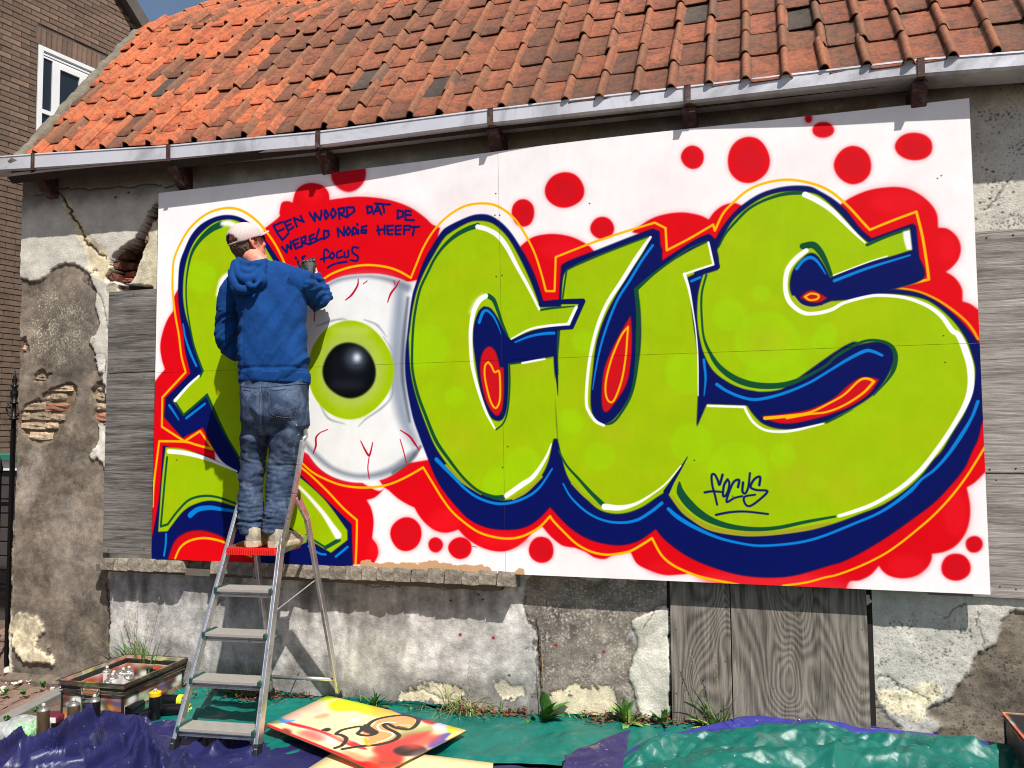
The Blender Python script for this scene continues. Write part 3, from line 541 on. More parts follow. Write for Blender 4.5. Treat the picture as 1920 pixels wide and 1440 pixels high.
# darker band just below the sill, uneven from side to side
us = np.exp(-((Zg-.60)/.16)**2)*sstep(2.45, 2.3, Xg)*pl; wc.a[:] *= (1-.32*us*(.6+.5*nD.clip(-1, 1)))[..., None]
CREAM = (216, 203, 172)
region('1180,1168c 1192,1160 1215,1150 1240,1138 1256,1130c 1256,1345c 1200,1345 1190,1300 1183,1270 1195,1215 1200,1205', (206, 201, 186), .010, edge=(90, 84, 74), rough=.2)
region('758,1292 780,1282 800,1288 835,1285 862,1292 870,1315 750,1318', CREAM, -.004, edge=(70, 62, 54), rough=.5); region('1036,1298 1060,1290 1100,1292 1150,1298 1150,1350 1030,1340', CREAM, -.004, edge=(80, 72, 60), rough=.6); region('930,1290 950,1278 970,1290 975,1310 930,1310', (214, 204, 180), -.004, edge=(80, 72, 60), rough=.6)
# door-side right part
region('1628,1080c 1940,1100c 1940,1460c 1628,1440c', (200, 196, 184), .0, rough=.05, amt=.07)
region('1940,1140c 1905,1144c 1895,1160 1876,1157 1882,1190 1847,1223 1820,1257 1800,1280 1790,1307 1773,1317 1747,1320 1733,1340 1763,1358 1770,1372 1700,1400c 1940,1460c', (122, 112, 98), -.012, rough=.3, amt=.16, edge=(86, 78, 66))
region('1628,1285c 1640,1290 1650,1320 1675,1350 1700,1372c 1628,1390c', (150, 142, 128), -.008, edge=(80, 74, 64))
region('1735,1280 1790,1275 1800,1262 1765,1268 1720,1290 1680,1300 1640,1290 1660,1330 1700,1352 1750,1358 1733,1340 1745,1318 1785,1305', (222, 210, 178), .002, rough=.3)
# left pier: dark render with pale plaster above
region('20,520c 40,522 62,527 76,522 95,506 118,496 140,494 160,508 172,525 180,548 176,575 184,600 178,628 162,640 178,660 190,690 192,715 188,745 180,770 184,790 188,830 182,860 176,862 196,868c 204,1060c 206,1420c 20,1400c', (121, 110, 97), -.014, rough=.22, amt=.17, edge=(214, 200, 168))
m = wc.poly('60,560 130,540 175,590 160,660 110,680 40,640', (0, 0, 0), mask=True, blur=18); sp = ((speck > .36)*m)[..., None]; wc.a[:] = wc.a*(1-.8*sp)+np.array((216, 208, 190))/255.*.8*sp
region('30,905 60,830 80,850 75,900 40,960', (168, 160, 150), alpha=.35, rough=.6); region('70,960 130,930 190,1040 150,1120 90,1100', (150, 142, 132), alpha=.3, rough=.8); region('100,560 170,560 160,800 120,740', (104, 97, 88), alpha=.35, rough=.8)
region('175,668 186,655 194,660 196,702 188,702', (205, 200, 190), .0, edge=(90, 80, 70)); region('184,780 197,775 197,862 190,868 180,860 168,862 166,852 178,845 183,812', (206, 200, 188), .0, edge=(90, 80, 70))
region('20,1150c 40,1148 62,1158 78,1172 80,1190 70,1205 80,1222 104,1236 98,1244 50,1244 30,1225c 18,1190', (214, 200, 168), .006, rough=.5, amt=.2)
# cream mortar edges round the old crack, and the crack itself
region('112,364c 126,372 150,410 172,448 200,470 208,488 206,512 196,526 178,520 168,502 160,470 140,430 120,392', (212, 198, 164), -.003, rough=.2); region('272,440 285,420 300,404c 300,540c 262,538 250,530 258,500 262,480', (206, 196, 168), -.002, rough=.2)
region('200,535 215,528 240,536 300,540c 300,548c 222,548c 200,560', (170, 160, 140), -.004, rough=.3)
hole = region('300,374c 286,386 273,407 264,424 258,438 252,450 236,459 222,468 206,486 206,505 198,522 216,531 246,533 254,515 256,498 264,476 272,462 274,452 280,430 290,412 300,404c', (52, 38, 30), -.16, rough=.25)
region('220,533 293,536c 293,547c 220,547c', (46, 40, 34), -.05, rough=.05)
bex = region('33,800 34,772 46,762 72,752 78,738 98,728 118,722 141,722 138,745 130,770 114,795 102,815 95,830 62,832 46,820', (128, 112, 90), -.040, rough=.35, edge=(84, 74, 62)); region('62,702 74,696 88,702 90,715 62,716', (120, 106, 86), -.035, edge=(84, 74, 62)); region('28,640 48,640 52,660 30,664', (118, 106, 86), -.035, edge=(84, 74, 62)); bex2 = region('176,722 186,712 199,716c 199,798c 182,792 170,780 178,765 172,740', (120, 106, 88), -.04, edge=(84, 74, 62))
# cracks: dark jittered hairlines
CRK = [('118,372 128,392 140,410 152,432 160,452 172,462 184,474 200,482', [3, 3.4, 2, 3, 1.6]), ('66,368 90,362 112,362 118,372', 1.4), ('98,352 140,355 200,353 260,348 300,346', 1.4), ('310,352 330,346 342,338', 1.8), ('560,350 640,338 700,335 780,322', 1.2),
       ('196,1094 199,1130 201,1180 202,1230 202,1300', 2.4), ('665,1088 700,1100 740,1098 790,1092 830,1104 870,1100 900,1108 950,1095', 1.2), ('984,1120 988,1160 1006,1180 1010,1230 1014,1290', 1.4), ('1005,1160 1008,1200 1012,1250 1014,1300', 2.2), ('1256,1128c 1225,1150 1205,1180', 1), ('1635,1272 1660,1268 1678,1280 1700,1292 1722,1300 1740,1312', 1.3), ('1770,1160 1790,1142 1812,1134', 1.2), ('1835,1144 1832,1170 1840,1185 1848,1220', 1), ('1900,330 1860,380 1850,392', 1), ('180,505 165,520 160,530', 1.2), ('845,975 850,980', 1), ('150,525 190,560 205,640', .8), ('760,1300 790,1292 830,1310 850,1300', 1)]
for st, wd in CRK:
    m = wc.stroke(st, wd, (0, 0, 0), mask=True, jit=1.6, blur=.5)
    if m is not None: wc.a[:] = wc.a*(1-.8*m[..., None])+np.array((40, 34, 28))/255.*.8*m[..., None]; hgt[:] -= .012*m
for x, y in ((1850, 318), (1862, 322), (1838, 380), (1856, 372), (1872, 384), (1846, 392), (1880, 398), (1895, 402), (1830, 410), (1900, 360), (1888, 340), (845, 1126), (905, 1124), (897, 1115), (241, 361), (217, 370), (955, 1266), (1140, 1015)): wc.ell(x, y, 2.6, 1.6, (50, 44, 36), rough=0)
for x, y in ((863, 1190), (925, 1196), (1042, 1210), (1132, 1222)): wc.ell(x, y, 3, 3, (150, 40, 40), blur=.6)
pk = (speck < -.62)*(sstep(4.85, 5.0, Xg)*sstep(2.4, 2.6, Zg)*sstep(5.9, 5.2, Xg)+sstep(3.95, 4.1, Xg)*sstep(.75, .6, Zg))[...]; wc.a[:] = wc.a*(1-.45*pk[..., None]); hgt -= .003*pk
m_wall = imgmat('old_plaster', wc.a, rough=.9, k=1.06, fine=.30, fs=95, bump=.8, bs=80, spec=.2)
# the wall surface itself: real relief, left out behind the mural
gs = .0105; gx = np.arange(WX0, WX1, gs); gzv = np.arange(WZ0, WZ1, gs)
GX, GZ = np.meshgrid(gx, gzv); ii = np.clip(((WZ1-GZ)*WR).astype(int), 0, HH-1); jj = np.clip(((GX-WX0)*WR).astype(int), 0, WWd-1)
hb = hgt; Hs = hb[ii, jj]
KX0, KX1, KZ0, KZ1 = .18, 4.62, .95, 2.95
cx = (GX[:-1, :-1]+GX[1:, 1:])/2; cz = (GZ[:-1, :-1]+GZ[1:, 1:])/2
keep = ~((cx > KX0) & (cx < KX1) & (cz > KZ0) & (cz < KZ1))
left = -1.275+.012*perlin(GZ*7, 3.1)+.006*perlin(GZ*23, 1.1); GXs = np.maximum(GX, left)
UV = np.stack([(GXs-WX0)/(WWd/WR), 1-(WZ1-GZ)/(HH/WR)], -1)
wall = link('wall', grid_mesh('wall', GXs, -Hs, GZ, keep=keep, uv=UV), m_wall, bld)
m_brick_s = M('side_brickwork', L(120, 84, 66), .9, var=.3, vs=14, bump=.5, bs=50)
b = MB(); b.box((-1.27, .19, -.3), (6.3, .32, 3.62)); b.box((-1.268, .022, -.3), (-1.255, .19, 3.62)); b.box((KX0-.05, .045, KZ0-.05), (KX1+.05, .1, KZ1+.05)); b.box((-1.27, .3, -.3), (-1.0, 6.0, 3.62)); b.build('core_wall', m_brick_s, bld)
# loose bricks in the broken places, each its own piece
m_oldbrick = M('weathered_brick', L(190, 166, 136, .7), .9, var=.5, vs=30, bump=1.0, bs=70, rnd=.35, dirt=L(110, 96, 80), dirts=11)
m_redbrick = M('fresh_red_brick', L(166, 108, 84, .7), .88, var=.3, vs=22, bump=.8, bs=60, rnd=.35, dirt=L(150, 130, 110), dirts=9)
def rough_brick(name, sx, sy, sz, mat, seed, rk=1.0):
    bm = bmesh.new(); bmesh.ops.create_cube(bm, size=1); bmesh.ops.scale(bm, vec=(sx, sy, sz), verts=bm.verts)
    bmesh.ops.subdivide_edges(bm, edges=bm.edges, cuts=2, use_grid_fill=True)
    r_ = random.Random(seed)
    for v in bm.verts:
        k = Vector((abs(v.co.x)/(sx/2), abs(v.co.y)/(sy/2), abs(v.co.z)/(sz/2))); n = sum(1 for q in k if q > .9)
        v.co *= 1-.05*rk*(n-1); v.co += Vector((r_.uniform(-1, 1), r_.uniform(-1, 1), r_.uniform(-1, 1)))*min(sz, .05)*.10*rk
    me = bpy.data.meshes.new(name); bm.to_mesh(me); bm.free(); me.polygons.foreach_set('use_smooth', [False]*len(me.polygons)); me.materials.append(mat); return me
BR = [rough_brick('brick', .17, .09, .05, m_oldbrick, i) for i in range(4)]; m_crackb = M('crack_brick', L(150, 84, 64, .6), .9, var=.4, vs=22, bump=.9, bs=60, rnd=.45, dirt=L(120, 106, 92, .6), dirts=7); BRR2 = [rough_brick('brick', .13, .1, .05, m_crackb, 30+i) for i in range(3)]; BRR = [rough_brick('brick', .13, .1, .05, m_redbrick, 20+i) for i in range(3)]
def put_brick(u, v, wpx, hpx, mats=BR, y=.034, rot=0, lab=None):
    p = at(u, v, Y=y-.045); me = random.choice(mats); o = bpy.data.objects.new('brick', me); C.objects.link(o); o.parent = wall
    k = 4.63/FPX; kx = abs(at(u+wpx/2, v, Y=0)[0]-at(u-wpx/2, v, Y=0)[0]); kz = hpx*abs(at(u, v, Y=0)[2]-at(u, v+10, Y=0)[2])/10
    d = me.vertices; bx = max(q.co.x for q in d)*2; bz = max(q.co.z for q in d)*2
    o.scale = (kx/bx, 1, kz/bz); o.location = (p[0], y, p[2]); o.rotation_euler = (random.uniform(-.06, .06), rot, random.uniform(-.05, .05)); return o
for u, v, wx_, hx, kind in ((113, 729, 46, 11, 0), (82, 745, 20, 14, 0), (108, 745, 30, 15, 0), (60, 762, 46, 15, 0), (106, 763, 42, 16, 1), (46, 781, 18, 15, 0), (75, 781, 36, 16, 0), (107, 782, 24, 13, 0), (60, 799, 44, 14, 0), (95, 799, 22, 13, 0), (76, 817, 42, 16, 0), (75, 707, 24, 11, 0), (47, 652, 14, 11, 0), (190, 727, 14, 12, 0), (189, 744, 17, 15, 0), (187, 763, 22, 14, 0), (187, 783, 24, 16, 1)):
    put_brick(u, v, wx_*1.12, hx*1.12, BR if not kind else BRR, y=.072+random.uniform(-.004, .006))
for u, v, wx_, hx, yy_, rot in ((226, 479, 22, 14, .05, -.15), (213, 496, 20, 14, .03, .2), (210, 520, 26, 18, .02, .4), (240, 470, 34, 10, .10, .1), (250, 458, 26, 8, .11, .1), (262, 440, 22, 14, .10, 0), (268, 425, 20, 12, .11, 0), (238, 498, 26, 14, .11, .2), (245, 515, 20, 12, .12, 0), (284, 432, 14, 16, .02, .15), (279, 448, 10, 18, .01, .2), (292, 416, 14, 9, .03, 0), (288, 400, 18, 12, .10, 0), (230, 525, 22, 8, .06, 0)):
    put_brick(u, v, wx_*1.1, hx*1.1, BRR2, y=yy_+.055, rot=rot)

# brick-on-edge window sill (25 bricks, each a part)
m_sill = M('sill_brick', L(168, 156, 138, .62), .92, var=.35, vs=24, bump=1.0, bs=60, rnd=.25, dirt=L(92, 82, 70, .6), dirts=9, dist=.010)
sill = MB().box((at(191, 1060, Y=0)[0]+.01, -.060, .700), (2.40, .03, .745)).build('sill', M('mortar', L(104, 96, 84), .95, bump=.6), bld)
SB_ = [rough_brick('brick', .1, .17, .085, m_sill, 40+i, .5) for i in range(5)]
xl = at(191, 1050, Y=-.1)[0]; xr = at(966, 1080, Y=-.1)[0]; nB_ = 27; x = xl
for i in range(nB_):
    px_ = (xr-xl)/nB_; o = bpy.data.objects.new('brick', SB_[i % 5]); C.objects.link(o); o.parent = sill
    f_ = i/(nB_-1); zt = .775*(1-f_)+.735*f_; 
    zt = at(191+775*f_, 1046+27*f_, Y=-.07)[2]; brk = i in (6, 7)
    o.scale = (px_/.1*random.uniform(.97, 1.03), 1*(.6 if brk else 1), random.uniform(.9, 1.02)); o.location = (xl+px_*(i+.5), -.025+random.uniform(-.008, .006)+(.045 if brk else 0), zt-.045); o.rotation_euler = (R(-9)+random.uniform(-.04, .04), random.uniform(-.03, .03), random.uniform(-.04, .04))

# weathered plywood over the openings
def plymat(name, c0, c1, ang, scale=1.0, cath=0.0):
    m, t, b = newmat(name); tc = node(t, 'ShaderNodeTexCoord'); oi = node(t, 'ShaderNodeObjectInfo'); va = node(t, 'ShaderNodeVectorMath', operation='ADD'); sm = node(t, 'ShaderNodeVectorMath', operation='SCALE'); cb = node(t, 'ShaderNodeCombineXYZ')
    t.links.new(oi.outputs['Random'], cb.inputs[0]); t.links.new(oi.outputs['Random'], cb.inputs[2]); t.links.new(cb.outputs[0], sm.inputs[0]); sm.inputs[3].default_value = 13
    t.links.new(tc.outputs['Object'], va.inputs[0]); t.links.new(sm.outputs[0], va.inputs[1]); vec = va.outputs[0]
    s1 = (1, 1, 22) if ang == 0 else (22, 1, 1); s2 = (1.6, 1, 60) if ang == 0 else (60, 1, 1.6)
    a = noise(t, vec, 1.6*scale, 5, .6, 1.2, s1); f_ = noise(t, vec, 5, 6, .7, .6, s2); big_ = noise(t, vec, 2.2, 3, .6)
    mx = node(t, 'ShaderNodeMath', operation='ADD'); t.links.new(a, mx.inputs[0]); t.links.new(f_, mx.inputs[1]); hf = node(t, 'ShaderNodeMath', operation='MULTIPLY'); hf.inputs[1].default_value = .5; t.links.new(mx.outputs[0], hf.inputs[0]); h = hf.outputs[0]
    if cath:
        mp = node(t, 'ShaderNodeMapping'); mp.inputs['Scale'].default_value = (1, 1, .22); t.links.new(vec, mp.inputs[0])
        n2 = node(t, 'ShaderNodeTexNoise', Scale=3.0, Detail=1.5, Roughness=.4, Distortion=.9); t.links.new(mp.outputs[0], n2.inputs['Vector'])
        ml = node(t, 'ShaderNodeMath', operation='MULTIPLY'); ml.inputs[1].default_value = 210; t.links.new(n2.outputs['Fac'], ml.inputs[0]); sn = node(t, 'ShaderNodeMath', operation='SINE'); t.links.new(ml.outputs[0], sn.inputs[0])
        mr = node(t, 'ShaderNodeMapRange'); mr.inputs[1].default_value = -1; mr.inputs[2].default_value = 1; mr.inputs[3].default_value = .28; mr.inputs[4].default_value = .66; t.links.new(sn.outputs[0], mr.inputs[0])
        av = node(t, 'ShaderNodeMix'); av.inputs[0].default_value = .27; t.links.new(h, av.inputs[2]); t.links.new(mr.outputs[0], av.inputs[3]); h = av.outputs[0]
    col = ramp(t, h, [(.38, tuple(c0[:3])), (.5, tuple((np.array(c0[:3])+np.array(c1[:3]))/2)), (.60, tuple(c1[:3]))]); g = ramp(t, big_, [(.3, (.72,)*3), (.7, (1.06,)*3)]); col = mixc(t, col, g, 1.0, 'MULTIPLY')
    t.links.new(col, b.inputs['Base Color']); b.inputs['Roughness'].default_value = .88; b.inputs['Specular IOR Level'].default_value = .25; bumpn(t, b, h, .9, .006); return m
m_plyd = plymat('plywood_dark', L(58, 54, 50), L(150, 144, 138), 0); m_plyl = plymat('plywood_pale', L(112, 104, 98), L(196, 188, 180), 0); m_plyv = plymat('plywood_figured', L(82, 76, 68), L(168, 158, 146), 1, cath=1)
def boardbox(name, x0, x1, z0, z1, y0, th, mat, par, **kw): return MB().box((x0, y0-th, z0), (x1, y0, z1)).build(name, mat, par, bevel=.002, **kw)
lb = empty('boarding', (at(200, 1040, Y=-.02)[0], -.02, .8)); lb.parent = bld; lb.matrix_parent_inverse = bld.matrix_world.inverted()
xl0 = at(199, 800, Y=-.02)[0]; zt_ = at(240, 545, Y=-.02)[2]; zm = at(245, 699, Y=-.02)[2]
boardbox('plywood_board', xl0, .3, zm+.004, zt_, -.004, .018, m_plyd, lb); boardbox('plywood_board', xl0-.006, .3, .815, zm-.003, -.003, .018, m_plyd, lb)
rb = empty('boarding', (at(1880, 1110, Y=-.02)[0], -.02, .7)); rb.parent = bld; rb.matrix_parent_inverse = bld.matrix_world.inverted()
zr0 = at(1880, 431, Y=-.02)[2]; zr1 = at(1880, 888, Y=-.02)[2]; zr2 = at(1880, 1121, Y=-.02)[2]
boardbox('plywood_board', 4.35, 6.1, zr1+.004, zr0, -.002, .02, m_plyl, rb); boardbox('plywood_board', 4.62, 6.1, zr2, zr1-.004, -.004, .02, m_plyl, rb)
db = empty('door_boarding', (3.8, -.02, 0)); db.parent = bld; db.matrix_parent_inverse = bld.matrix_world.inverted()
xd0, xd1 = at(1256, 1200, Y=-.01)[0], at(1629, 1200, Y=-.01)[0]; xdm = at(1371, 1200, Y=-.01)[0]
MB().box((xd0-.012, -.002, -.2), (xd1+.022, .02, .95)).build('gap_shade_slab', M('painted_gap_shade', (.01, .009, .008, 1), 1), db)  # near-black slab behind the boards; the gaps' shade is put into its colour
boardbox('plywood_board', xd0+.006, xdm-.002, -.2, .93, -.004, .02, m_plyv, db); boardbox('plywood_board', xdm+.003, xd1-.006, -.2, .93, -.004, .021, m_plyv, db)

m_nail = M('rusty_nail', L(60, 46, 40), .7)
for par_, pts_ in ((lb, ((210, 560), (250, 552), (210, 690), (270, 705), (206, 860), (280, 850), (204, 1030), (270, 1028))), (rb, ((1850, 445), (1900, 440), (1856, 880), (1905, 878), (1868, 900), (1905, 1105), (1875, 1100))), (db, ((1268, 1180), (1268, 1300), (1360, 1240), (1384, 1150), (1616, 1180), (1614, 1300), (1500, 1160), (1450, 1290)))):
    for u, v in pts_:
        q = at(u, v, Y=-.024); MB().ball((q[0], q[1], q[2]), (.0042, .002, .0042), 8, 5).build('nail_head', m_nail, par_, smooth=True)

# ------------------------------------------------------------------ gutter with straps and corbels
m_zinc = M('zinc', L(214, 214, 220, .85), .45, .2, var=.10, vs=2.2, bump=.05, bs=9, sc=(1, 1, 1), dirt=L(120, 118, 116), dirts=1.1)
m_rust = M('rusted_iron', L(74, 44, 38), .75, .2, var=.5, vs=30, bump=.5, bs=80, dirt=L(128, 120, 112), dirts=14)
def gut_b(x):                                       # bottom front edge of the gutter
    us_ = np.array([-60, 40, 300, 590, 915, 1283, 1725, 1920, 2050]); vs_ = np.array([326, 318, 298.5, 291, 236+31, 0, 0, 0, 0])
    return 0
gpx = [(-80, 298, 323), (0, 294, 321), (55, 290, 318), (310, 274, 301), (590, 248, 276), (915, 206, 234), (1283, 163, 193), (1500, 138, 168), (1725, 112, 142), (1920, 97, 127), (2100, 76, 108)]
YG = -.205
def ygf(u): return float(np.interp(u, [0, 1920], [-.182, -.240]))
def gpt(u):
    us_ = [g[0] for g in gpx]; vt = np.interp(u, us_, [g[1] for g in gpx]); vb = np.interp(u, us_, [g[2] for g in gpx]); return at(u, vt, Y=ygf(u)), at(u, vb, Y=ygf(u))
gutter = empty('gutter', (1.9, -.1, 3.45)); gutter.parent = bld; gutter.matrix_parent_inverse = bld.matrix_world.inverted()
us_l = np.linspace(-80, 2100, 60); rings = []
G_ = []
for u in us_l:
    a_, b_ = gpt(u); G_.append((a_[0], a_[2], b_[2]))
G_ = np.array(G_); 
def gz_top(x): return np.interp(x, G_[:, 0], G_[:, 1])
def gz_bot(x): return np.interp(x, G_[:, 0], G_[:, 2])
b = MB(); rings = []
for (x, zt, zb), u_g in zip(G_, us_l):
    YG = ygf(u_g); wob = .003*float(perlin(x*1.4, .5))
    prof = [(YG+wob, zb+.012), (YG+.012+wob, zb), (-.055, zb), (-.055, zt+.02), (-.058, zt+.02), (-.058, zb+.003), (YG+.014+wob, zb+.003), (YG+.003+wob, zb+.014), (YG+.003+wob, zt-.003), (YG+.009+wob, zt), (YG+.006+wob, zt+.006), (YG-.003+wob, zt+.005), (YG-.004+wob, zt-.004), (YG+wob, zt-.008)]
    rings.append([(x, y_, z_) for y_, z_ in prof])
b.loft(rings).build('trough', m_zinc, gutter, smooth=True, auto=True)
for u in (63, 317, 597, 920, 1289, 1726):
    YG = ygf(u); a_, b_ = gpt(u); x = a_[0]; zt, zb = a_[2], b_[2]; w_ = .017
    s_ = MB(); s_.box((x-w_, YG-.009, zb-.004), (x+w_, YG-.005, zt+.004)); s_.box((x-w_, YG-.010, zt+.003), (x+w_, YG+.04, zt+.008)); s_.box((x-w_, YG-.012, zb-.010), (x+w_, -.05, zb-.003)); s_.build('strap', m_rust, gutter, bevel=.002)
    c_ = MB(); prof = [(YG+.03, zb-.012), (YG+.025, zb-.045), (YG+.07, zb-.075), (YG+.10, zb-.13), (YG+.15, zb-.155), (.02, zb-.165), (.02, zb-.012)]
    r0 = [(x-.036, y_, z_) for y_, z_ in prof]; r1 = [(x+.036, y_, z_) for y_, z_ in prof]; c_.loft([r0, r1]); c_.build('corbel', m_rust, gutter, bevel=.004)

# ------------------------------------------------------------------ pantile roof (lower steep slope, shallower slope above)
roof_v0 = np.array([-1.145, -.1, 3.616]); SL = R(52.64); up = np.array([0, math.cos(SL), math.sin(SL)]); nrm = np.array([0, -math.sin(SL), math.cos(SL)])
SLB = 1.788; SL2 = R(38.4); up2 = np.array([0, math.cos(SL2), math.sin(SL2)]); nrm2 = np.array([0, -math.sin(SL2), math.cos(SL2)])
def sag(x, s): return -.155*sstep(-1.15, .9, x)*(.30+.70*np.clip(s/SLB, 0, 1))-.03*sstep(1, 5, x)
def roofp(x, s):
    if s <= SLB: p = roof_v0+up*s
    else: p = roof_v0+up*SLB+up2*(s-SLB)
    return np.array([x, p[1], p[2]+float(sag(x, s))])
m_tile = None
def tilemat():
    m, t, b = newmat('pantile_clay'); tc = node(t, 'ShaderNodeTexCoord'); oi = node(t, 'ShaderNodeObjectInfo'); geo = node(t, 'ShaderNodeNewGeometry'); v = geo.outputs['Position']
    n = noise(t, v, 16, 8, .7, .6); n2 = noise(t, v, 55, 6, .7); n3 = noise(t, v, 7, 5, .65, .8)
    c = mixc(t, oi.outputs['Color'], (.030, .028, .024, 1), ramp(t, n, [(.45, (0, 0, 0)), (.68, (.8, .8, .8))]))
    nbig = noise(t, v, 1.6, 4, .6, .5); c = mixc(t, c, (.045, .038, .030, 1), ramp(t, nbig, [(.48, (0, 0, 0)), (.72, (.42, .42, .42))]))
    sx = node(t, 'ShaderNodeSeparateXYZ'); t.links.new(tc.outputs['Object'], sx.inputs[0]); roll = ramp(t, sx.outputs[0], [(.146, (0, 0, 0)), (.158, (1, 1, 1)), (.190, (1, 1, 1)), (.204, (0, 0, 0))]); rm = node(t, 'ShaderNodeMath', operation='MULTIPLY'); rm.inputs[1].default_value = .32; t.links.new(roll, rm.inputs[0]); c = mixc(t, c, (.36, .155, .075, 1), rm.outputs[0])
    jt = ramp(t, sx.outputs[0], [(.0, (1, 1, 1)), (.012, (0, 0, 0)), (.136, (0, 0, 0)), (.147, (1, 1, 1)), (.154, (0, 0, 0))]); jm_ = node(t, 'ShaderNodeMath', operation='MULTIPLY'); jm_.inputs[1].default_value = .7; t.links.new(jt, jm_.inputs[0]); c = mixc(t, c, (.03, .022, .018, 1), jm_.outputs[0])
    c = mixc(t, c, (.20, .12, .08, 1), ramp(t, n3, [(.55, (0, 0, 0)), (.8, (.4, .4, .4))])); g = ramp(t, n2, [(.3, (.6,)*3), (.7, (1.12,)*3)]); c = mixc(t, c, g, 1.0, 'MULTIPLY')
    t.links.new(c, b.inputs['Base Color']); b.inputs['Roughness'].default_value = .82; b.inputs['Specular IOR Level'].default_value = .3; bumpn(t, b, n2, .5, .004); return m
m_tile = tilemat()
TW, TG = .1925, .27
def tile_mesh(kind):
    xs = [0, .006, .018, .08, .138, .146, .151, .158, .168, .178, .188, .195, .202, .208]; zs = [.004, .001, -.001, -.002, -.001, .003, .017, .030, .036, .035, .026, .011, .0, -.002]
    ys = [-.012, 0, .10, .30]; lift = [.0, .0, -.006, -.020]; th = .012; b = MB(); top = []; bot = []
    for y, l in zip(ys, lift):
        rj = .0 if y > -.01 else -.006
        top.append([(x, y, z+l+.022+rj) for x, z in zip(xs, zs)]); bot.append([(x, y if y > -.01 else y, z+l+.022-th) for x, z in zip(xs, zs)])
    n = len(xs); m_ = len(ys); vs = sum(top, [])+sum(bot, []); o = n*m_; fs = []
    for i in range(m_-1):
        for j in range(n-1):
            a = i*n+j; fs.append((a, a+1, a+n+1, a+n)); fs.append((a+o, a+n+o, a+n+1+o, a+1+o))
    for j in range(n-1): fs.append((j+o, j+1+o, j+1, j))
    for i in range(m_-1): fs.append((i*n+o, i*n, (i+1)*n, (i+1)*n+o)); a = i*n+n-1; fs.append((a, a+o, a+n+o, a+n))
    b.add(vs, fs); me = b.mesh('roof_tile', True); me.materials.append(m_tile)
    try: me.set_sharp_from_angle(angle=R(50))
    except Exception: pass
    return me
TM = tile_mesh(0)
deck = MB()
ring = []
for x in np.linspace(-1.2, 6.4, 20):
    ring.append([tuple(roofp(x, s)-(nrm if s <= SLB else nrm2)*.03) for s in (-.2, .6, 1.2, SLB, SLB+.8, SLB+2.4)]+[tuple(roofp(x, s)-(nrm if s <= SLB else nrm2)*.09) for s in (SLB+2.4, SLB+.8, SLB, 1.2, .6, -.2)])
roof = deck.loft(ring).build('roof', M('roof_underlay', L(52, 40, 34), .95), bld)
ORANGE, MID, BROWN, DARK = lin(np.array((244, 128, 78))/255)*.58, lin(np.array((200, 118, 82))/255)*.49, lin(np.array((168, 108, 78))/255)*.46, lin(np.array((118, 100, 88))/255)*.44
extra = MB(); cols = []
ntile = 0; tl = []
for row in range(-1, 15):  # rows run up the slope
    for c in range(0, 40):
        x = -1.165+c*TW; s = row*TG+.10+((.08-.10*float(sstep(.5, 4.8, x))+.05*float(sstep(.6, -.4, x))) if row < 0 else 0)
        upper = row >= 7
        if upper: s = SLB+.0+(row-7)*TG-.02
        base = roofp(x, s)
        if base[0] > 6.2: continue
        u_, n_ = (up2, nrm2) if upper else (up, nrm)
        c0 = base; d = c0-CAMP; zf = d@CF; u = 960+FPX*(d@CR)/zf; v = 720-FPX*(d@CU)/zf
        vis = (-60 < u < 1960) and (-40 < v) 
        tl.append((row, c, x, s, upper, vis))
vis_t = [q for q in tl if q[5]]
import itertools
st_obj = {}
for row, c, x, s, upper, vis in tl:
    u_, n_ = (up2, nrm2) if upper else (up, nrm)
    p0 = roofp(x, s); p1 = roofp(x, s+.1); ps = roofp(x+.1, s)
    yv = Vector(p1-p0).normalized(); xv = Vector(ps-p0).normalized(); zv = xv.cross(yv).normalized(); yv = zv.cross(xv)
    jr = Matrix.Rotation(random.gauss(0, .012), 4, 'Z') @ Matrix.Rotation(random.gauss(0, .012), 4, 'X') @ Matrix.Rotation(random.gauss(0, .018), 4, 'Y')
    off = Vector(p0)+xv*random.gauss(0, .003)+yv*random.gauss(0, .006)+zv*abs(random.gauss(0, .0035))
    if random.random() < .03: jr = jr @ Matrix.Rotation(random.choice((-1, 1))*.05, 4, 'Z'); off += zv*.008
    Mx = Matrix.Translation(off) @ Matrix(((xv.x, yv.x, zv.x, 0), (xv.y, yv.y, zv.y, 0), (xv.z, yv.z, zv.z, 0), (0, 0, 0, 1))) @ jr
    warm = 1/(1+math.exp((x-.15+.25*(row-3)*.3)/.22)); r_ = random.random()
    if upper: warm = max(warm, .45)
    if r_ < warm*.85: col = ORANGE*random.uniform(.85, 1.12)
    elif r_ < warm*.85+(1-warm)*.50+.05: col = MID*random.uniform(.75, 1.12)
    elif random.random() < .93: col = BROWN*random.uniform(.8, 1.15)
    else: col = DARK*random.uniform(.75, 1.15)
    if vis and ntile < 299:
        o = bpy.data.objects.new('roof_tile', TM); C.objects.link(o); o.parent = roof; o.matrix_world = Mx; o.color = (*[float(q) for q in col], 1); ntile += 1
    else: st_obj.setdefault(0, []).append((Mx, col))
bmx = MB()
tv = [v.co.copy() for v in TM.vertices]; tf = [tuple(p.vertices) for p in TM.polygons]
for Mx, col in st_obj.get(0, []): bmx.add([Mx @ v for v in tv], tf)
if bmx.v: o = bmx.build('roof_tiles', m_tile, roof, smooth=True, auto=True, kind='stuff'); o.color = (*[float(q) for q in MID*.9], 1)
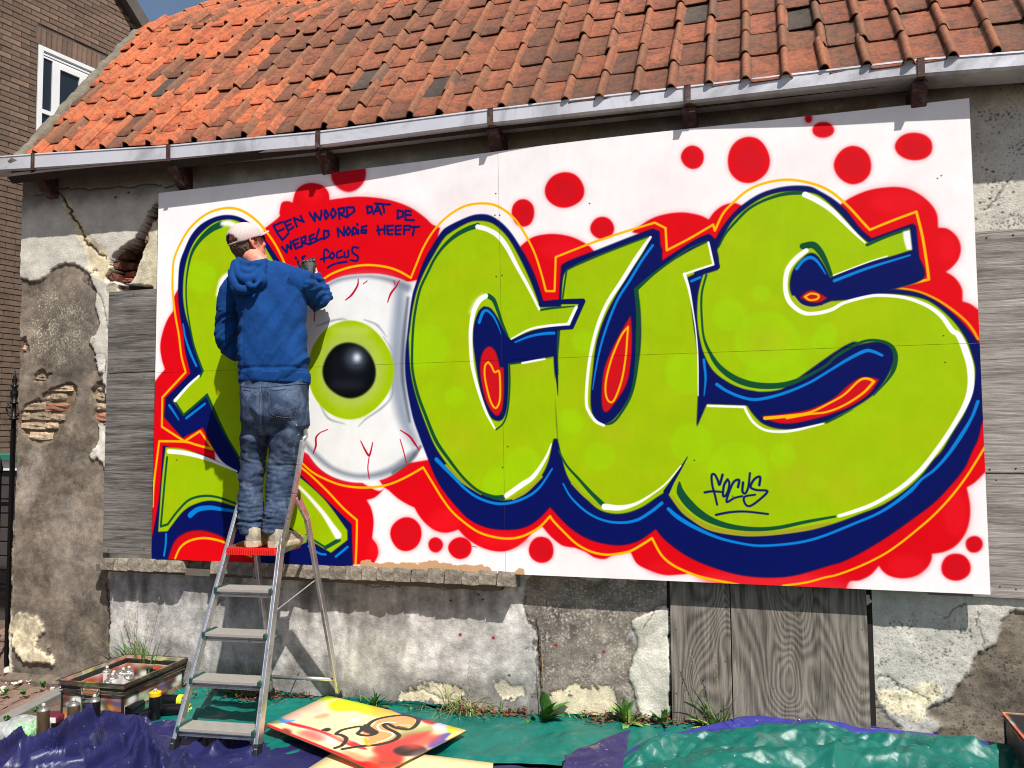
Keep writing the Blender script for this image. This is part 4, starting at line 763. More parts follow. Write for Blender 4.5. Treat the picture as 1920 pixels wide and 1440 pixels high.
# mortar along the verge
b = MB(); rings = []
for s in np.linspace(-.1, SLB, 60):
    p = roofp(-1.17, s); wv = .045+.025*float(perlin(s*9, 1.2)); hh = .045+.018*float(perlin(s*11, 5.2))
    n_ = nrm; rings.append([tuple(p+np.array([-wv-.02, 0, 0])-n_*.10), tuple(p+np.array([-wv-.01, 0, 0])+n_*(hh*.5)), tuple(p+np.array([-.01, 0, 0])+n_*hh), tuple(p+np.array([wv+.02*float(perlin(s*17, 8)), 0, 0])+n_*(hh*.6)), tuple(p+np.array([wv, 0, 0])-n_*.05)])
for s in np.linspace(SLB+.02, SLB+1.6, 40):
    p = roofp(-1.17, s); wv = .03+.02*float(perlin(s*9, 1.2)); n_ = nrm2; rings.append([tuple(p+np.array([-wv-.02, 0, 0])-n_*.10), tuple(p+np.array([-wv-.01, 0, 0])+n_*.01), tuple(p+np.array([-.01, 0, 0])+n_*.03), tuple(p+np.array([wv, 0, 0])+n_*.02), tuple(p+np.array([wv, 0, 0])-n_*.05)])
b.loft(rings).build('verge_mortar', M('verge_mortar', L(122, 114, 98), .95, var=.35, vs=20, bump=1, bs=70, dist=.01), bld, smooth=True)
# ------------------------------------------------------------------ ground
m_soil, t, b_ = newmat('soil_and_grit'); tc = node(t, 'ShaderNodeTexCoord'); v = tc.outputs['Object']
c = ramp(t, noise(t, v, 9, 8, .7, .4), [(.3, tuple(lin(np.array((92, 70, 54))/255)*.34)), (.52, tuple(lin(np.array((150, 124, 104))/255)*.34)), (.72, tuple(lin(np.array((180, 156, 130))/255)*.45))])
t.links.new(c, b_.inputs['Base Color']); b_.inputs['Roughness'].default_value = .95; bumpn(t, b_, noise(t, v, 40, 10, .75), 1.0, .02)
gxx = np.concatenate([np.linspace(-45, -3, 18), np.linspace(-2.8, 7, 110), np.linspace(7.5, 45, 16)]); gyy = np.concatenate([np.linspace(-40, -3, 16), np.linspace(-2.8, .4, 50), np.linspace(.8, 50, 20)])
GXX, GYY = np.meshgrid(gxx, gyy); ground = link('ground', grid_mesh('ground', GXX, GYY, gz(GXX)-.035+.010*fbm(GXX*2.3, GYY*2.3, 3.3)), m_soil, kind='structure')
# clinker paving left of the kerb
m_pav = M('paving_clinker', L(164, 132, 114, .45), .92, var=.3, vs=16, bump=.7, bs=60, rnd=.28, dirt=L(120, 104, 90, .45), dirts=6)
PV = [rough_brick('paving_brick', .2, .098, .07, m_pav, 60+i) for i in range(3)]
ka, kb = gp(0, 1349), gp(106, 1296); kd = (kb-ka)[:2]; kd /= np.linalg.norm(kd); kn = np.array([-kd[1], kd[0]]); ang = math.atan2(kd[1], kd[0]); npv = 0
for i in range(-12, 26):
    for j in range(0, 16):
        q = ka[:2]+kd*(i*.207+(.1 if j % 2 else 0)-.3)+kn*(.10+j*.105)
        if q[1] > -.06 and q[0] > -1.36 or q[0] > .35 or q[0] < -3.4 or q[1] > 2.2: continue
        o = bpy.data.objects.new('paving_brick', random.choice(PV)); C.objects.link(o); o.parent = ground; npv += 1
        o.location = (q[0], q[1], float(gz(q[0]))-.048+random.uniform(-.005, .006)); o.rotation_euler = (random.gauss(0, .02), random.gauss(0, .02), ang+random.gauss(0, .03))
for i in range(60):
    x = -1.6+.207*(i % 12); y = -2.6+.105*(i//12)
m_kerb = M('kerb_concrete', L(158, 154, 146, .5), .9, var=.18, vs=12, bump=.5, bs=60)
kerb = empty('kerb', (ka[0], ka[1], ka[2]), kind='structure')
for i in range(5):
    p = ka[:2]+kd*(-2.2+i*1.0); q = p+kd*.985; z = float(gz(p[0]))-.02; MB().beam((p[0], p[1], z-.05), (q[0], q[1], float(gz(q[0]))-.07), .10, .14, side=(kn[0], kn[1], 0)).build('kerb_stone', m_kerb, kerb, bevel=.006)
ksx = 0
# ------------------------------------------------------------------ neighbour house: brick gable seen past the eaves
NA = R(9.1); ND = np.array([math.sin(NA), math.cos(NA), 0]); NN = np.array([math.cos(NA), -math.sin(NA), 0]); NO = np.array([-4.0, 2.35, 0.0])
def nw(s, z, o=0.0): return tuple(NO+ND*s+NN*o+np.array([0, 0, z]))
def nsz(u, v):                                         # pixel -> (s, z) on the gable wall
    d = ray(u, v); tt = (NN@(NO-CAMP))/(NN@d); p = CAMP+tt*d; return float((p-NO)@ND), float(p[2])
house = empty('brick_house', nw(0, 0), 'brown brick house behind the old building with a white window half hidden by the roof', 'house')
s1, z1 = nsz(232, 0); s2, z2 = nsz(266, 56); gsl = (z2-z1)/(s2-s1)
ztop = lambda s: min(z1+gsl*(s-s1), 11.0)
m_mort = M('house_mortar', L(96, 82, 70, .55), .95, bump=.5, bs=60)
prof = [nw(-7, -.4), nw(7, -.4), nw(7, max(ztop(7), 1)), nw(s1, z1)]; sr = s1-(11-z1)/abs(gsl) if False else -1.8; prof += [nw(sr, z1+gsl*(sr-s1)), nw(-7, z1+gsl*(sr-s1)-4.5)]
prof2 = [tuple(np.array(p)-NN*.3-np.array([0, 0, 0])) for p in prof]; hw = MB().loft([prof, prof2]).build('wall', m_mort, house)
m_hb = M('house_brick', L(138, 112, 94, .60), .92, var=.25, vs=9, bump=.5, bs=50, rnd=.26, dirt=L(92, 76, 66, .6), dirts=5)
def nbox(bld_, s0, s1_, za, zb, o0, o1): 
    vs = [nw(s, z, o) for s in (s0, s1_) for z in (za, zb) for o in (o0, o1)]; bld_.add(vs, [(0, 1, 3, 2), (4, 6, 7, 5), (0, 4, 5, 1), (2, 3, 7, 6), (0, 2, 6, 4), (1, 5, 7, 3)])
ws0, wz1 = nsz(71, 84); _, wz0 = nsz(71, 256); wz0 -= .55; ws1 = ws0+1.75
bme = MB(); nbox(bme, 0, .205, 0, .052, 0, 0)
e1 = MB(); R3 = Matrix(((ND[0], NN[0], 0), (ND[1], NN[1], 0), (0, 0, 1)))
bmesh_b = MB().box((0, 0, 0), (.205, .012, .052)).mesh('brick'); bmesh_b.materials.append(m_hb)
bmesh_s = MB().box((0, 0, 0), (.052, .014, .205)).mesh('brick'); bmesh_s.materials.append(m_hb)
Mh = R3.to_4x4(); stuffb = MB(); hbn = 0
def hbrick(s, z, me):
    global hbn
    p = Vector(nw(s, z, 0)); d = np.array(p)-CAMP; zf = d@CF; u = 960+FPX*(d@CR)/zf; v = 720-FPX*(d@CU)/zf
    vis = -20 < u < 275 and -15 < v < 300
    if not (-60 < u < 420 and -60 < v < 1100): return
    Mx = Matrix.Translation(p+Vector(tuple(NN*random.uniform(-.003, .003)))) @ Mh
    if vis and hbn < 298: o = bpy.data.objects.new('brick', me); C.objects.link(o); o.parent = hw; o.matrix_world = Mx; hbn += 1
    else: stuffb.add([Mx @ q.co for q in me.vertices], [tuple(f.vertices) for f in me.polygons])
allb = []
for r_ in range(int(9.6/.062)):
    z = .02+r_*.062
    for k in range(-6, 12):
        s = k*.215+(.1075 if r_ % 2 else 0)
        if z+.06 > ztop(s+.2) - .04: continue
        if s+.2 > ws0-.01 and s < ws1 and z > wz0-.06 and z < wz1+.215:
            if s < ws0-.05: p_ = Matrix.Translation(Vector(nw(s, z, 0))) @ Mh @ Matrix.Scale((ws0-.012-s)/.205, 4, (1, 0, 0)); stuffb.add([p_ @ q.co for q in bmesh_b.vertices], [tuple(f.vertices) for f in bmesh_b.polygons])
            continue
        allb.append((s, z))
allb.sort(key=lambda q: (q[0]-.8)**2*.3+(q[1]-6)**2)
for s, z in allb: hbrick(s, z, bmesh_b)
for k in range(28): hbrick(ws0-.03+k*.064, wz1+.008, bmesh_s)
if stuffb.v: stuffb.build('brickwork', m_hb, hw, kind='stuff')
m_wf = M('white_frame', L(238, 238, 236), .4, var=.04); m_glass, t, b_ = newmat('dark_glass'); b_.inputs['Base Color'].default_value = (.012, .016, .022, 1); b_.inputs['Roughness'].default_value = .08; b_.inputs['Specular IOR Level'].default_value = .6
win = empty('window', nw(ws0, wz0)); win.parent = house; win.matrix_parent_inverse = house.matrix_world.inverted()
b = MB(); ft = .05
def fr(s0, s1_, za, zb, o=.0): nbox(b, s0, s1_, za, zb, .002, .028+o)
fr(ws0, ws0+.055, wz0, wz1); fr(ws1-.05, ws1, wz0, wz1); fr(ws0+.055, ws1-.05, wz1-.05, wz1); sA, _ = nsz(96, 150); sB, _ = nsz(146, 170); _, zT = nsz(96, 215); _, zG = nsz(100, 118)
fr(sA, sA+.09, wz0, zG, .002); fr(sB, sB+.07, wz0, zG, .002); fr(ws0+.055, sA, zT-.03, zT+.02); fr(sA+.09, sB, zT-.03, zT+.02); fr(sA+.09, sB, zG-.06, zG, .004); fr(sB+.07, ws1-.05, zG-.06, zG, .004)
b.build('frame', m_wf, win, bevel=.003)
b = MB(); nbox(b, ws0+.02, ws1-.02, wz0, wz1-.02, .001, .006); b.build('pane', m_glass, win)
b = MB(); zz = zG
while zz < wz1-.06: nbox(b, ws0+.055, ws1-.05, zz+.006, zz+.026, .007, .020); zz += .034
b.build('louvre', m_wf, win)
b = MB(); q0 = nw(s1-1.6, ztop(s1-1.6)+0, .05); p_, q_ = np.array(nw(s1-3, z1+gsl*(-3), .06)), np.array(nw(s2+3, z1+gsl*(s2+3-s1), .06)); b.beam(p_, q_, .12, .16, side=tuple(NN)); b.build('verge_board', M('verge_board', L(96, 88, 82), .8), house)
# garden shed and railings glimpsed at the far left
shed = empty('garden_shed', tuple(at(10, 1100, Y=1.6)), 'dark shed with green trim and white fascia seen behind the iron railing', 'shed')
y0 = 1.6; xr_ = -2.02; zf0 = at(10, 872, Y=y0)[2]; 
m_shed = M('shed_dark', L(66, 60, 58), .8); MB().box((-5, y0, -.2), (xr_, y0+1.5, zf0-.02)).build('shed_wall', m_shed, shed)
for k in range(9):
    zz = .08+k*.135
    if zz < zf0-.15: MB().box((-5, y0-.02, zz), (xr_, y0-.001, zz+.122)).build('plank', m_shed, shed, bevel=.003)
MB().box((-5.0, y0-.05, zf0-.05), (xr_+.04, y0+1.5, zf0+.05)).build('fascia', m_wf, shed); MB().box((-5, y0-.09, zf0+.052), (xr_+.08, y0+1.5, zf0+.10)).build('roof_trim', M('green_trim', L(40, 120, 100), .5), shed)
m_iron = M('black_iron', L(30, 28, 30), .45, .6, var=.2, bump=.1, bs=60)
gate = empty('iron_railing', tuple(at(14, 1120, Y=.28)), 'black wrought iron railing with a spear finial at the left corner of the building', 'railing')
gp_ = at(16, 1120, Y=.28); zt = at(16, 700, Y=.28)[2]; gx_ = gp_[0]; zb = -.1
MB().beam((gx_, .28, zb), (gx_, .28, zt-.42), .026, .026).build('post', m_iron, gate)
f = MB(); prof = [(.016, -.42), (.016, -.36), (.034, -.355), (.034, -.345), (.016, -.34), (.018, -.28), (.014, -.24), (.030, -.235), (.030, -.225), (.016, -.22), (.026, -.17), (.030, -.15), (.014, -.12), (.022, -.11), (.022, -.10), (.012, -.09), (.020, -.06), (.010, -.02), (.001, .03)]
f.lathe([(r_, z) for r_, z in prof], 12, Matrix.Translation((gx_, .28, zt))); f.build('finial', m_iron, gate, smooth=True)
f = MB()
for sg in (-1, 1):
    f.tube([(gx_+sg*.012, .28, zt-.34), (gx_+sg*.05, .28, zt-.32), (gx_+sg*.075, .28, zt-.27), (gx_+sg*.06, .28, zt-.235), (gx_+sg*.04, .28, zt-.25), (gx_+sg*.048, .28, zt-.27)], .007, 6)
f.build('scroll', m_iron, gate, smooth=True)
for k in range(1, 9): 
    xx_ = gx_-.115*k; MB().beam((xx_, .28, zb), (xx_, .28, zt-.75), .014, .014).build('bar', m_iron, gate); MB().lathe([(.012, 0), (.018, .03), (.004, .1), (.001, .13)], 8, Matrix.Translation((xx_, .28, zt-.76))).build('spear_tip', m_iron, gate, smooth=True)
for zz in (at(10, 945, Y=.28)[2], at(10, 1105, Y=.28)[2]): MB().beam((gx_-1.2, .28, zz), (gx_, .28, zz), .012, .03, side=(0, 1, 0)).build('rail', m_iron, gate)

# ------------------------------------------------------------------ stepladder
m_alu = M('ladder_aluminium', L(214, 214, 214), .30, .85, var=.10, vs=9, bump=.12, bs=60, dirt=L(150, 140, 130), dirts=9); m_tread = M('ladder_tread', L(196, 190, 180, .6), .55, .25, var=.12, vs=20, sc=(1, 8, 8))
m_capg = M('green_end_cap', L(30, 70, 60), .5); m_red = M('red_platform', L(232, 30, 24), .55, var=.12, bump=.1); m_blk = M('black_plastic', L(30, 30, 32), .5, var=.1)
lad = empty('stepladder', (1.13, -.5, 0), 'aluminium stepladder with four grey treads and a red top, standing under the painter', 'ladder')
TH = .107; cT, sT = math.cos(TH), math.sin(TH)
def lw(dx, dy, z): return Vector((1.13+dx*cT-dy*sT, -.91+dx*sT+dy*cT, z))
def lhalf(z): return (.469-.147*z)/2
side = Vector((cT, sT, 0))
for sg in (-1, 1):
    zt_ = 1.03 if sg > 0 else 1.60
    a = lw(sg*lhalf(-.0), -.0, -.0); b2 = lw(sg*lhalf(zt_), .395*zt_, zt_)
    r = MB(); r.beam(a, b2, .018, .055, side=side); r.beam(a+side*(-sg*.011)+Vector((0, -.022, 0)), b2+side*(-sg*.011)+Vector((0, -.022, 0)), .008, .006, side=side); r.build('side_rail', m_alu, lad, bevel=.004)
    MB().beam(lw(sg*lhalf(0), -.004, -.035), lw(sg*lhalf(.05), .395*.03, .03), .026, .064, side=side, w2=.024, d2=.060).build('rubber_foot', m_blk, lad, bevel=.004)
h = MB(); z = 1.62; rt_ = [Vector(at(u_, v_, Y=y_)) for u_, v_, y_ in ((533, 1008, -.528), (541, 972, -.545), (552, 925, -.55), (561, 872, -.548), (568, 825, -.54))]
uh = MB()
for a, b2 in zip(rt_[:-1], rt_[1:]): uh.beam(a, b2, .018, .045, side=side)
uh.build('hand_rail', m_alu, lad, bevel=.004)
hp = [lw(-lhalf(z), .395*z, z), lw(-lhalf(z), .395*z+.02, z+.05), lw(-lhalf(z)+.05, .395*z+.05, z+.09), lw(lhalf(z)-.05, .395*z+.05, z+.09), lw(lhalf(z)+.06, .395*z+.0, z+.06), rt_[-1]+Vector((.0, .03, .02)), rt_[-1]]; h.tube(hp, .013, 10); h.build('hoop', m_alu, lad, smooth=True)
for k in range(1, 5):
    z = .084+(k-1)*.222; hw_ = lhalf(z)-.012; y = .395*z
    fr_ = MB(); fr_.beam(lw(-hw_, y-.022, z-.034), lw(hw_, y-.022, z-.034), .014, .012, side=(0, 1, 0)); fr_.beam(lw(-hw_, y+.035, z-.018), lw(hw_, y+.035, z-.018), .10, .022, side=(0, 1, 0)); fr_.build('tread_frame', m_alu, lad, bevel=.002)
    tr = MB(); tr.beam(lw(-hw_, y+.02, z-.004), lw(hw_, y+.02, z-.004), .125, .014, side=(0, 1, 0))
    for q in range(9): yy2 = y-.034+q*.0135; tr.beam(lw(-hw_, yy2, z+.004), lw(hw_, yy2, z+.004), .006, .004, side=(0, 1, 0))
    tr.build('tread', m_tread, lad)
    for sg in (-1, 1):
        MB().beam(lw(sg*(hw_-.004), y-.046, z-.004), lw(sg*(hw_-.004), y+.088, z-.004), .020, .030, side=side).build('end_cap', m_capg, lad, bevel=.004)
zp = .965; pw = lhalf(zp)-.012
pf = MB(); pf.beam(lw(0, .345, zp-.02), lw(0, .655, zp-.02), 2*pw, .03, side=side); pf.build('platform', m_red, lad, bevel=.006)
pf = MB(); n_ = 22
for q in range(n_): dx = -pw+.008+(2*pw-.016)*q/(n_-1); pf.beam(lw(dx, .338, zp-.036), lw(dx, .338, zp+.004), .007, .012, side=side)
pf.build('platform_ribs', m_red, lad)
for sg in (-1, 1): MB().beam(lw(sg*(pw+.002), .36, zp-.02), lw(sg*(pw+.002), .72, zp+.01), .006, .045, side=side).build('platform_bracket', m_alu, lad, bevel=.002)
# rear support frame
xr1 = Vector((1.352, -.03, .0)); xl1 = Vector((.90, -.07, -.01)); ht_r = Vector(at(556, 930, Y=-.50)); ht_l = lw(-lhalf(1.25)-.0, .395*1.25+.02, 1.27)
for base, top, sg in ((xr1, ht_r, 1), (xl1, ht_l, -1)):
    knee = top.lerp(base, .12)+Vector((0, .05, .02)); r = MB(); r.beam(base, knee, .022, .042, side=side); r.beam(knee, top, .022, .042, side=side, d2=.05); r.build('rear_leg', m_alu, lad, bevel=.004)
    MB().beam(base+Vector((0, 0, -.01)), base+(top-base)*.035, .034, .055, side=side).build('rubber_foot', m_blk, lad, bevel=.005); MB().ball(top+Vector((0, .01, 0)), (.018, .02, .04), 10, 8).build('hinge', m_blk, lad, smooth=True)
MB().tube([xl1.lerp(ht_l, .10), xr1.lerp(ht_r, .10)], .012, 10).build('rear_brace', m_alu, lad, smooth=True)
for sg, base, top in ((-1, xl1, ht_l), (1, xr1, ht_r)):
    MB().tube([lw(sg*lhalf(.62), .395*.62+.02, .64), base.lerp(top, .60)], .004, 6).build('spreader_bar', m_alu, lad)
MB().box((-.004, -.001, 0), (.004, .001, .05), Matrix.Translation(lw(lhalf(1.13)+.0, .395*1.13-.03, 1.11)) @ Matrix.Rotation(-.38, 4, 'X')).build('sticker', M('red_sticker', L(200, 40, 50), .5), lad)
# ------------------------------------------------------------------ the painter
def remesh(mb, voxel, sm=4, name='m', smooth=True):
    me = mb.mesh(name); o = bpy.data.objects.new('tmp', me); C.objects.link(o); md = o.modifiers.new('r', 'REMESH'); md.mode = 'VOXEL'; md.voxel_size = voxel; md.use_smooth_shade = smooth
    if sm: s_ = o.modifiers.new('s', 'SMOOTH'); s_.factor = .5; s_.iterations = sm
    dg = bpy.context.evaluated_depsgraph_get(); ev = o.evaluated_get(dg); m2 = bpy.data.meshes.new_from_object(ev); m2.name = name; bpy.data.objects.remove(o); bpy.data.meshes.remove(me)
    m2.polygons.foreach_set('use_smooth', [True]*len(m2.polygons)); return m2
def getco(me): a = np.empty(len(me.vertices)*3, np.float32); me.vertices.foreach_get('co', a); return a.reshape(-1, 3).astype(float)
def getno(me): a = np.empty(len(me.vertices)*3, np.float32); me.vertices.foreach_get('normal', a); return a.reshape(-1, 3).astype(float)
def setco(me, a): me.vertices.foreach_set('co', a.astype(np.float32).ravel()); me.update()
def displ(me, fn):
    c = getco(me); n = getno(me); setco(me, c+n*fn(c, n)[:, None])
BYAW = .30                                             # his body is turned a little to the left of the wall normal
eL = np.array([math.cos(BYAW), math.sin(BYAW), 0]); eF = np.array([-math.sin(BYAW), math.cos(BYAW), 0])
def ring(v, uL, uR, Y, dep, n=36, sq=2.3, tilt=0.0, phi=None, dz=0.0):
    a = at(uL, v, Y=Y); b2 = at(uR, v, Y=Y); c = (a+b2)/2; mid = (uL+uR)/2
    vd = c-CAMP; vd[2] = 0; dist = np.linalg.norm(vd); vd /= dist; ph = BYAW if phi is None else phi
    el = np.array([math.cos(ph), math.sin(ph), 0]); ef = np.array([-math.sin(ph), math.cos(ph), 0]); perp = np.array([vd[1], -vd[0], 0]); Wd = abs((b2-a)@perp)/2
    cd_ = abs(el@perp); sd_ = abs(ef@perp); ax = math.sqrt(max(Wd*Wd-(dep*sd_)**2, (.5*Wd)**2))/cd_
    out = []
    for k in range(n):
        t = 2*PI*k/n; cx_, sy_ = math.cos(t), math.sin(t); x = ax*math.copysign(abs(cx_)**(2/sq), cx_); y = dep*math.copysign(abs(sy_)**(2/sq), sy_)
        p = c+el*x+ef*y; p[2] += tilt*x+dz; out.append(Vector(p))
    return out
pers = empty('person', tuple(lw(0, .45, .99)), 'man in a blue hoodie, faded jeans and pale cap, spraying the mural from the stepladder', 'person')
m_skin, t, b_ = newmat('skin'); tc = node(t, 'ShaderNodeTexCoord'); c_ = ramp(t, noise(t, tc.outputs['Object'], 22, 6, .6), [(.3, tuple(lin(np.array((206, 120, 96))/255)*.75)), (.7, tuple(lin(np.array((238, 168, 140))/255)*.75))]); t.links.new(c_, b_.inputs['Base Color']); b_.inputs['Roughness'].default_value = .55; b_.inputs['Subsurface Weight'].default_value = .08; b_.inputs['Subsurface Radius'].default_value = (.01, .004, .002)
def cloth(name, col, var=.12, vs=5, weave=900, wb=.15, rough=.92, wear=None):
    m, t, b = newmat(name); tc = node(t, 'ShaderNodeTexCoord'); v = tc.outputs['Object']; c = np.array(col[:3]); o = ramp(t, noise(t, v, vs, 6, .65), [(.3, tuple(c*(1-var))), (.7, tuple(c*(1+var)))])
    if wear is not None: o = mixc(t, o, wear, ramp(t, noise(t, v, 11, 7, .7, .5), [(.46, (0, 0, 0)), (.70, (.8, .8, .8))]))
    fine = ramp(t, noise(t, v, weave*.3, 2, .5), [(.3, (.85,)*3), (.7, (1.08,)*3)]); o = mixc(t, o, fine, 1.0, 'MULTIPLY'); t.links.new(o, b.inputs['Base Color']); b.inputs['Roughness'].default_value = rough; b.inputs['Specular IOR Level'].default_value = .2
    b.inputs['Sheen Weight'].default_value = 0.0; b.inputs['Sheen Roughness'].default_value = .5; bumpn(t, b, noise(t, v, weave, 2, .5), wb, .001); bumpn(t, b, noise(t, v, 60, 6, .6), .25, .004); return m
m_hood = cloth('blue_fleece', L(16, 82, 158, .46)); m_jean = cloth('faded_denim', L(60, 76, 104, .56), var=.25, vs=7, wear=L(118, 136, 164, .62)); m_capf = cloth('pale_cap_cotton', L(228, 206, 202, .62), var=.08, vs=12, weave=600)
m_hair = M('short_hair', L(98, 72, 54), .8, var=.45, vs=160, bump=.9, bs=400, dist=.002); m_glove = M('black_glove', L(34, 32, 30), .6, var=.2, bump=.4, bs=200)
# --- body: one continuous surface under the clothes
HC = np.array(at(463, 458, Y=-.40)); 
sl_, sr_ = at(440, 532, Y=-.44), at(566, 518, Y=-.40); el_, er_ = at(424, 632, Y=-.40), at(601, 558, Y=-.19); wr_ = at(589, 520, Y=-.235); wl_ = at(470, 640, Y=-.17)
hipL, hipR = at(480, 770, Y=-.42), at(548, 770, Y=-.40); knL, knR = at(476, 865, Y=-.42), at(532, 865, Y=-.40); anL, anR = at(470, 985, Y=-.46), at(515, 985, Y=-.44)
b = MB()
b.loft([ring(v_, l_, r_, -.41, d_, 20) for v_, l_, r_, d_ in ((760, 470, 566, .08), (700, 476, 560, .08), (620, 472, 556, .09), (560, 462, 560, .09), (530, 462, 560, .08), (505, 476, 524, .06))])
nk = [at(492, 508, Y=-.42), at(486, 492, Y=-.415), HC+np.array([.02, .0, -.07])]
b.tube([nk[0], nk[1], nk[2]], [.068, .058, .060], 18)
def limb(pts, rs): b.tube(pts, rs, 14)
limb([sl_+np.array([.03, 0, 0]), (sl_+el_)/2, el_, (el_+wl_)/2, wl_], [.045, .042, .036, .034, .025]); limb([sr_+np.array([-.03, 0, 0]), (sr_+er_)/2, er_, (er_+wr_)/2, wr_], [.045, .042, .036, .034, .026])
limb([hipL, knL, (knL*.6+anL*.4), anL, anL-np.array([0, 0, .06])], [.075, .048, .05, .034, .034]); limb([hipR, knR, (knR*.6+anR*.4), anR, anR-np.array([0, 0, .06])], [.075, .048, .05, .034, .034])
# head: looks up and to the right, towards the words
HY = -.72; hX = Vector((math.sin(-HY), math.cos(-HY), 0)); hX = Vector((math.cos(.70-PI/2+PI/2), 0, 0)); 
face = Vector((.36, .84, .42)).normalized(); hs = face.cross(Vector((0, 0, 1))).normalized(); hu = hs.cross(face).normalized(); MHd = Matrix(((hs.x, face.x, hu.x, HC[0]), (hs.y, face.y, hu.y, HC[1]), (hs.z, face.z, hu.z, HC[2]), (0, 0, 0, 1)))
def hd(x, y, z): return MHd @ Vector((x, y, z))     # x = his right, y = forward, z = up
b.ball((0, 0, 0), (.076, .098, .104), 22, 16, MHd @ Matrix.Translation((0, -.004, .018))); b.ball((0, 0, 0), (.058, .070, .070), 18, 12, MHd @ Matrix.Translation((0, .028, -.055))); b.ball((0, 0, 0), (.026, .020, .020), 12, 8, MHd @ Matrix.Translation((0, .086, -.104)))
b.tube([hd(0, .094, .02), hd(0, .112, -.022), hd(0, .100, -.036)], [.010, .016, .010], 10)
for sg in (-1, 1): b.tube([hd(sg*.018, .086, .028), hd(sg*.05, .078, .030)], .012, 8); b.ball(tuple(hd(sg*.036, .080, -.03)), .020, 10, 8)
b.tube([hd(-.022, .096, -.062), hd(0, .103, -.060), hd(.022, .096, -.062)], .007, 8)
body_me = remesh(b, .0075, 3, 'body'); body = link('body', body_me, m_skin, pers)
e = MB()
for sg in (1, -1):
    cpt = [( .074, -.012, .012), (.084, -.030, .030), (.086, -.034, .006), (.082, -.024, -.022), (.075, -.010, -.036)]
    e.tube([hd(sg*x, y, z) for x, y, z in [(.073, .004, .018), (.080, -.006, .034), (.087, -.022, .034), (.089, -.030, .012), (.084, -.022, -.014), (.077, -.008, -.032), (.072, .004, -.030)]], [.004, .006, .007, .007, .006, .008, .005], 8)
    e.ball(tuple(hd(sg*.076, -.010, 0)), (.009, .016, .026), 10, 8)
m_ear = M('ear_skin', L(226, 132, 108), .55, var=.1); link('ears', remesh(e, .0035, 2, 'ears'), m_ear, body)
hr = MB(); hr.ball((0, 0, 0), (.0795, .096, .096), 26, 18, MHd @ Matrix.Translation((0, -.012, .006))); hr.ball((0, 0, 0), (.060, .058, .06), 20, 12, MHd @ Matrix.Translation((0, -.034, -.062)))
hm = remesh(hr, .005, 2, 'hair'); displ(hm, lambda c, n: .0035*perlin(c[:, 0]*90, c[:, 1]*90, c[:, 2]*60))
bm = bmesh.new(); bm.from_mesh(hm); iv = MHd.inverted(); dl = [v for v in bm.verts if (lambda q: q.y > .030-.35*max(q.z, -.03)*0 and q.z < .05 or q.y > .04 or (abs(q.x) > .055 and q.y > -.005 and q.z < -.01))(iv @ v.co)]; bmesh.ops.delete(bm, geom=dl, context='VERTS'); bm.to_mesh(hm); bm.free(); link('hair', hm, m_hair, body)
# cap: crown with rear opening, strap and brim
cp = MB(); rings = []; crown_r = lambda th: 1
nv, nu = 18, 48; V_ = []; F_ = []
for i in range(nv):
    th = i/(nv-1)*R(96)
    for k in range(nu):
        ph = 2*PI*k/nu; x = .0875*math.sin(th)*math.cos(ph); y = .107*math.sin(th)*math.sin(ph); z = .095*math.cos(th); seam = .0012*abs(math.sin(3*ph)); V_.append(hd(x*(1-seam*8), y-.004, z+.034+.004*math.cos(ph*6)*math.sin(th)*.4))
for i in range(nv-1):
    for k in range(nu):
        th = (i+.5)/(nv-1)*96; ph = math.degrees(2*PI*(k+.5)/nu); da = abs(((ph-270)+180) % 360-180)
        if 58 < th < 91 and da < 38*math.sqrt(max(0, 1-((92-th)/34)**2)): continue
        F_.append((i*nu+k, i*nu+(k+1) % nu, (i+1)*nu+(k+1) % nu, (i+1)*nu+k))
cp.add(V_, F_); o = cp.build('cap', m_capf, pers, smooth=True); md = o.modifiers.new('t', 'SOLIDIFY'); md.thickness = .003; md.offset = 1
br = MB(); V_ = []; F_ = []; nb = 17; nr = 6
for i in range(nr):
    r = i/(nr-1)
    for k in range(nb):
        a_ = R(-62+124*k/(nb-1)); x0, y0_ = .086*math.sin(a_), .102*math.cos(a_); le = .070*math.cos(a_*1.35)**.7 if abs(a_*1.35) < PI/2 else 0
        V_.append(hd(x0*(1+.08*r), y0_+le*r, .026+.004*r-.24*x0*x0*(8+10*r)*.5+.010*r))
for i in range(nr-1):
    for k in range(nb-1): a_ = i*nb+k; F_.append((a_, a_+1, a_+nb+1, a_+nb))
br.add(V_, F_); ob = br.build('brim', m_capf, o, smooth=True); md = ob.modifiers.new('t', 'SOLIDIFY'); md.thickness = .0035
# sunglasses
g = MB()
for sg in (-1, 1):
    g.tube([hd(sg*.079, -.010, .020), hd(sg*.082, .03, .024), hd(sg*.074, .082, .020)], [.0025, .003, .004], 8); g.ball((0, 0, 0), (.026, .006, .020), 12, 8, MHd @ Matrix.Translation((sg*.036, .104, .012)) @ Matrix.Rotation(-sg*.3, 4, 'Z'))
g.tube([hd(-.012, .11, .016), hd(.012, .11, .016)], .003, 6); m_sun = M('sunglass_black', L(20, 18, 18), .15, var=.05); g.build('sunglasses', m_sun, pers, smooth=True)
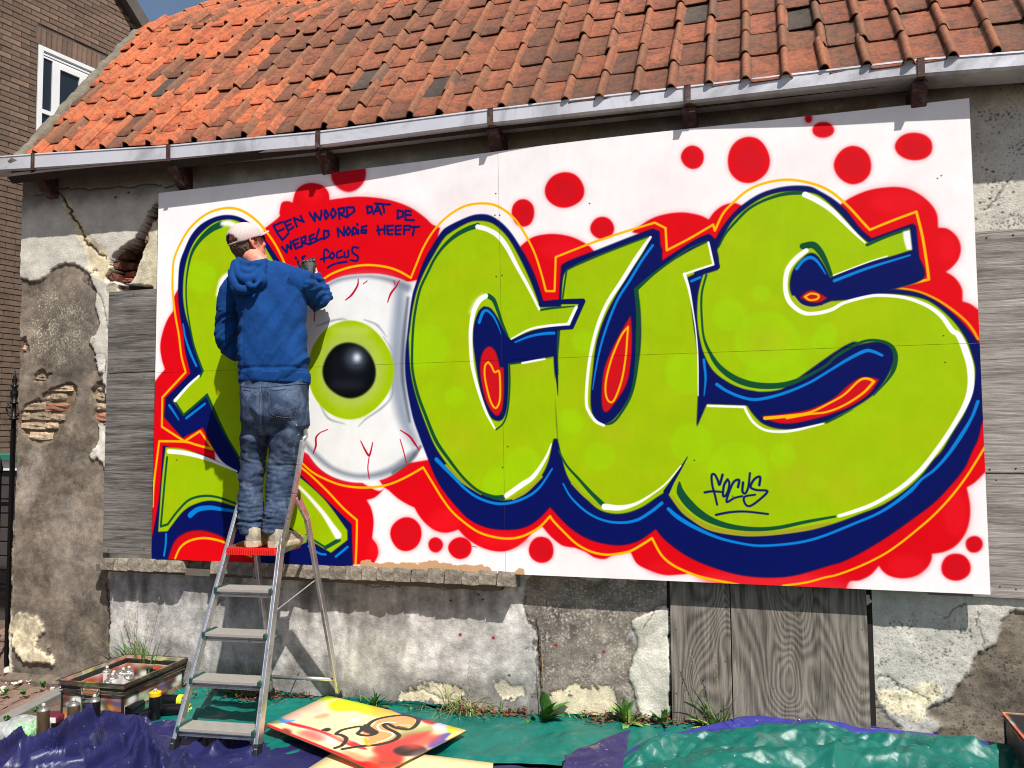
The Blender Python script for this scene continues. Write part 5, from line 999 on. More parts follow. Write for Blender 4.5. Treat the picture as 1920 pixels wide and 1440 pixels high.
# --- hoodie
b = MB(); Y0_ = -.43
tor = [(716, 453, 581, -.44, .120, 0), (706, 451, 583, -.44, .126, 0), (690, 450, 581, -.44, .128, 0), (660, 453, 577, -.44, .128, 0), (625, 455, 575, -.435, .128, 0), (590, 452, 574, -.43, .128, 0), (560, 444, 574, -.425, .126, 0), (536, 434, 578, -.42, .118, .03), (518, 434, 577, -.415, .104, .05), (506, 444, 566, -.41, .088, .06), (498, 458, 540, -.41, .076, .05), (492, 466, 518, -.41, .070, .02)]
b.loft([ring(v_, l_, r_, y_, d_, 40, 2.5, tl_) for v_, l_, r_, y_, d_, tl_ in tor])
V3 = lambda *a: Vector(a)
def P3(u, v, Y): return Vector(at(u, v, Y=Y))
b.tube([P3(456, 524, -.43), P3(436, 550, -.43), P3(427, 590, -.42), P3(427, 630, -.405), P3(438, 650, -.36), P3(455, 655, -.28), P3(472, 646, -.20)], [.080, .078, .068, .066, .066, .056, .045], 20)
b.tube([P3(545, 522, -.41), P3(566, 530, -.38), P3(583, 546, -.29), P3(598, 562, -.215), P3(603, 556, -.185), P3(600, 540, -.195), P3(592, 524, -.222)], [.085, .082, .072, .066, .064, .052, .040], 22)
b.tube([P3(594, 528, -.218), P3(588, 514, -.238)], [.040, .038], 16)
# hood lying on his back: nested drooping folds
def U(l_, m_, r_, rad, Yc=-.50):
    pts = []
    for t_ in np.linspace(0, 1, 13):
        q = (1-t_)**2*np.array(l_)+2*t_*(1-t_)*np.array(m_)+t_**2*np.array(r_); pts.append(P3(q[0], q[1], Yc-.045*math.sin(PI*t_)+.06*(abs(t_-.5)*2)**2))
    b.tube([q-Vector((0, .075, 0)) for q in pts], [rad*(.65+.5*math.sin(PI*k/12)) for k in range(13)], 12)
U((455, 496), (444, 560), (492, 538), .026, -.475); U((452, 500), (455, 585), (508, 520), .020, -.49); U((458, 494), (468, 560), (512, 500), .024, -.485); U((466, 494), (474, 534), (506, 494), .022, -.47); U((446, 512), (450, 560), (478, 552), .018, -.48); U((462, 490), (486, 512), (514, 492), .024, -.44); U((470, 500), (486, 580), (511, 508), .014, -.50)
b.ball(tuple(P3(478, 528, -.548)), (.082, .040, .066), 16, 12)
# front of the collar
b.tube([P3(462, 497, -.40), P3(476, 500, -.34), P3(500, 500, -.34), P3(516, 497, -.39)], .03, 10)
hm = remesh(b, .0072, 3, 'hoodie')
def hood_d(c, n):
    x = (c-np.array(at(510, 600, Y=-.43))); s = x@eL; z = c[:, 2]; f = 0
    vv = perlin(s*9+z*5.5, z*2.2+s*3, 4.2); f = f+.012*np.clip(vv, -1, 1)                                     # long diagonal drapes
    f = f+.011*((1-np.abs(perlin((s*1.0-z*.62)*9, (z*.8+s)*2.0, 7.7))*2.6).clip(-.4, 1))*sstep(2.62, 2.2, z)+.006*((1-np.abs(perlin((s-z*.5)*19, (z+s)*3.0, 2.7))*2.6).clip(-.4, 1))*sstep(2.5, 2.0, z)      # ridges that rise to the right
    arm = (s > .20) & (z > 2.25); f = f+np.where(arm, .009*(1-np.abs(perlin(s*9+z*10, z*24-s*20, 2.2))*2.2).clip(-1, 1), 0)
    armL = (s < -.13) & (z < 2.35); f = f+np.where(armL, .008*(1-np.abs(perlin(s*6+z*8, z*20-s*16, 1.2))*2).clip(-1, 1), 0)
    hem = np.exp(-((z-(zh+.075))/.008)**2); f = f-.006*hem
    return f+.0015*perlin(c[:, 0]*45, c[:, 1]*45, c[:, 2]*45)
zh = at(516, 716, Y=-.44)[2]; displ(hm, hood_d); hood = link('hoodie', hm, m_hood, pers)
# ribbed hem and cuff as sub-parts
def bandring(r0, r1, name, mat, par, off=.004):
    bb = MB(); rr = []
    for t_ in np.linspace(0, 1, 7): rr.append([p.lerp(q, t_) for p, q in zip(r0, r1)])
    cs = [sum(r_, Vector())/len(r_) for r_ in rr]; rr = [[c_+(p-c_)*(1+off/max((p-c_).length, .01)*(1 if 0 < i < 6 else .2)) for p in r_] for i, (r_, c_) in enumerate(zip(rr, cs))]
    bb.loft(rr); return bb.build(name, mat, par, smooth=True)
bandring(ring(719, 452, 582, -.44, .122, 72, 2.4, -.03), ring(697, 450, 582, -.44, .130, 72, 2.4, -.03), 'hem_band', m_hood, hood)
seam = MB()
for pts in ([(505, 512, -.545), (507, 545, -.55)],): pass
# --- jeans
b = MB()
b.loft([ring(v_, l_, r_, y_, d_, 40, 2.4) for v_, l_, r_, y_, d_ in ((700, 456, 578, -.44, .110), (722, 454, 581, -.44, .122), (742, 453, 583, -.445, .134), (764, 453, 582, -.45, .138), (786, 453, 579, -.445, .128), (802, 456, 575, -.44, .11), (815, 462, 566, -.43, .085))])
LL = [(770, 455, 517, -.44, .105), (800, 453, 512, -.44, .108), (825, 452, 507, -.435, .100), (850, 451, 502, -.43, .086), (875, 450, 497, -.43, .080), (900, 449, 495, -.435, .078), (930, 447, 494, -.445, .078), (955, 446, 494, -.455, .076), (975, 447, 493, -.465, .072), (990, 449, 491, -.47, .074), (999, 450, 489, -.475, .078)]
RL = [(770, 520, 582, -.42, .105), (800, 512, 578, -.42, .105), (825, 506, 571, -.415, .098), (850, 503, 565, -.41, .088), (875, 501, 559, -.41, .080), (900, 500, 554, -.415, .078), (930, 498, 548, -.425, .078), (955, 497, 543, -.44, .076), (975, 494, 541, -.455, .074), (990, 494, 538, -.46, .076), (998, 495, 536, -.465, .080)]
for S_ in (LL, RL): b.loft([ring(v_, l_, r_, y_, d_, 28, 2.1) for v_, l_, r_, y_, d_ in S_])
jm = remesh(b, .0068, 2, 'jeans')
zk = at(500, 850, Y=-.43)[2]; za = at(500, 975, Y=-.45)[2]; zc = at(508, 800, Y=-.44)[2]; zw = at(516, 716, Y=-.44)[2]
def jean_d(c, n):
    z = c[:, 2]; s = (c-np.array(at(505, 850, Y=-.43)))@eL
    low = sstep(zk+.10, zk-.04, z); q = z*34+4*perlin(s*9, z*6, 2.1)+5*perlin(s*3, z*2, 9.1)+s*10
    cr = 1-2*np.abs(((q/6.28) % 1)-.5)*1.0; crs = (cr*2-1); am = .4+.6*np.clip(perlin(s*8, z*9, 5.5)+.5, 0, 1.3)
    f = low*.0065*crs*am; f = f+low*.005*(1-2.4*np.abs(perlin(s*12+z*4, z*34, 3.3))).clip(-1, 1)
    bun = np.exp(-((z-za)/.05)**2); f = f+bun*.012*(1-2.2*np.abs(perlin(s*8, z*42, 8.8))).clip(-1, 1)
    hi = sstep(zk, zk+.1, z); f = f+hi*.011*(1-2.3*np.abs(perlin(s*7-z*5*np.sign(s), z*6+s*4*np.sign(s), 6.3))).clip(-1, 1)
    cen = np.exp(-(s/.012)**2)*sstep(zc-.06, zc+.05, z)*sstep(zw-.02, zw-.12, z)*(n[:, 1] < 0); f = f-.010*cen
    und = np.exp(-((z-(zc-.01))/.025)**2)*np.exp(-((np.abs(s)-.09)/.07)**2)*(n@eF < -.2); f = f-.022*und
    return f
displ(jm, jean_d); jeans = link('jeans', jm, m_jean, pers)
# seams, pockets, belt loops lie on the denim
from mathutils.bvhtree import BVHTree
def bvh_of(me): return BVHTree.FromPolygons([v.co for v in me.vertices], [tuple(p.vertices) for p in me.polygons])
jb = bvh_of(jm); hb_ = bvh_of(hm)
def on(bv, u, v, off=.0):
    d = Vector(ray(u, v)).normalized(); h_ = bv.ray_cast(Vector(CAMP), d, 20); return (h_[0]+h_[1]*off, h_[1]) if h_[0] is not None else (None, None)
def surfline(bv, pts, r, name, mat, par, off=.001, step=2.0, n=6):
    q, _ = spline([(x, y, False) for x, y in pts], sub=max(2, int(np.hypot(pts[0][0]-pts[-1][0], pts[0][1]-pts[-1][1])/max(len(pts)-1, 1)/step))); out = []
    for u, v in q:
        p, nn = on(bv, u, v, off)
        if p is not None: out.append(p)
    if len(out) > 2: return MB().tube(out, r, n).build(name, mat, par, smooth=True)
m_seam = M('denim_seam', L(58, 72, 98), .9); m_thread = M('stitching', L(150, 150, 150), .8)
for i, pts in enumerate(([(503, 733), (503, 752), (506, 772), (508, 782)][:0], [(503, 733), (505, 776), (516, 783), (545, 787), (557, 778), (560, 733), (503, 733)], [(456, 731), (471, 733)], [(471, 733), (470, 745)], [(452, 724), (480, 727), (520, 724), (582, 718)], [(487, 722), (486, 780)], [(579, 745), (572, 800), (562, 850), (553, 900), (547, 940)])):
    if len(pts) > 1: surfline(jb, pts, .0026, 'seam', m_seam, jeans)
pk_ = [(503, 733), (505, 776), (516, 783), (545, 787), (557, 778), (560, 733)]
V_ = []; q, _ = spline([(x, y, True) for x, y in pk_], True, 6)
cen_ = q.mean(0); rr = []
for t_ in (1.0, .97, .6, .25):
    row = []
    for x, y in q:
        p, nn = on(jb, cen_[0]+(x-cen_[0])*t_, cen_[1]+(y-cen_[1])*t_, .0005 if t_ == 1.0 else .004); row.append(p if p is not None else Vector())
    rr.append(row)
MB().loft(rr, cap=True).build('back_pocket', m_jean, jeans, smooth=True)
def stitches(bv, pts, name, mat, par):
    bb = MB(); q, _ = spline([(x, y, False) for x, y in pts], sub=8); L_ = np.r_[0, np.cumsum(np.hypot(*(q[1:]-q[:-1]).T))]
    for s in np.arange(0, L_[-1]-1.6, 3.4):
        P = [];
        for ss in (s, s+1.6):
            u = np.interp(ss, L_, q[:, 0]); v = np.interp(ss, L_, q[:, 1]); p, nn = on(bv, u, v, .0052)
            if p is not None: P.append(p)
        if len(P) == 2: bb.tube(P, .0011, 4)
    if bb.v: bb.build(name, mat, par)
stitches(jb, [(506, 737), (508, 773), (518, 779)], 'stitching', m_thread, jeans); stitches(jb, [(518, 780), (544, 783), (554, 775), (556, 740)], 'stitching', m_thread, jeans); stitches(jb, [(489, 726), (488, 778)], 'stitching', m_thread, jeans)
for u, v, r_ in ((523, 760, .004), (536, 763, .0022), (556, 797, .0025), (560, 815, .002), (540, 962, .003)):
    p, nn = on(jb, u, v, .001)
    if p is not None: MB().ball(tuple(p), (r_, r_*.4, r_*1.4), 6, 5).build('paint_fleck', m_wf, jeans)
surfline(hb_, [(572, 524), (573, 545), (577, 570), (578, 590)], .0016, 'sleeve_seam', m_hood, hood, .0); surfline(hb_, [(434, 545), (440, 565), (441, 600)], .0016, 'sleeve_seam', m_hood, hood, .0)
# --- shoes
m_shoe = M('pale_shoe', L(200, 190, 164, .5), .75, var=.2, vs=20, bump=.5, bs=120, dirt=L(120, 108, 92), dirts=14); m_sole = M('shoe_sole', L(222, 204, 170, .6), .7, var=.15, dirt=L(90, 78, 66), dirts=20)
def shoe(heel, ang, ln=.27):
    d = Vector((math.sin(ang), math.cos(ang), 0)); s = Vector((d.y, -d.x, 0)); z0 = .968; hp_ = Vector((heel[0], heel[1], z0))
    so_ = MB(); pr = [(-.016, .022), (.0, .041), (.04, .047), (.10, .043), (.17, .050), (.21, .044), (ln-.02, .028), (ln, .006)]; rr = []
    for zz in (.0, .006, .028, .033):
        k = 1.03 if zz in (.006, .028) else .97; out = []
        for a_, w_ in pr: out.append(hp_+d*a_+s*(w_*k)+Vector((0, 0, zz+.012*max(0, (a_-.2)/.07))))
        for a_, w_ in pr[::-1]: out.append(hp_+d*a_-s*(w_*k)+Vector((0, 0, zz+.012*max(0, (a_-.2)/.07))))
        rr.append(out)
    so = so_.loft(rr)
    up_ = MB(); rr = []
    for a_, w_, h_ in ((-.010, .026, .05), (.002, .039, .090), (.04, .045, .095), (.08, .044, .085), (.12, .044, .066), (.17, .046, .050), (.21, .038, .038), (ln-.016, .022, .026)):
        rr.append([hp_+d*a_+s*(w_*math.cos(t_))+Vector((0, 0, .024+h_*max(0, math.sin(t_))**.7 - .004*(math.sin(t_) < 0))) for t_ in np.linspace(0, 2*PI, 18)[:-1]])
    up_.loft(rr); um = remesh(up_, .006, 3, 'shoe'); displ(um, lambda c, n: .0018*perlin(c[:, 0]*60, c[:, 1]*60, c[:, 2]*60)); ob = link('shoe', um, m_shoe, pers)
    so.build('sole', m_sole, ob, smooth=True, auto=True)
hl = at(471, 1018, Y=-.535); hr_ = at(514, 1020, Y=-.525); shoe((hl[0], hl[1]), -.12); shoe((hr_[0]-.005, hr_[1]), .10, .25)
# --- gloves and hands
def glove(wr, palm_dir, palm_n, curl, name='glove', sg=-1):
    d = Vector(palm_dir).normalized(); n = Vector(palm_n); n = (n-d*n.dot(d)).normalized(); s = d.cross(n); w_ = Vector(wr); g = MB()
    rr = []
    for a_, hw_, ht_ in ((-.02, .027, .023), (.0, .029, .023), (.025, .038, .022), (.05, .043, .020), (.072, .042, .018)): rr.append([w_+d*a_+s*(hw_*math.cos(t_))+n*(ht_*math.sin(t_)) for t_ in np.linspace(0, 2*PI, 15)[:-1]])
    g.loft(rr)
    for i, (off, ln) in enumerate(((.033, .072), (.011, .080), (-.011, .075), (-.032, .060))):
        p = w_+d*(.066-.012*(abs(off)/.033)**2)+s*off; pts = [p-d*.02]; ang = 0; cu = curl[i]; dirv = d.copy()
        for sgm, fr_ in ((.45, 1), (.30, 1.15), (.25, .8)):
            dirv = Matrix.Rotation(-cu*fr_, 3, s) @ dirv; p = p+dirv*(ln*sgm); pts.append(p.copy())
        g.tube(pts, [.0125, .0115, .0105, .009], 10)
    p = w_+d*.022+s*(.034*sg); pts = [p-d*.01-s*(.006*sg)]; dirv = (d*.75+s*(.42*sg)+n*(-.5)).normalized()
    for sgm in (.034, .030, .024): p = p+dirv*sgm; pts.append(p.copy()); dirv = (dirv-n*.35*curl[4]*2-s*sg*.25).normalized()
    g.tube(pts, [.016, .0145, .012, .010], 10)
    me = remesh(g, .0034, 2, name); displ(me, lambda c, n_: .0009*perlin(c[:, 0]*160, c[:, 1]*160, c[:, 2]*160)); o = link(name, me, m_glove, pers)
    k = MB()
    for off in (.030, .010, -.010, -.028): k.ball(tuple(w_+d*.066+s*off+n*.016), (.008, .010, .006), 8, 6)
    k.build('knuckle_pad', M('grey_pad', L(110, 104, 100), .6), o, smooth=True); return o
wrp = P3(581, 510, -.243); glove(wrp, (-.20, .12, .97), (.50, -.86, .05), (.35, .75, .8, .9, .3))
glove(P3(476, 642, -.185), (.5, .5, .45), (.2, -.9, .3), (.6, .6, .6, .6, .2), sg=1)
# spray can in his hand
m_can_w = M('can_white', L(226, 220, 214), .3, .3, var=.08); m_can_b = M('can_black', L(24, 24, 28), .28, .4, var=.1); m_alu_d = M('can_steel', L(186, 182, 176), .3, .8, var=.15); m_can_br = M('can_bronze', L(122, 100, 72), .35, .7, var=.2, vs=14)
def spray_can(base, axis, body_m, cap_m, label, group=None, h=.19, r=.0325, capkind='nozzle', collar=None):
    ax = Vector(axis).normalized(); q = ax.to_track_quat('Z', 'Y').to_matrix().to_4x4(); Mx = Matrix.Translation(Vector(base)) @ q
    root = empty('spray_can', tuple(base), label, 'spray can', group)
    MB().lathe([(.0, .004), (r*.72, .004), (r*.80, .0), (r*.97, .001), (r, .004), (r, h*.80), (r*.985, h*.81)], 28, Mx).build('can_body', body_m, root, smooth=True, auto=True)
    MB().lathe([(r*1.03, h*.80), (r*1.03, h*.812), (r*.9, h*.85), (r*.62, h*.885), (r*.50, h*.89), (r*.50, h*.905), (r*.40, h*.91), (.0, h*.905)], 28, Mx).build('can_shoulder', collar or m_alu_d, root, smooth=True, auto=True)
    if capkind == 'nozzle': MB().lathe([(.0045, h*.90), (.0045, h*.93), (.0095, h*.935), (.0095, h*.985), (.008, h), (.0, h)], 14, Mx).build('nozzle', cap_m, root, smooth=True, auto=True)
    elif capkind == 'ring':
        MB().lathe([(r*1.05, h*.79), (r*1.05, h*.90), (r*.75, h*.93), (r*.72, h*.90), (r*.5, h*.90)], 28, Mx).build('collar_ring', cap_m, root, smooth=True, auto=True); MB().lathe([(.0045, h*.90), (.0095, h*.94), (.0095, h*.99), (.0, h)], 14, Mx).build('nozzle', m_can_w, root, smooth=True, auto=True)
    return root
ca = P3(604, 560, -.205); cb_ = P3(575, 482, -.175); spray_can(ca, cb_-ca, m_can_w, m_blk, 'white spray can held in the black glove of the painter', h=min((cb_-ca).length, .27))
# ------------------------------------------------------------------ crates
def crate_img(seed, dark=.35, n=150):
    cv = Canvas(320, 320, (60, 56, 56), lambda q: np.asarray(q, float)); r_ = np.random.default_rng(seed)
    pal = [(232, 228, 220), (214, 190, 150), (236, 200, 40), (40, 90, 170), (200, 40, 40), (60, 140, 60), (220, 110, 40), (150, 40, 90), (120, 180, 60), (200, 190, 180), (30, 30, 34), (60, 60, 66), (240, 240, 236), (180, 60, 50)]
    for _ in range(n):
        cv.ell(r_.uniform(0, 320), r_.uniform(0, 320), r_.uniform(12, 46), r_.uniform(10, 34), pal[r_.integers(len(pal))], blur=r_.uniform(6, 20), alpha=r_.uniform(.5, .95))
    return cv.a
def cratemat(name, seed, n=150):
    m, t, b = newmat(name); tc = node(t, 'ShaderNodeTexCoord'); it = node(t, 'ShaderNodeTexImage'); it.image = image(name, crate_img(seed, n=n)); it.projection = 'BOX'; it.projection_blend = .1; mp = node(t, 'ShaderNodeMapping'); mp.inputs['Scale'].default_value = (2.2, 2.2, 3.0); t.links.new(tc.outputs['Object'], mp.inputs[0]); t.links.new(mp.outputs[0], it.inputs[0])
    o = mixc(t, it.outputs[0], (.8, .8, .8, 1), 1.0, 'MULTIPLY'); t.links.new(o, b.inputs['Base Color']); b.inputs['Roughness'].default_value = .5; return m
m_cr = cratemat('paint_splashed_plastic', 3); m_cr2 = cratemat('dark_splashed_plastic', 8, 16); m_crd = M('crate_black', L(34, 34, 36), .45, var=.3); m_rim = M('crate_rim', L(56, 54, 52, .5), .4, var=.5, vs=30, dirt=L(150, 146, 110, .5), dirts=6); m_rimb = M('crate_rim_coral', L(200, 96, 74), .5, var=.4, vs=20, dirt=L(120, 190, 180), dirts=10)
def crate(origin, yaw, w_, d_, h_, z0, label, mat, group=None, full=True, rim=None, ribs=True):
    Mx = Matrix.Translation((origin[0], origin[1], z0)) @ Matrix.Rotation(yaw, 4, 'Z'); root = empty('crate', tuple(Mx.translation), label, 'crate', group); tk = .008; b = MB(); rim = rim or m_rim
    hw = .115; hz0, hz1 = h_-.075, h_-.032
    def wallp(lo, hi, axis):         # wall with a hand hole on the short sides
        if axis is None: b.box(lo, hi, Mx); return
        x0, x1 = lo[0], hi[0]; c = (x0+x1)/2; b.box(lo, (c-hw/2, hi[1], hi[2]), Mx); b.box((c+hw/2, lo[1], lo[2]), hi, Mx); b.box((c-hw/2, lo[1], lo[2]), (c+hw/2, hi[1], hz0), Mx); b.box((c-hw/2, lo[1], hz1), (c+hw/2, hi[1], hi[2]), Mx)
    wallp((0, 0, 0), (w_, tk, h_), 1); wallp((0, d_-tk, 0), (w_, d_, h_), 1); wallp((0, tk, 0), (tk, d_-tk, h_), None); wallp((w_-tk, tk, 0), (w_, d_-tk, h_), None); full and b.box((tk, tk, 0), (w_-tk, d_-tk, .01), Mx)
    b.build('crate_shell', mat, root, bevel=.002)
    r = MB(); e_ = .012
    for zz in ((h_-.004, h_-.022) if full else (h_-.004,)):
        r.box((-e_, -e_, zz), (w_+e_, 0-.0005, zz+.006), Mx); r.box((-e_, d_+.0005, zz), (w_+e_, d_+e_, zz+.006), Mx); r.box((-e_, 0, zz), (-.0005, d_, zz+.006), Mx); r.box((w_+.0005, 0, zz), (w_+e_, d_, zz+.006), Mx)
    r.build('rim', rim, root, bevel=.0015)
    if full:
        r = MB()
        for x_, y_ in ((0, 0), (w_, 0), (0, d_), (w_, d_)): r.box((x_-.006, y_-.006, .0), (x_+.006, y_+.006, h_-.02), Mx)
        r.build('corner_post', m_crd, root, bevel=.002)
    r = MB(); c = w_/2; r.tube([Mx @ Vector((c-hw/2, -.010, hz1)), Mx @ Vector((c-hw/2+.01, -.018, hz0+.006)), Mx @ Vector((c+hw/2-.01, -.018, hz0+.006)), Mx @ Vector((c+hw/2, -.010, hz1))], .005, 8); r.build('handle', m_rim, root, smooth=True)
    return root, Mx
A_ = gp(112, 1350); B_ = gp(222, 1362); cy = R(4)
g0 = float(gz(.1)); gpc = 'nested crates at the left'
_, MC1 = crate((A_[0]+.015, A_[1]), cy, .415, .56, .185, g0+.0, 'paint-splashed crate at the bottom of the nested stack by the wall', m_cr, gpc)
crate((A_[0]+.008, A_[1]-.006), cy, .43, .572, .022, g0+.187, 'middle crate of the nested stack, only its dark rim showing', m_crd, gpc, full=False)
_, MC3 = crate((A_[0]+.0, A_[1]-.012), cy, .445, .585, .022, g0+.211, 'topmost crate of the nested stack with a yellow-edged rim, cans inside', m_cr, gpc, full=False, rim=M('crate_rim_yellow', L(70, 66, 56, .5), .4, var=.6, vs=14, dirt=L(206, 200, 90, .5), dirts=5))
for i, (u, v, lab) in enumerate(((212, 1284, 'white spray can at the front of the crate, nearest its corner'), (238, 1270, 'white spray can standing at the right side of the crate'), (192, 1269, 'white spray can standing at the left back of the cluster'), (200, 1277, 'white topped spray can in the crate, leftmost of the cluster'), (214, 1269, 'white topped spray can in the crate, at the back of the cluster'), (224, 1276, 'white topped spray can in the crate, rightmost of the cluster'), (184, 1284, 'pinkish spray can low in the crate near its handle'))):
    p = at(u, v, Z=g0+.15); spray_can((p[0], p[1], g0+.042), (.12*(i-1), .1, 1), m_can_w, m_can_w, lab, 'spray cans in the crate', h=.175)
for i, (u, v, ax_, lab) in enumerate(((236, 1262, (1, .5, .1), 'can lying on its side at the right of the crate'), (196, 1262, (.3, 1, .15), 'can lying on its side towards the back of the crate'), (172, 1276, (1, -.2, .1), 'can lying on its side at the left of the crate'), (250, 1252, (.1, 1, .1), 'can lying on its side by the far hand hole'))):
    p = at(u, v, Z=g0+.10); spray_can((p[0]-.09*ax_[0], p[1]-.09*ax_[1], g0+.10), ax_, (m_can_w, m_can_br, m_can_w, m_can_b)[i], m_can_w, lab, 'spray cans in the crate', h=.18, collar=m_can_w)
cr0 = at(1884, 1337, Y=-.10); crate((cr0[0], -.66), 0, .42, .56, cr0[2]-float(gz(5)), float(gz(5)), 'dark crate with a coral rim cut off by the right edge of the picture', m_cr2, rim=m_rimb)
# ------------------------------------------------------------------ loose spray cans
def upright(u, v, *a, **k): p = gp(u, v); p[2] += .012; return spray_can((p[0], p[1], p[2]), k.pop('axis', (0, 0, 1)), *a, **k)
G1 = 'spray cans standing on the ground'
upright(80, 1389, m_can_br, m_can_w, 'brown spray can standing beside the green filled plastic bag', G1); upright(137, 1378, m_can_br, m_can_w, 'brown spray can standing behind the blue tarp folds, just in front of the crate', G1); upright(176, 1368, m_can_b, m_can_w, 'black spray can with a white nozzle half hidden by the blue tarp', G1, h=.185)
upright(290, 1358, m_can_b, M('yellow_cap', L(236, 184, 20), .4), 'black spray can with a yellow collar standing right of the crate', G1, capkind='ring')
def lying(u0, v0, u1, v1, lab, cap=None, **k):
    a = gp(u0, v0, .062); b_ = gp(u1, v1, .062); return spray_can(tuple(a), tuple(b_-a), m_can_b, cap or m_can_w, lab, 'spray cans lying on the green tarp', **k)
m_yg = M('lime_cap', L(214, 230, 60), .4)
lying(238, 1336, 275, 1311, 'black spray can lying with its white base facing out, by the crate', h=.2); lying(256, 1347, 302, 1328, 'black spray can lying low behind the standing yellow one'); lying(292, 1312, 337, 1313, 'black spray can lying furthest back, lime cap to the right', m_yg, capkind='ring'); lying(300, 1331, 341, 1330, 'black spray can lying in front, lime cap towards the ladder', m_yg, capkind='ring')
p = gp(238, 1337, .034)
# ------------------------------------------------------------------ tarpaulins
def curve3(px, n):
    q, _ = spline([(x, y, False) for x, y in px], sub=24); g = np.array([gp(u, v)[:2] for u, v in q]); L_ = np.r_[0, np.cumsum(np.hypot(*(g[1:]-g[:-1]).T))]; s = np.linspace(0, L_[-1], n); return np.stack([np.interp(s, L_, g[:, 0]), np.interp(s, L_, g[:, 1])], 1)
def segd(X, Y, pts):
    D = np.full(X.shape, 1e9); T = np.zeros(X.shape); S = np.zeros(X.shape)
    for (x0, y0), (x1, y1) in zip(pts[:-1], pts[1:]):
        dx, dy = x1-x0, y1-y0; l2 = dx*dx+dy*dy; t = np.clip(((X-x0)*dx+(Y-y0)*dy)/l2, 0, 1); ex, ey = X-x0-t*dx, Y-y0-t*dy; d = np.hypot(ex, ey); m = d < D; D[m] = d[m]; S[m] = np.sign(ex*dy-ey*dx)[m]
    return D, S
def ridge(X, Y, px, amp, wl, wr, pw=1.0):
    pts = [gp(u, v)[:2] for u, v in px]; D, S = segd(X, Y, pts); w_ = np.where(S > 0, wl, wr); return amp*np.exp(-(D/w_)**pw)
def tarpmat(name, col, border=None, dirt=None, tint=None):
    m, t, b = newmat(name); tc = node(t, 'ShaderNodeTexCoord'); v = tc.outputs['Object']; c = np.array(col[:3]); o = ramp(t, noise(t, v, 4, 7, .7, .4), [(.3, tuple(c*.78)), (.7, tuple(np.minimum(c*1.18+.004, 1)))])
    if border is not None:
        sx = node(t, 'ShaderNodeSeparateXYZ'); t.links.new(tc.outputs['UV'], sx.inputs[0]); mt = node(t, 'ShaderNodeMath', operation='GREATER_THAN'); mt.inputs[1].default_value = border[1]; t.links.new(sx.outputs[1], mt.inputs[0]); m2 = node(t, 'ShaderNodeMath', operation='GREATER_THAN'); m2.inputs[1].default_value = border[2]; t.links.new(sx.outputs[0], m2.inputs[0]); mxx = node(t, 'ShaderNodeMath', operation='MAXIMUM'); t.links.new(mt.outputs[0], mxx.inputs[0]); t.links.new(m2.outputs[0], mxx.inputs[1]); o = mixc(t, o, border[0], mxx.outputs[0])
    if dirt is not None: o = mixc(t, o, dirt[0], ramp(t, noise(t, v, dirt[1], 7, .75, .6), [(dirt[2], (0, 0, 0)), (dirt[2]+.12, (.8, .8, .8))]))
    o = mixc(t, o, (.42, .46, .42, 1), ramp(t, noise(t, v, 75, 2, .5), [(.735, (0, 0, 0)), (.75, (.8, .8, .8))])); o = mixc(t, o, (.25, .23, .2, 1), ramp(t, noise(t, v, 6, 6, .75, 1.0), [(.56, (0, 0, 0)), (.8, (.35, .35, .35))]))
    t.links.new(o, b.inputs['Base Color']); b.inputs['Roughness'].default_value = .40; b.inputs['Specular IOR Level'].default_value = .38
    mp = node(t, 'ShaderNodeMapping'); mp.inputs['Scale'].default_value = (1, 1, .4); t.links.new(v, mp.inputs[0]); vo = node(t, 'ShaderNodeTexVoronoi', Scale=26.0); vo.feature = 'DISTANCE_TO_EDGE'; n_ = node(t, 'ShaderNodeTexNoise', Scale=12.0, Detail=3); t.links.new(v, n_.inputs['Vector']); mixv = node(t, 'ShaderNodeMix', data_type='VECTOR'); mixv.inputs[0].default_value = .12; t.links.new(mp.outputs[0], mixv.inputs[4]); t.links.new(n_.outputs['Color'], mixv.inputs[5]); t.links.new(mixv.outputs[1], vo.inputs['Vector'])
    bumpn(t, b, vo.outputs['Distance'], .12, .006); bumpn(t, b, noise(t, v, 45, 5, .65, 1.2), .22, .005); return m
m_tg = tarpmat('green_tarp', L(2, 150, 134, .36), dirt=(L(50, 120, 110, .36), 3.0, .60)); m_tb = tarpmat('blue_tarp', L(58, 60, 138, .27), dirt=(L(110, 104, 120, .4), 2.4, .66)); m_tr = tarpmat('green_tarp_blue_edge', L(2, 140, 124, .36), border=(L(74, 76, 180, .42), .925, .965))
def sheet(name, back, front, hf, mat, nu, nv, **kw):
    B = curve3(back, nu); F = curve3(front, nu); t = np.linspace(0, 1, nv)[:, None, None]; G = B[None]*(1-t)+F[None]*t; X, Y = G[..., 0], G[..., 1]
    T = np.repeat(np.linspace(0, 1, nv)[:, None], nu, 1); Sx = np.repeat(np.linspace(0, 1, nu)[None], nv, 0)
    X2 = X+.012*perlin(X*9, Y*9, 3.1); Y2 = Y+.012*perlin(X*9, Y*9, 7.7)
    Hh, ox, oy = hf(X, Y, Sx, T); Z = gz(X)+.012+Hh; Y3 = np.minimum(Y2+oy, -.012-.0*X)
    me = grid_mesh(name, X2+ox, Y3, Z, uv=np.stack([Sx, 1-T], -1)); o = link(name, me, mat, None, **kw); md = o.modifiers.new('t', 'SOLIDIFY'); md.thickness = .0012; return o
def crink(X, Y, a, f, seed, ax=1.0, ay=1.0): return a*(1-2*np.abs(perlin(X*f*ax, Y*f*ay, seed)))
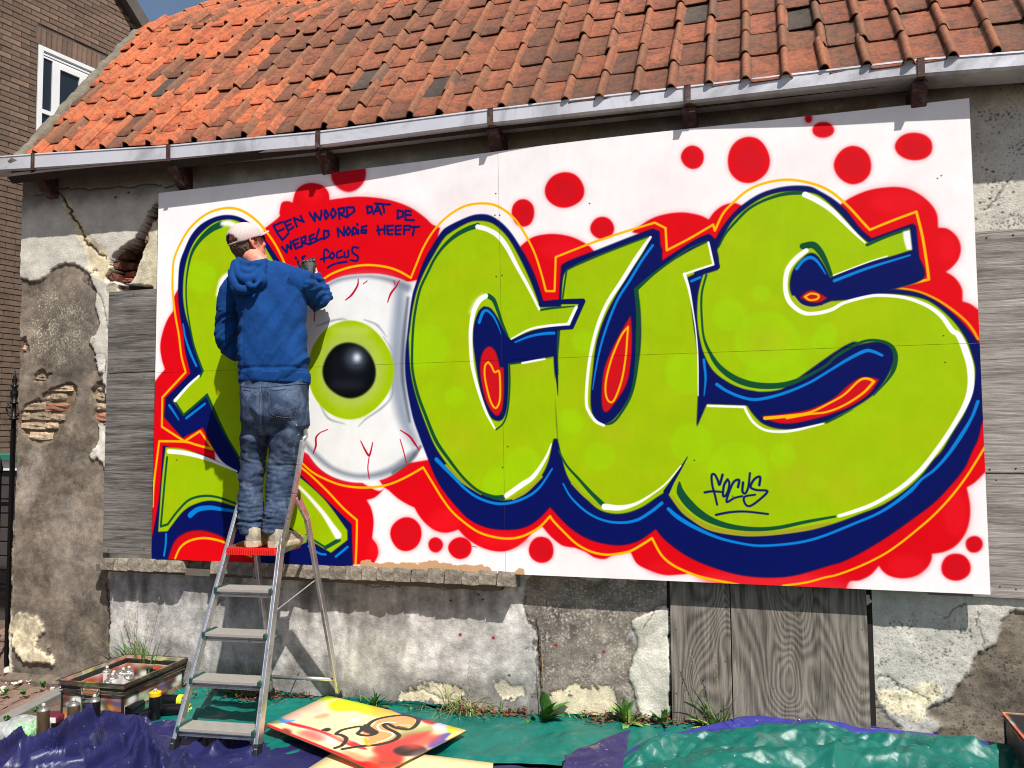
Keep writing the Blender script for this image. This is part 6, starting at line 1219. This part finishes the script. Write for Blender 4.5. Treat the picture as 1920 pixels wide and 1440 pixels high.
def trin(x, y, seed):
    i = np.floor(x).astype(int); j = np.floor(y).astype(int); fx, fy = x-i, y-j
    H = lambda a, b: _perm[(_perm[(a+seed*7) & 255]+b) & 255]/127.5-1
    h00, h10, h01, h11 = H(i, j), H(i+1, j), H(i, j+1), H(i+1, j+1)
    return np.where(fx > fy, h00+fx*(h10-h00)+fy*(h11-h10), h00+fy*(h01-h00)+fx*(h11-h01))
def facet(X, Y, wl, amp, seed, ang=0., an=1.6, warp=.35):     # flat facets meeting in sharp creases
    x = X*math.cos(ang)+Y*math.sin(ang); y = -X*math.sin(ang)+Y*math.cos(ang)
    x = x/(wl*an)+warp*perlin(x/wl*.7, y/wl*.7, seed+.3); y = y/wl+warp*perlin(x*.9, y/wl*.7, seed+9.1); return amp*trin(x, y, seed)
def crumple(X, Y, a, wl, seed, n=6, a0=0, spread=PI):       # sharp folds between flat facets
    r_ = np.random.default_rng(seed); h = 0
    for i in range(n):
        th = a0+spread*(i+r_.uniform(-.3, .3))/n; w_ = wl*r_.uniform(.6, 1.5); t = (X*math.cos(th)+Y*math.sin(th))/w_+.55*perlin(X/wl*.6, Y/wl*.6, seed+i*3.3)+r_.random(); tri = 2*np.abs(2*(t-np.floor(t+.5)))-1
        h = h+a*w_/wl*tri*np.clip(.35+1.3*perlin(X/wl*.45, Y/wl*.45, seed*1.7+i*5.1), 0, 1)
    return h
def h_green(X, Y, S, T):
    h = .012+.008*np.clip(fbm(X*3, Y*5, 2.2, 3)+.4, 0, 2)+facet(X, Y, .13, .010, 5, .2, 1.6, .2)+facet(X, Y, .05, .0054, 8, 1.0, 1.6, .2)+facet(X, Y, .022, .0020, 9, 1.0, 1.6, .2)
    lft = sstep(1.35, .6, X); h = h+lft*(.012*(1-np.abs(perlin(X*3+Y*1.5, Y*7-X*4, 4.4))*2).clip(-.2, 1)+facet(X, Y, .09, .009, 11, .5))
    h = h+ridge(X, Y, [(560, 1288), (640, 1303), (720, 1306), (860, 1326)], .028, .05, .03)+ridge(X, Y, [(640, 1320), (560, 1330), (500, 1345)], .03*1, .04, .05)+ridge(X, Y, [(700, 1302), (1000, 1318), (1250, 1350)], .020, .03, .03)
    h = h+ridge(X, Y, [(360, 1352), (400, 1345)], .04, .05, .03)+ridge(X, Y, [(340, 1290), (365, 1300), (380, 1290)], .05, .04, .05)
    for k in range(6): h = h+ridge(X, Y, [(640+6*k, 1312+3*k), (540-8*k, 1322+7*k), (505-20*k, 1332+8*k)], .010, .014, .012)
    edge = np.minimum(np.minimum(T, 1-T), np.minimum(S, 1-S)); return h*sstep(0, .05, edge)+.002, 0, 0
sheet('green_tarp', [(292, 1285), (340, 1280), (430, 1283), (560, 1285), (640, 1291), (700, 1300), (850, 1307), (1050, 1324), (1200, 1340), (1300, 1364), (1450, 1392)], [(200, 1368), (300, 1400), (400, 1425), (500, 1436), (600, 1420), (700, 1420), (800, 1431), (1050, 1441), (1200, 1460), (1500, 1500)], h_green, m_tg, 330, 110, label='flat green tarp spread along the foot of the wall under the painted panel', cat='tarp')
def h_blue(X, Y, S, T):
    px = lambda *a: list(a); h = .022+facet(X, Y, .12, .014, 21, .75, 2.2, .2)+facet(X, Y, .05, .008, 22, .2, 1.8, .2)+facet(X, Y, .024, .0032, 23, 1.2, 1.4, .2)
    A = [([(-10, 1440), (20, 1412), (52, 1392)], .10, .02, .05), ([(30, 1452), (75, 1436), (120, 1408), (172, 1372)], .150, .018, .042), ([(56, 1462), (120, 1450), (170, 1425), (215, 1384)], .125, .018, .04), ([(70, 1486), (150, 1470), (215, 1436), (258, 1396)], .125, .018, .045), ([(100, 1520), (200, 1500), (250, 1460), (272, 1420), (264, 1388)], .115, .02, .05), ([(262, 1386), (278, 1412), (300, 1450), (306, 1480)], .105, .015, .04), ([(280, 1372), (340, 1380), (395, 1400), (420, 1412)], .06, .03, .05), ([(330, 1470), (345, 1436), (380, 1410)], .06, .02, .05), ([(400, 1430), (425, 1405), (445, 1404), (470, 1425)], .08, .03, .05), ([(190, 1366), (240, 1372), (270, 1376)], .08, .025, .04), ([(180, 1540), (280, 1520), (330, 1490)], .08, .03, .06)]
    for px_, a_, wl, wr in A: h = np.maximum(h, .95*ridge(X, Y, px_, a_, wl*1.2, wr)+.35*np.minimum(h, .05))
    right = sstep(1.15, 1.55, X); h = h*(1-right)+(.014+facet(X, Y, .12, .007, 31, .4)+facet(X, Y, .04, .002, 32, 1.4))*right
    edge = np.minimum(np.minimum(T*1.6, 1-T), np.minimum(S, 1-S)); ox = .03*perlin(X*5, Y*5, 9.9)*sstep(.02, .08, h); return h*sstep(0, .035, edge)+.006, ox, 0
sheet('blue_tarp', [(-60, 1402), (20, 1400), (90, 1388), (150, 1368), (200, 1362), (260, 1370), (320, 1374), (400, 1392), (480, 1402), (590, 1397), (680, 1416), (860, 1438), (1070, 1452)], [(-120, 1700), (200, 1680), (480, 1640), (1080, 1620)], h_blue, m_tb, 300, 190, label='crumpled dark blue tarp heaped in folds at the lower left round the ladder feet', cat='tarp')
def h_right(X, Y, S, T):
    h = .030+.02*np.exp(-((S-.42)/.3)**2)+0*T
    h = h+facet(X, Y, .125, .052, 41, .22, 3.4, .22)+facet(X, Y, .062, .022, 42, -.40, 3.0, .22)+facet(X, Y, .030, .0075, 43, .75, 2.6, .2)+facet(X, Y, .016, .0022, 44, -.9, 2.2, .15)
    for px_, a_, wl, wr in (([(1185, 1440), (1290, 1404), (1400, 1390), (1520, 1394), (1700, 1412), (1820, 1440)], .045, .035, .05), ([(1200, 1440), (1240, 1425), (1310, 1440), (1420, 1460)], .05, .03, .05), ([(1540, 1412), (1600, 1428), (1680, 1405), (1760, 1420)], .05, .02, .04), ([(1560, 1470), (1580, 1420), (1610, 1412)], .05, .02, .03), ([(1710, 1395), (1760, 1412), (1830, 1430)], .045, .03, .03)): h = h+ridge(X, Y, px_, a_*.55, wl*1.2, wr*1.2, 1.5)
    edge = np.minimum(1-T, np.minimum(S*1.5, (1-S)*2)); band = np.exp(-(T/.06)**2); h = h*(1-.75*band)+.75*band*(.03+.05*np.exp(-((S-.35)/.25)**2)); return h*sstep(0, .03, edge)+.004, 0, 0
tr_ = sheet('green_tarp', [(1165, 1436), (1230, 1412), (1290, 1398), (1400, 1378), (1480, 1371), (1560, 1373), (1650, 1381), (1780, 1399), (1862, 1410), (1915, 1422)], [(1000, 1640), (1300, 1650), (1700, 1660), (2150, 1640)], h_right, m_tr, 330, 190, label='bunched green tarp with a blue hemmed edge at the lower right', cat='tarp')
def h_c(X, Y, S, T): return .045+crink(X, Y, .006, 12, 1.1)+.03*S*(1-T), 0, 0
cpz = sheet('tarp_corner', [(1060, 1441), (1110, 1424), (1150, 1412), (1182, 1404)], [(1040, 1520), (1100, 1510), (1150, 1500), (1165, 1480)], h_c, tarpmat('violet_tarp', L(84, 76, 150, .30), dirt=(L(190, 196, 100, .5), 12.0, .62)), 50, 40); cpz.parent = tr_
gm = MB(); p = gp(1497, 1378); pz = at(1497, 1360, Y=p[1]-.0); gm2 = [Vector((p[0]+.011*math.cos(a_), p[1]-.02+.004*math.sin(a_), float(gz(p[0]))+.075+.010*math.sin(a_))) for a_ in np.linspace(0, 2*PI, 14)[:-1]]; gm.tube(gm2+[gm2[0]], .003, 6); gm.build('eyelet', m_alu_d, tr_, smooth=True)
# ------------------------------------------------------------------ painted practice panel and the plain cream board under it
PQ = [(496, 1362), (614, 1306), (875, 1372), (714, 1454)]; PW, PD = 1.3, .8
Hq = homog(PQ, [(0, 0), (0+.0, 0)] if False else [(0, 560), (0, 0), (900, 0), (900, 560)])
def pmap(q): q = np.asarray(q, float); p = np.c_[q, np.ones(len(q))] @ Hq.T; return p[:, :2]/p[:, 2:]
pc = Canvas(900, 560, (250, 216, 164), pmap)
f4 = lambda st: ' '.join('%.1f,%.1f%s' % (float(a.rstrip('c').split(',')[0])/4.3636+480, float(a.rstrip('c').split(',')[1])/4.3636+1280, 'c' if a.endswith('c') else '') for a in st.split())
pp = lambda st, col, **k: pc.poly(f4(st), col, **k)
pp('570,190 640,150 760,150 900,180 960,240 880,270 760,240 600,240', (208, 236, 0), blur=1.6); pp('500,140 580,110 640,130 560,160', (208, 236, 30), blur=1.4); pp('900,240 1050,230 1100,270 980,290 880,280', (250, 186, 80), blur=2)
pp('80,350 300,440 620,570 1000,700 700,720 60,420', (232, 24, 34), blur=.6); pp('110,290 240,330 420,380 640,460 760,500 860,560 700,520 480,420 300,370 180,330', (226, 30, 44), blur=.7); pp('180,300 290,310 280,330 180,340', (40, 150, 230), blur=.6); pp('100,310 180,320 180,345 100,340', (150, 170, 130), blur=1)
pp('330,380 520,440 620,500 560,510 380,420', (238, 214, 206), blur=1.5); pp('200,380 260,400 250,440 200,420', (150, 60, 50), blur=1.5); pp('640,560 760,580 900,640 800,660 700,600', (248, 150, 110), blur=3); pp('900,560 1000,480 1200,420 1400,400 1300,480 1100,560 1000,620', (206, 62, 56), blur=3); pp('1000,580 1160,560 1160,690 980,700', (214, 56, 60), blur=3)
pp('1080,560 1200,520 1340,540 1380,590 1260,620 1130,610', (50, 36, 34), blur=1.8); pp('1110,400 1240,380 1400,350 1440,390 1260,440 1100,480', (150, 164, 96), blur=3, alpha=.8); pp('1400,480 1540,420 1620,440 1500,520 1380,560', (74, 84, 160), blur=2.5); pp('1400,350 1520,340 1560,390 1440,400', (210, 210, 236), blur=1.5); pp('1530,370 1600,370 1660,400 1600,430 1540,400', (206, 206, 20), blur=1.5); pp('940,180 1000,190 1240,270 1440,330 1400,330 1200,290', (30, 44, 160), blur=.7); pp('1320,310 1440,320 1400,350 1320,330', (200, 30, 50), blur=1.5)
pp('1640,390 1730,405 1540,490 1560,450', (246, 190, 120), blur=1); pp('440,290 540,260 550,290 460,310', (236, 160, 120), blur=2); pp('200,300 340,260 360,300 260,320', (244, 190, 170), blur=2); pp('700,320 760,300 790,320 720,335', (250, 246, 236), blur=.8)
sk = lambda st, w_, col, **k: pc.stroke(f4(st), w_, col, **k)
pp('860,470 820,440 800,400 880,370 940,310 1040,290 1170,275 1240,300 1240,350 1180,380 1100,400 1120,440 1080,480 980,510 840,500', (242, 156, 96), blur=.8)
pp('100,400 300,480 500,560 760,640 1000,700 700,740 300,560', (226, 16, 28), blur=1.5); pp('900,620 1060,600 1180,640 1100,720 900,720', (200, 60, 40), blur=4, alpha=.8); pp('1180,440 1380,430 1500,470 1300,560 1150,540', (196, 70, 60), blur=5, alpha=.8); pp('300,420 420,400 520,470 430,480', (240, 90, 80), blur=4, alpha=.8); pp('1240,600 1400,560 1500,520 1420,600 1300,640', (120, 110, 120), blur=5, alpha=.7); pp('560,420 700,440 720,500 600,470', (244, 200, 150), blur=4, alpha=.8); pp('860,200 960,210 1020,250 900,260', (244, 176, 60), blur=4, alpha=.8); pp('380,230 500,190 520,250 400,270', (226, 180, 170), blur=5, alpha=.8)
sk('600,540 650,520 680,470 640,440 600,430 640,400 720,380 790,370 800,395 770,430 850,445 920,420 850,370 900,320 1000,290 1150,272 1250,290 1275,320 1240,370 1180,395 1080,380 1020,350 980,350 1000,380 1080,420 1110,450 1060,490 940,520 800,530 660,550', 5.2, (44, 40, 32), blur=.5)
pp('830,350 920,410 900,435 860,430 800,400', (44, 40, 34), blur=.6); sk('1110,355 1200,358', 1.4, (240, 240, 236)); sk('1080,335 1000,335 930,360 950,400 1040,420 1060,445 1000,480 930,500', [1.5, 2.4, 2.4, 2.4, 2, 1.5], (246, 244, 240), blur=.4); sk('1100,370 1170,385', 3, (60, 60, 40), blur=.8)
pp('480,400 530,380 560,392 530,410', (44, 36, 32), blur=.7); sk('830,470 860,520 900,500', 4, (214, 170, 40), blur=1.5); sk('980,670 1060,665 1180,678', 1.5, (60, 80, 50))
m_pan = imgmat('panel_paint', pc.a, rough=.45, k=.84, fine=.05)
def flatboard(name, q4, z_, th, mat, label, hlift=(0, 0, 0, 0), uvq=None, **kw):
    pts = [gp(u, v, z_+hl) for (u, v), hl in zip(q4, hlift)]; n = 12; S, T = np.meshgrid(np.linspace(0, 1, n), np.linspace(0, 1, n)); G = ((1-S)*(1-T))[..., None]*pts[1]+(S*(1-T))[..., None]*pts[2]+(S*T)[..., None]*pts[3]+((1-S)*T)[..., None]*pts[0]
    G[..., 2] += .006*np.sin(PI*S)*1; me = grid_mesh(name, G[..., 0], G[..., 1], G[..., 2], uv=np.stack([S, 1-T], -1)); o = link(name, me, mat, None, label=label, cat=kw.get('cat', 'board')); md = o.modifiers.new('t', 'SOLIDIFY'); md.thickness = th; md.offset = -1; me.materials.append(m_boardedge); md.material_offset_rim = 1; return o
flatboard('practice_panel', PQ, .075, .007, m_pan, 'paint-splashed board with a black S squiggle lying on the green tarp', (.0, -.01, -.01, .01))
flatboard('cream_board', [(548, 1462), (640, 1403), (925, 1433), (900, 1620)], .050, .006, M('cream_board', L(248, 222, 160), .6, var=.04), 'plain cream board sticking out beneath the painted panel at the bottom edge')
# ------------------------------------------------------------------ plastic bag, pouch, stones
bag = MB(); p = gp(42, 1385); 
for c_, r_ in (((0, 0, .055), (.11, .10, .055)), ((-.10, -.02, .04), (.07, .07, .04)), ((.07, .03, .05), (.07, .06, .05))): bag.ball((p[0]+c_[0], p[1]+c_[1], p[2]+c_[2]), r_, 16, 12)
bm_ = remesh(bag, .008, 2, 'bag_film'); displ(bm_, lambda c, n: .012*(1-2*np.abs(perlin(c[:, 0]*18, c[:, 1]*18, c[:, 2]*18)))+.004*(1-2*np.abs(perlin(c[:, 0]*50, c[:, 1]*50, c[:, 2]*50))))
m_film, t, b_ = newmat('clear_film'); b_.inputs['Base Color'].default_value = (.75, .80, .78, 1); b_.inputs['Roughness'].default_value = .15; b_.inputs['Alpha'].default_value = .28; b_.inputs['Specular IOR Level'].default_value = .8
bagr = empty('plastic_bag', tuple(p), 'clear plastic bag with bright green tissue inside, left of the brown spray can', 'bag'); link('bag_film', bm_, m_film, bagr)
gt_ = MB()
for i in range(240):
    a_ = random.uniform(0, 2*PI); r_ = random.uniform(0, .08); q = Vector((p[0]+.03+r_*math.cos(a_), p[1]+r_*.8*math.sin(a_), p[2]+random.uniform(.012, .075))); d1 = Vector([random.gauss(0, .014) for _ in range(3)]); d2 = Vector([random.gauss(0, .014) for _ in range(3)]); gt_.add([q, q+d1, q+d1+d2, q+d2], [(0, 1, 2, 3)])
gt_.build('green_tissue', M('lime_tissue', L(90, 220, 40), .6), bagr, kind='stuff')
p = gp(97, 1352); pou = empty('pouch', tuple(p), 'small maroon pouch with a white label lying between the brown cans', 'pouch'); MB().box((-.07, -.05, 0), (.07, .05, .045), Matrix.Translation(tuple(p)) @ Matrix.Rotation(.2, 4, 'Z')).build('pouch_body', M('maroon', L(96, 24, 44), .5), pou, bevel=.012); MB().box((.02, -.054, .008), (.06, -.051, .038), Matrix.Translation(tuple(p)) @ Matrix.Rotation(.2, 4, 'Z')).build('label_patch', m_wf, pou)
def stone(u, v, r, mat, label, **k):
    p = gp(u, v); bm = bmesh.new(); bmesh.ops.create_icosphere(bm, subdivisions=2, radius=r)
    for q in bm.verts: q.co *= 1+.28*float(perlin(q.co.x/r*1.3+u, q.co.y/r*1.3, q.co.z/r*1.3)); q.co.z *= .75
    me = bpy.data.meshes.new('stone'); bm.to_mesh(me); bm.free(); o = link('stone', me, mat, None, label=label, cat='stone', **k); o.location = (p[0], p[1], p[2]+r*.35); return o
m_st = M('pale_stone', L(214, 200, 180), .9, var=.25, vs=20, bump=.8, bs=60)
stone(19, 1262, .045, m_st, 'pale broken stone lying at the corner of the wall')
for u, v, r, q_ in ((6, 1292, .02, 'largest, by the left edge of the picture'), (30, 1283, .016, 'just below the broken stone'), (38, 1280, .014, 'smallest, nearest the wall footing'), (3, 1300, .018, 'lowest, at the left edge of the picture')): stone(u, v, r, m_st, 'small pale pebble on the paving, '+q_, group='pebbles on the paving')
# fallen plaster along the foot of the wall
rub = MB(); 
for i in range(420):
    x = random.uniform(-1.2, 5.6); y = -.01-abs(random.gauss(0, .05)); s = random.uniform(.004, .014); rub.box((-s, -s*.8, -s*.6), (s, s*.8, s*.6), Matrix.Translation((x, y, float(gz(x))-.005+s*.3)) @ Matrix.Rotation(random.uniform(0, 3), 4, Vector((random.random(), random.random(), random.random()+.1)).normalized()))
rub.build('rubble', m_st, None, kind='stuff', label='crumbs of fallen plaster along the foot of the wall')
# ledge of broken footing under the left pier
ft_ = MB(); xs = np.linspace(-1.27, -.05, 34); rr = []
for x in xs: k = .02+.02*float(perlin(x*7, 3)); g_ = float(gz(x)); rr.append([(x, .05, g_-.1), (x, -.05-k, g_-.1), (x, -.045-k, g_+.012+.02*float(perlin(x*9, 9))), (x, .0, g_+.035+.02*float(perlin(x*8, 1))), (x, .05, g_+.04)])
ft_.loft(rr).build('footing', M('broken_footing', L(112, 98, 84), .95, var=.4, vs=20, bump=1, bs=50, dist=.012), bld)
# dry leaves
lf = MB(); m_leafd = M('dry_leaf', L(150, 96, 64, .42), .85, var=.5, vs=40)
def litter(u0, v0, u1, v1, n, sy=.05):
    a = gp(u0, v0); b_ = gp(u1, v1)
    for i in range(n):
        t = random.random(); x = a[0]*(1-t)+b_[0]*t+random.gauss(0, .03); y = min(-.012, min(a[1]*(1-t)+b_[1]*t, 0)-abs(random.gauss(0, sy))); z = float(gz(x))+random.uniform(.0, .075)*random.random(); s = random.uniform(.008, .02); Mx = Matrix.Translation((x, y, z+.006)) @ Matrix.Rotation(random.uniform(0, 6.28), 4, 'Z') @ Matrix.Rotation(random.gauss(0, .6), 4, 'X')
        lf.add([Mx @ Vector(q) for q in ((-s, 0, 0), (-s*.2, s*.45, .003), (s, 0, .002), (-s*.1, -s*.4, .004))], [(0, 1, 2), (0, 2, 3)])
litter(300, 1275, 470, 1282, 420, .06); litter(500, 1275, 640, 1285, 1500, .06); litter(880, 1300, 1030, 1310, 700, .04); litter(1120, 1325, 1300, 1345, 1000, .05); litter(640, 1295, 880, 1308, 160, .04); litter(1300, 1355, 1500, 1370, 120, .04)
lf.build('leaf_litter', m_leafd, None, kind='stuff', label='dry brown leaves and twigs drifted against the wall')
# ------------------------------------------------------------------ weeds
def leafmat(name, col): 
    m = M(name, col, .55, var=.35, vs=30); b = m.node_tree.nodes['Principled BSDF']; b.inputs['Transmission Weight'].default_value = 0; b.inputs['Subsurface Weight'].default_value = .1; b.inputs['Subsurface Radius'].default_value = (.004, .008, .002); return m
m_gr = leafmat('grass_blade', L(84, 128, 44)); m_gr2 = leafmat('pale_grass', L(128, 150, 70)); m_bl = leafmat('broad_leaf', L(70, 118, 40)); m_dry = M('dry_stalk', L(166, 140, 96), .8, var=.3)
YMIN = [-9]
def blade(mb, p, ang, ln, wd, lean, n=7, droop=1.0):
    d = Vector((math.cos(ang), math.sin(ang), 0)); s = Vector((-d.y, d.x, 0)); vs = []
    for i in range(n):
        t = i/(n-1); a_ = lean+droop*t*t; 
        q = Vector(p)+d*(ln*(math.sin(lean)*t+.45*droop*t**2.2))+Vector((0, 0, ln*(math.cos(lean)*t-.38*droop*t**2.6))); w_ = wd*(1-t)**.6*(.6+.8*t if t < .5 else 1); q.y = max(min(q.y, -.004), YMIN[0]); vs += [q-s*w_, q+s*w_+Vector((0, 0, .0))]
    mb.add(vs, [(2*i, 2*i+1, 2*i+3, 2*i+2) for i in range(n-1)])
def wpt(u, v, y=-.05): p = gp(u, v); y_ = min(p[1], y); q = at(u, v, Y=y_); return Vector((q[0], y_, float(gz(q[0]))))
def grass(u, v, n, ln, wd, label, mat=m_gr, spread=.03, droop=.9, y=-.05, seeds=0, name='grass_tuft', group=None):
    ln *= 1.35; wd *= 1.3; p = wpt(u, v, y); root = empty(name, tuple(p), label, 'weed', group); g = MB()
    for i in range(n): blade(g, p+Vector((random.gauss(0, spread), random.gauss(0, spread*.4), 0)), random.uniform(0, 2*PI), ln*random.uniform(.5, 1.1), wd*random.uniform(.6, 1.2), random.uniform(.05, .5), droop=droop*random.uniform(.3, 1.3))
    g.build('blades', mat, root, smooth=True, kind='stuff')
    if seeds:
        g = MB()
        for i in range(seeds):
            a_ = random.uniform(0, 2*PI); le = ln*random.uniform(1.1, 1.5); q0 = p+Vector((random.gauss(0, spread*.6), -.01, 0)); q1 = q0+Vector((math.cos(a_)*le*.3, -abs(math.sin(a_))*le*.1, le)); g.tube([q0, q0.lerp(q1, .5)+Vector((.01, 0, .01)), q1], [.0016, .0013, .001], 5)
            for k in range(7): t_ = .68+.05*k; c_ = q0.lerp(q1, t_); c_ = c_+Vector((.006*(-1)**k, 0, 0)); g.ball(tuple(c_), (.0025, .002, .006), 5, 4)
        g.build('seed_stalks', m_dry, root)
    return root
def leafobj(p, ang, ln, wd, tilt, mat, par, nm='leaf'):
    b = MB(); n = 8; rows = []
    d = Vector((math.cos(ang)*math.sin(tilt), math.sin(ang)*math.sin(tilt), math.cos(tilt))).normalized(); s = d.cross(Vector((0, 0, 1))); s = s.normalized() if s.length > .05 else Vector((1, 0, 0)); nrm_ = s.cross(d)
    vs = []
    for i in range(n):
        t = i/(n-1); w_ = wd*math.sin(PI*min(t*.94+.06, 1))**.8*(1+.12*math.sin(i*2.3)); q = Vector(p)+d*(ln*t)-Vector((0, 0, ln*.28*t*t)); 
        row = [q-s*w_+nrm_*(w_*.35), q-nrm_*.0, q+s*w_+nrm_*(w_*.35)]
        for r_ in row: r_.y = min(r_.y, -.004)
        vs += row
    fs = []
    for i in range(n-1):
        for k in (0, 1): a_ = i*3+k; fs.append((a_, a_+1, a_+4, a_+3))
    b.add(vs, fs); return b.build(nm, mat, par, smooth=True)
def broad(u, v, n, ln, wd, label, mat=m_bl, y=-.05, tilt=(.1, 1.0), stalk=0, group=None, name='leafy_weed'):
    ln *= 1.45 if y < 5 else 1.0; wd *= 1.3; p = wpt(u, v, y); root = empty(name, tuple(p), label, 'weed', group)
    for i in range(n): leafobj(p+Vector((random.gauss(0, .008), random.gauss(0, .005), random.uniform(0, .02))), -PI/2+random.uniform(-1.9, 1.9), ln*random.uniform(.7, 1.1), wd*random.uniform(.8, 1.15), random.uniform(*tilt), mat, root)
    if stalk:
        g = MB(); g.tube([p, p+Vector((-.01, 0, stalk*.5)), p+Vector((-.015, -.005, stalk))], [.0025, .002, .001], 6); g.build('stalk', m_dry, root, smooth=True)
    return root
broad(222, 1262, 12, .19, .020, 'spiky leaved weed rising behind the back rim of the crate stack', y=-.03, tilt=(.05, .6)); YMIN[0] = -.055; grass(262, 1268, 60, .34, .005, 'tall grass tuft with seed heads behind the crate stack', y=-.025, seeds=6, spread=.05, droop=.7); YMIN[0] = -9; grass(318, 1262, 16, .16, .0035, 'thin bent grass right of the crate stack', y=-.06, droop=1.6, mat=m_gr2)
grass(462, 1280, 30, .22, .004, 'shaded grass tuft seen through the ladder', y=-.05, seeds=3); broad(448, 1281, 6, .10, .014, 'dark leafy weed in the ladder shadow', y=-.05)
broad(702, 1300, 9, .12, .013, 'green weed with upright leaves left of the grassy tufts', tilt=(.05, 1.1)); grass(694, 1300, 12, .10, .003, 'small grass beside the upright leaved weed')
grass(862, 1306, 34, .20, .0028, 'wispy half dry grass tuft spilling over the tarp', mat=m_gr2, spread=.06, droop=1.5, seeds=3); grass(884, 1306, 26, .17, .0028, 'tangled dry grass next to the wispy tuft', mat=m_dry, spread=.05, droop=1.7); grass(835, 1304, 16, .12, .003, 'short green grass left of the wispy tuft', mat=m_gr, spread=.04, droop=1.4)
broad(1022, 1317, 7, .15, .026, 'dock weed with broad leaves and a tall dry stalk', tilt=(.05, .9), stalk=.45); broad(997, 1313, 4, .06, .014, 'low round leaved weed beside the dock', tilt=(.8, 1.3))
broad(1176, 1333, 18, .14, .014, 'bright green bushy weed below the cream plaster patch', mat=leafmat('bright_leaf', L(120, 160, 70)), tilt=(.1, 1.25)); broad(1246, 1342, 12, .11, .012, 'narrow leaved weed at the left edge of the door boards', tilt=(.05, .9))
grass(1340, 1352, 36, .22, .0034, 'grass clump with long thin blades in front of the door boards', seeds=2, droop=1.1, spread=.03); broad(1336, 1354, 14, .13, .010, 'pale strap leaved weed at the foot of the grass clump', mat=leafmat('strap_leaf', L(140, 180, 80)), tilt=(.5, 1.3)); broad(1488, 1358, 9, .085, .026, 'round leaved seedling in front of the door boards', mat=leafmat('fresh_leaf', L(116, 150, 56)), tilt=(.1, 1.2)); broad(1455, 1360, 6, .06, .010, 'tiny weed left of the round leaved seedling', tilt=(.3, 1.2))
WL = ['between the pavers near the wall corner', 'between the pavers just left of the crate', 'on the bare paving beside the kerb', 'at the foot of the pale stone', 'at the left edge of the paving', 'against the broken footing', 'on the kerb line', 'beside the plastic bag', 'under the blue tarp folds']
for u, v, q_ in ((600, 1288, 'left of the rear ladder foot'), (664, 1295, 'right of the rear ladder foot'), (780, 1303, 'left of the cream patch by the wispy tuft'), (930, 1310, 'below the small cream patch'), (1095, 1325, 'under the wide cream patch'), (1145, 1330, 'left of the bushy weed'), (1290, 1352, 'between the narrow leaved weed and the grass clump'), (1400, 1364, 'in front of the wide door board'), (392, 1284, 'between the crate and the ladder')): grass(u, v, 18, random.uniform(.07, .12), .0032, 'short grass tuft '+q_, mat=random.choice((m_gr, m_gr2)), spread=.04, droop=1.2, group='small grass tufts along the wall', y=-.03)
for wi_, (u, v, h_) in enumerate(((72, 1272, .07), (83, 1292, .08), (45, 1304, .05), (10, 1262, .05), (12, 1305, .06), (120, 1262, .05), (68, 1337, .05), (14, 1356, .05), (212, 1430, .05))): broad(u, v, 8, h_, .007, 'small weed sprouting '+WL[wi_], y=9, group='weeds between the pavers', mat=m_bl, tilt=(.2, 1.3))
print('tiles', ntile, 'house bricks', hbn, 'pavers', npv)
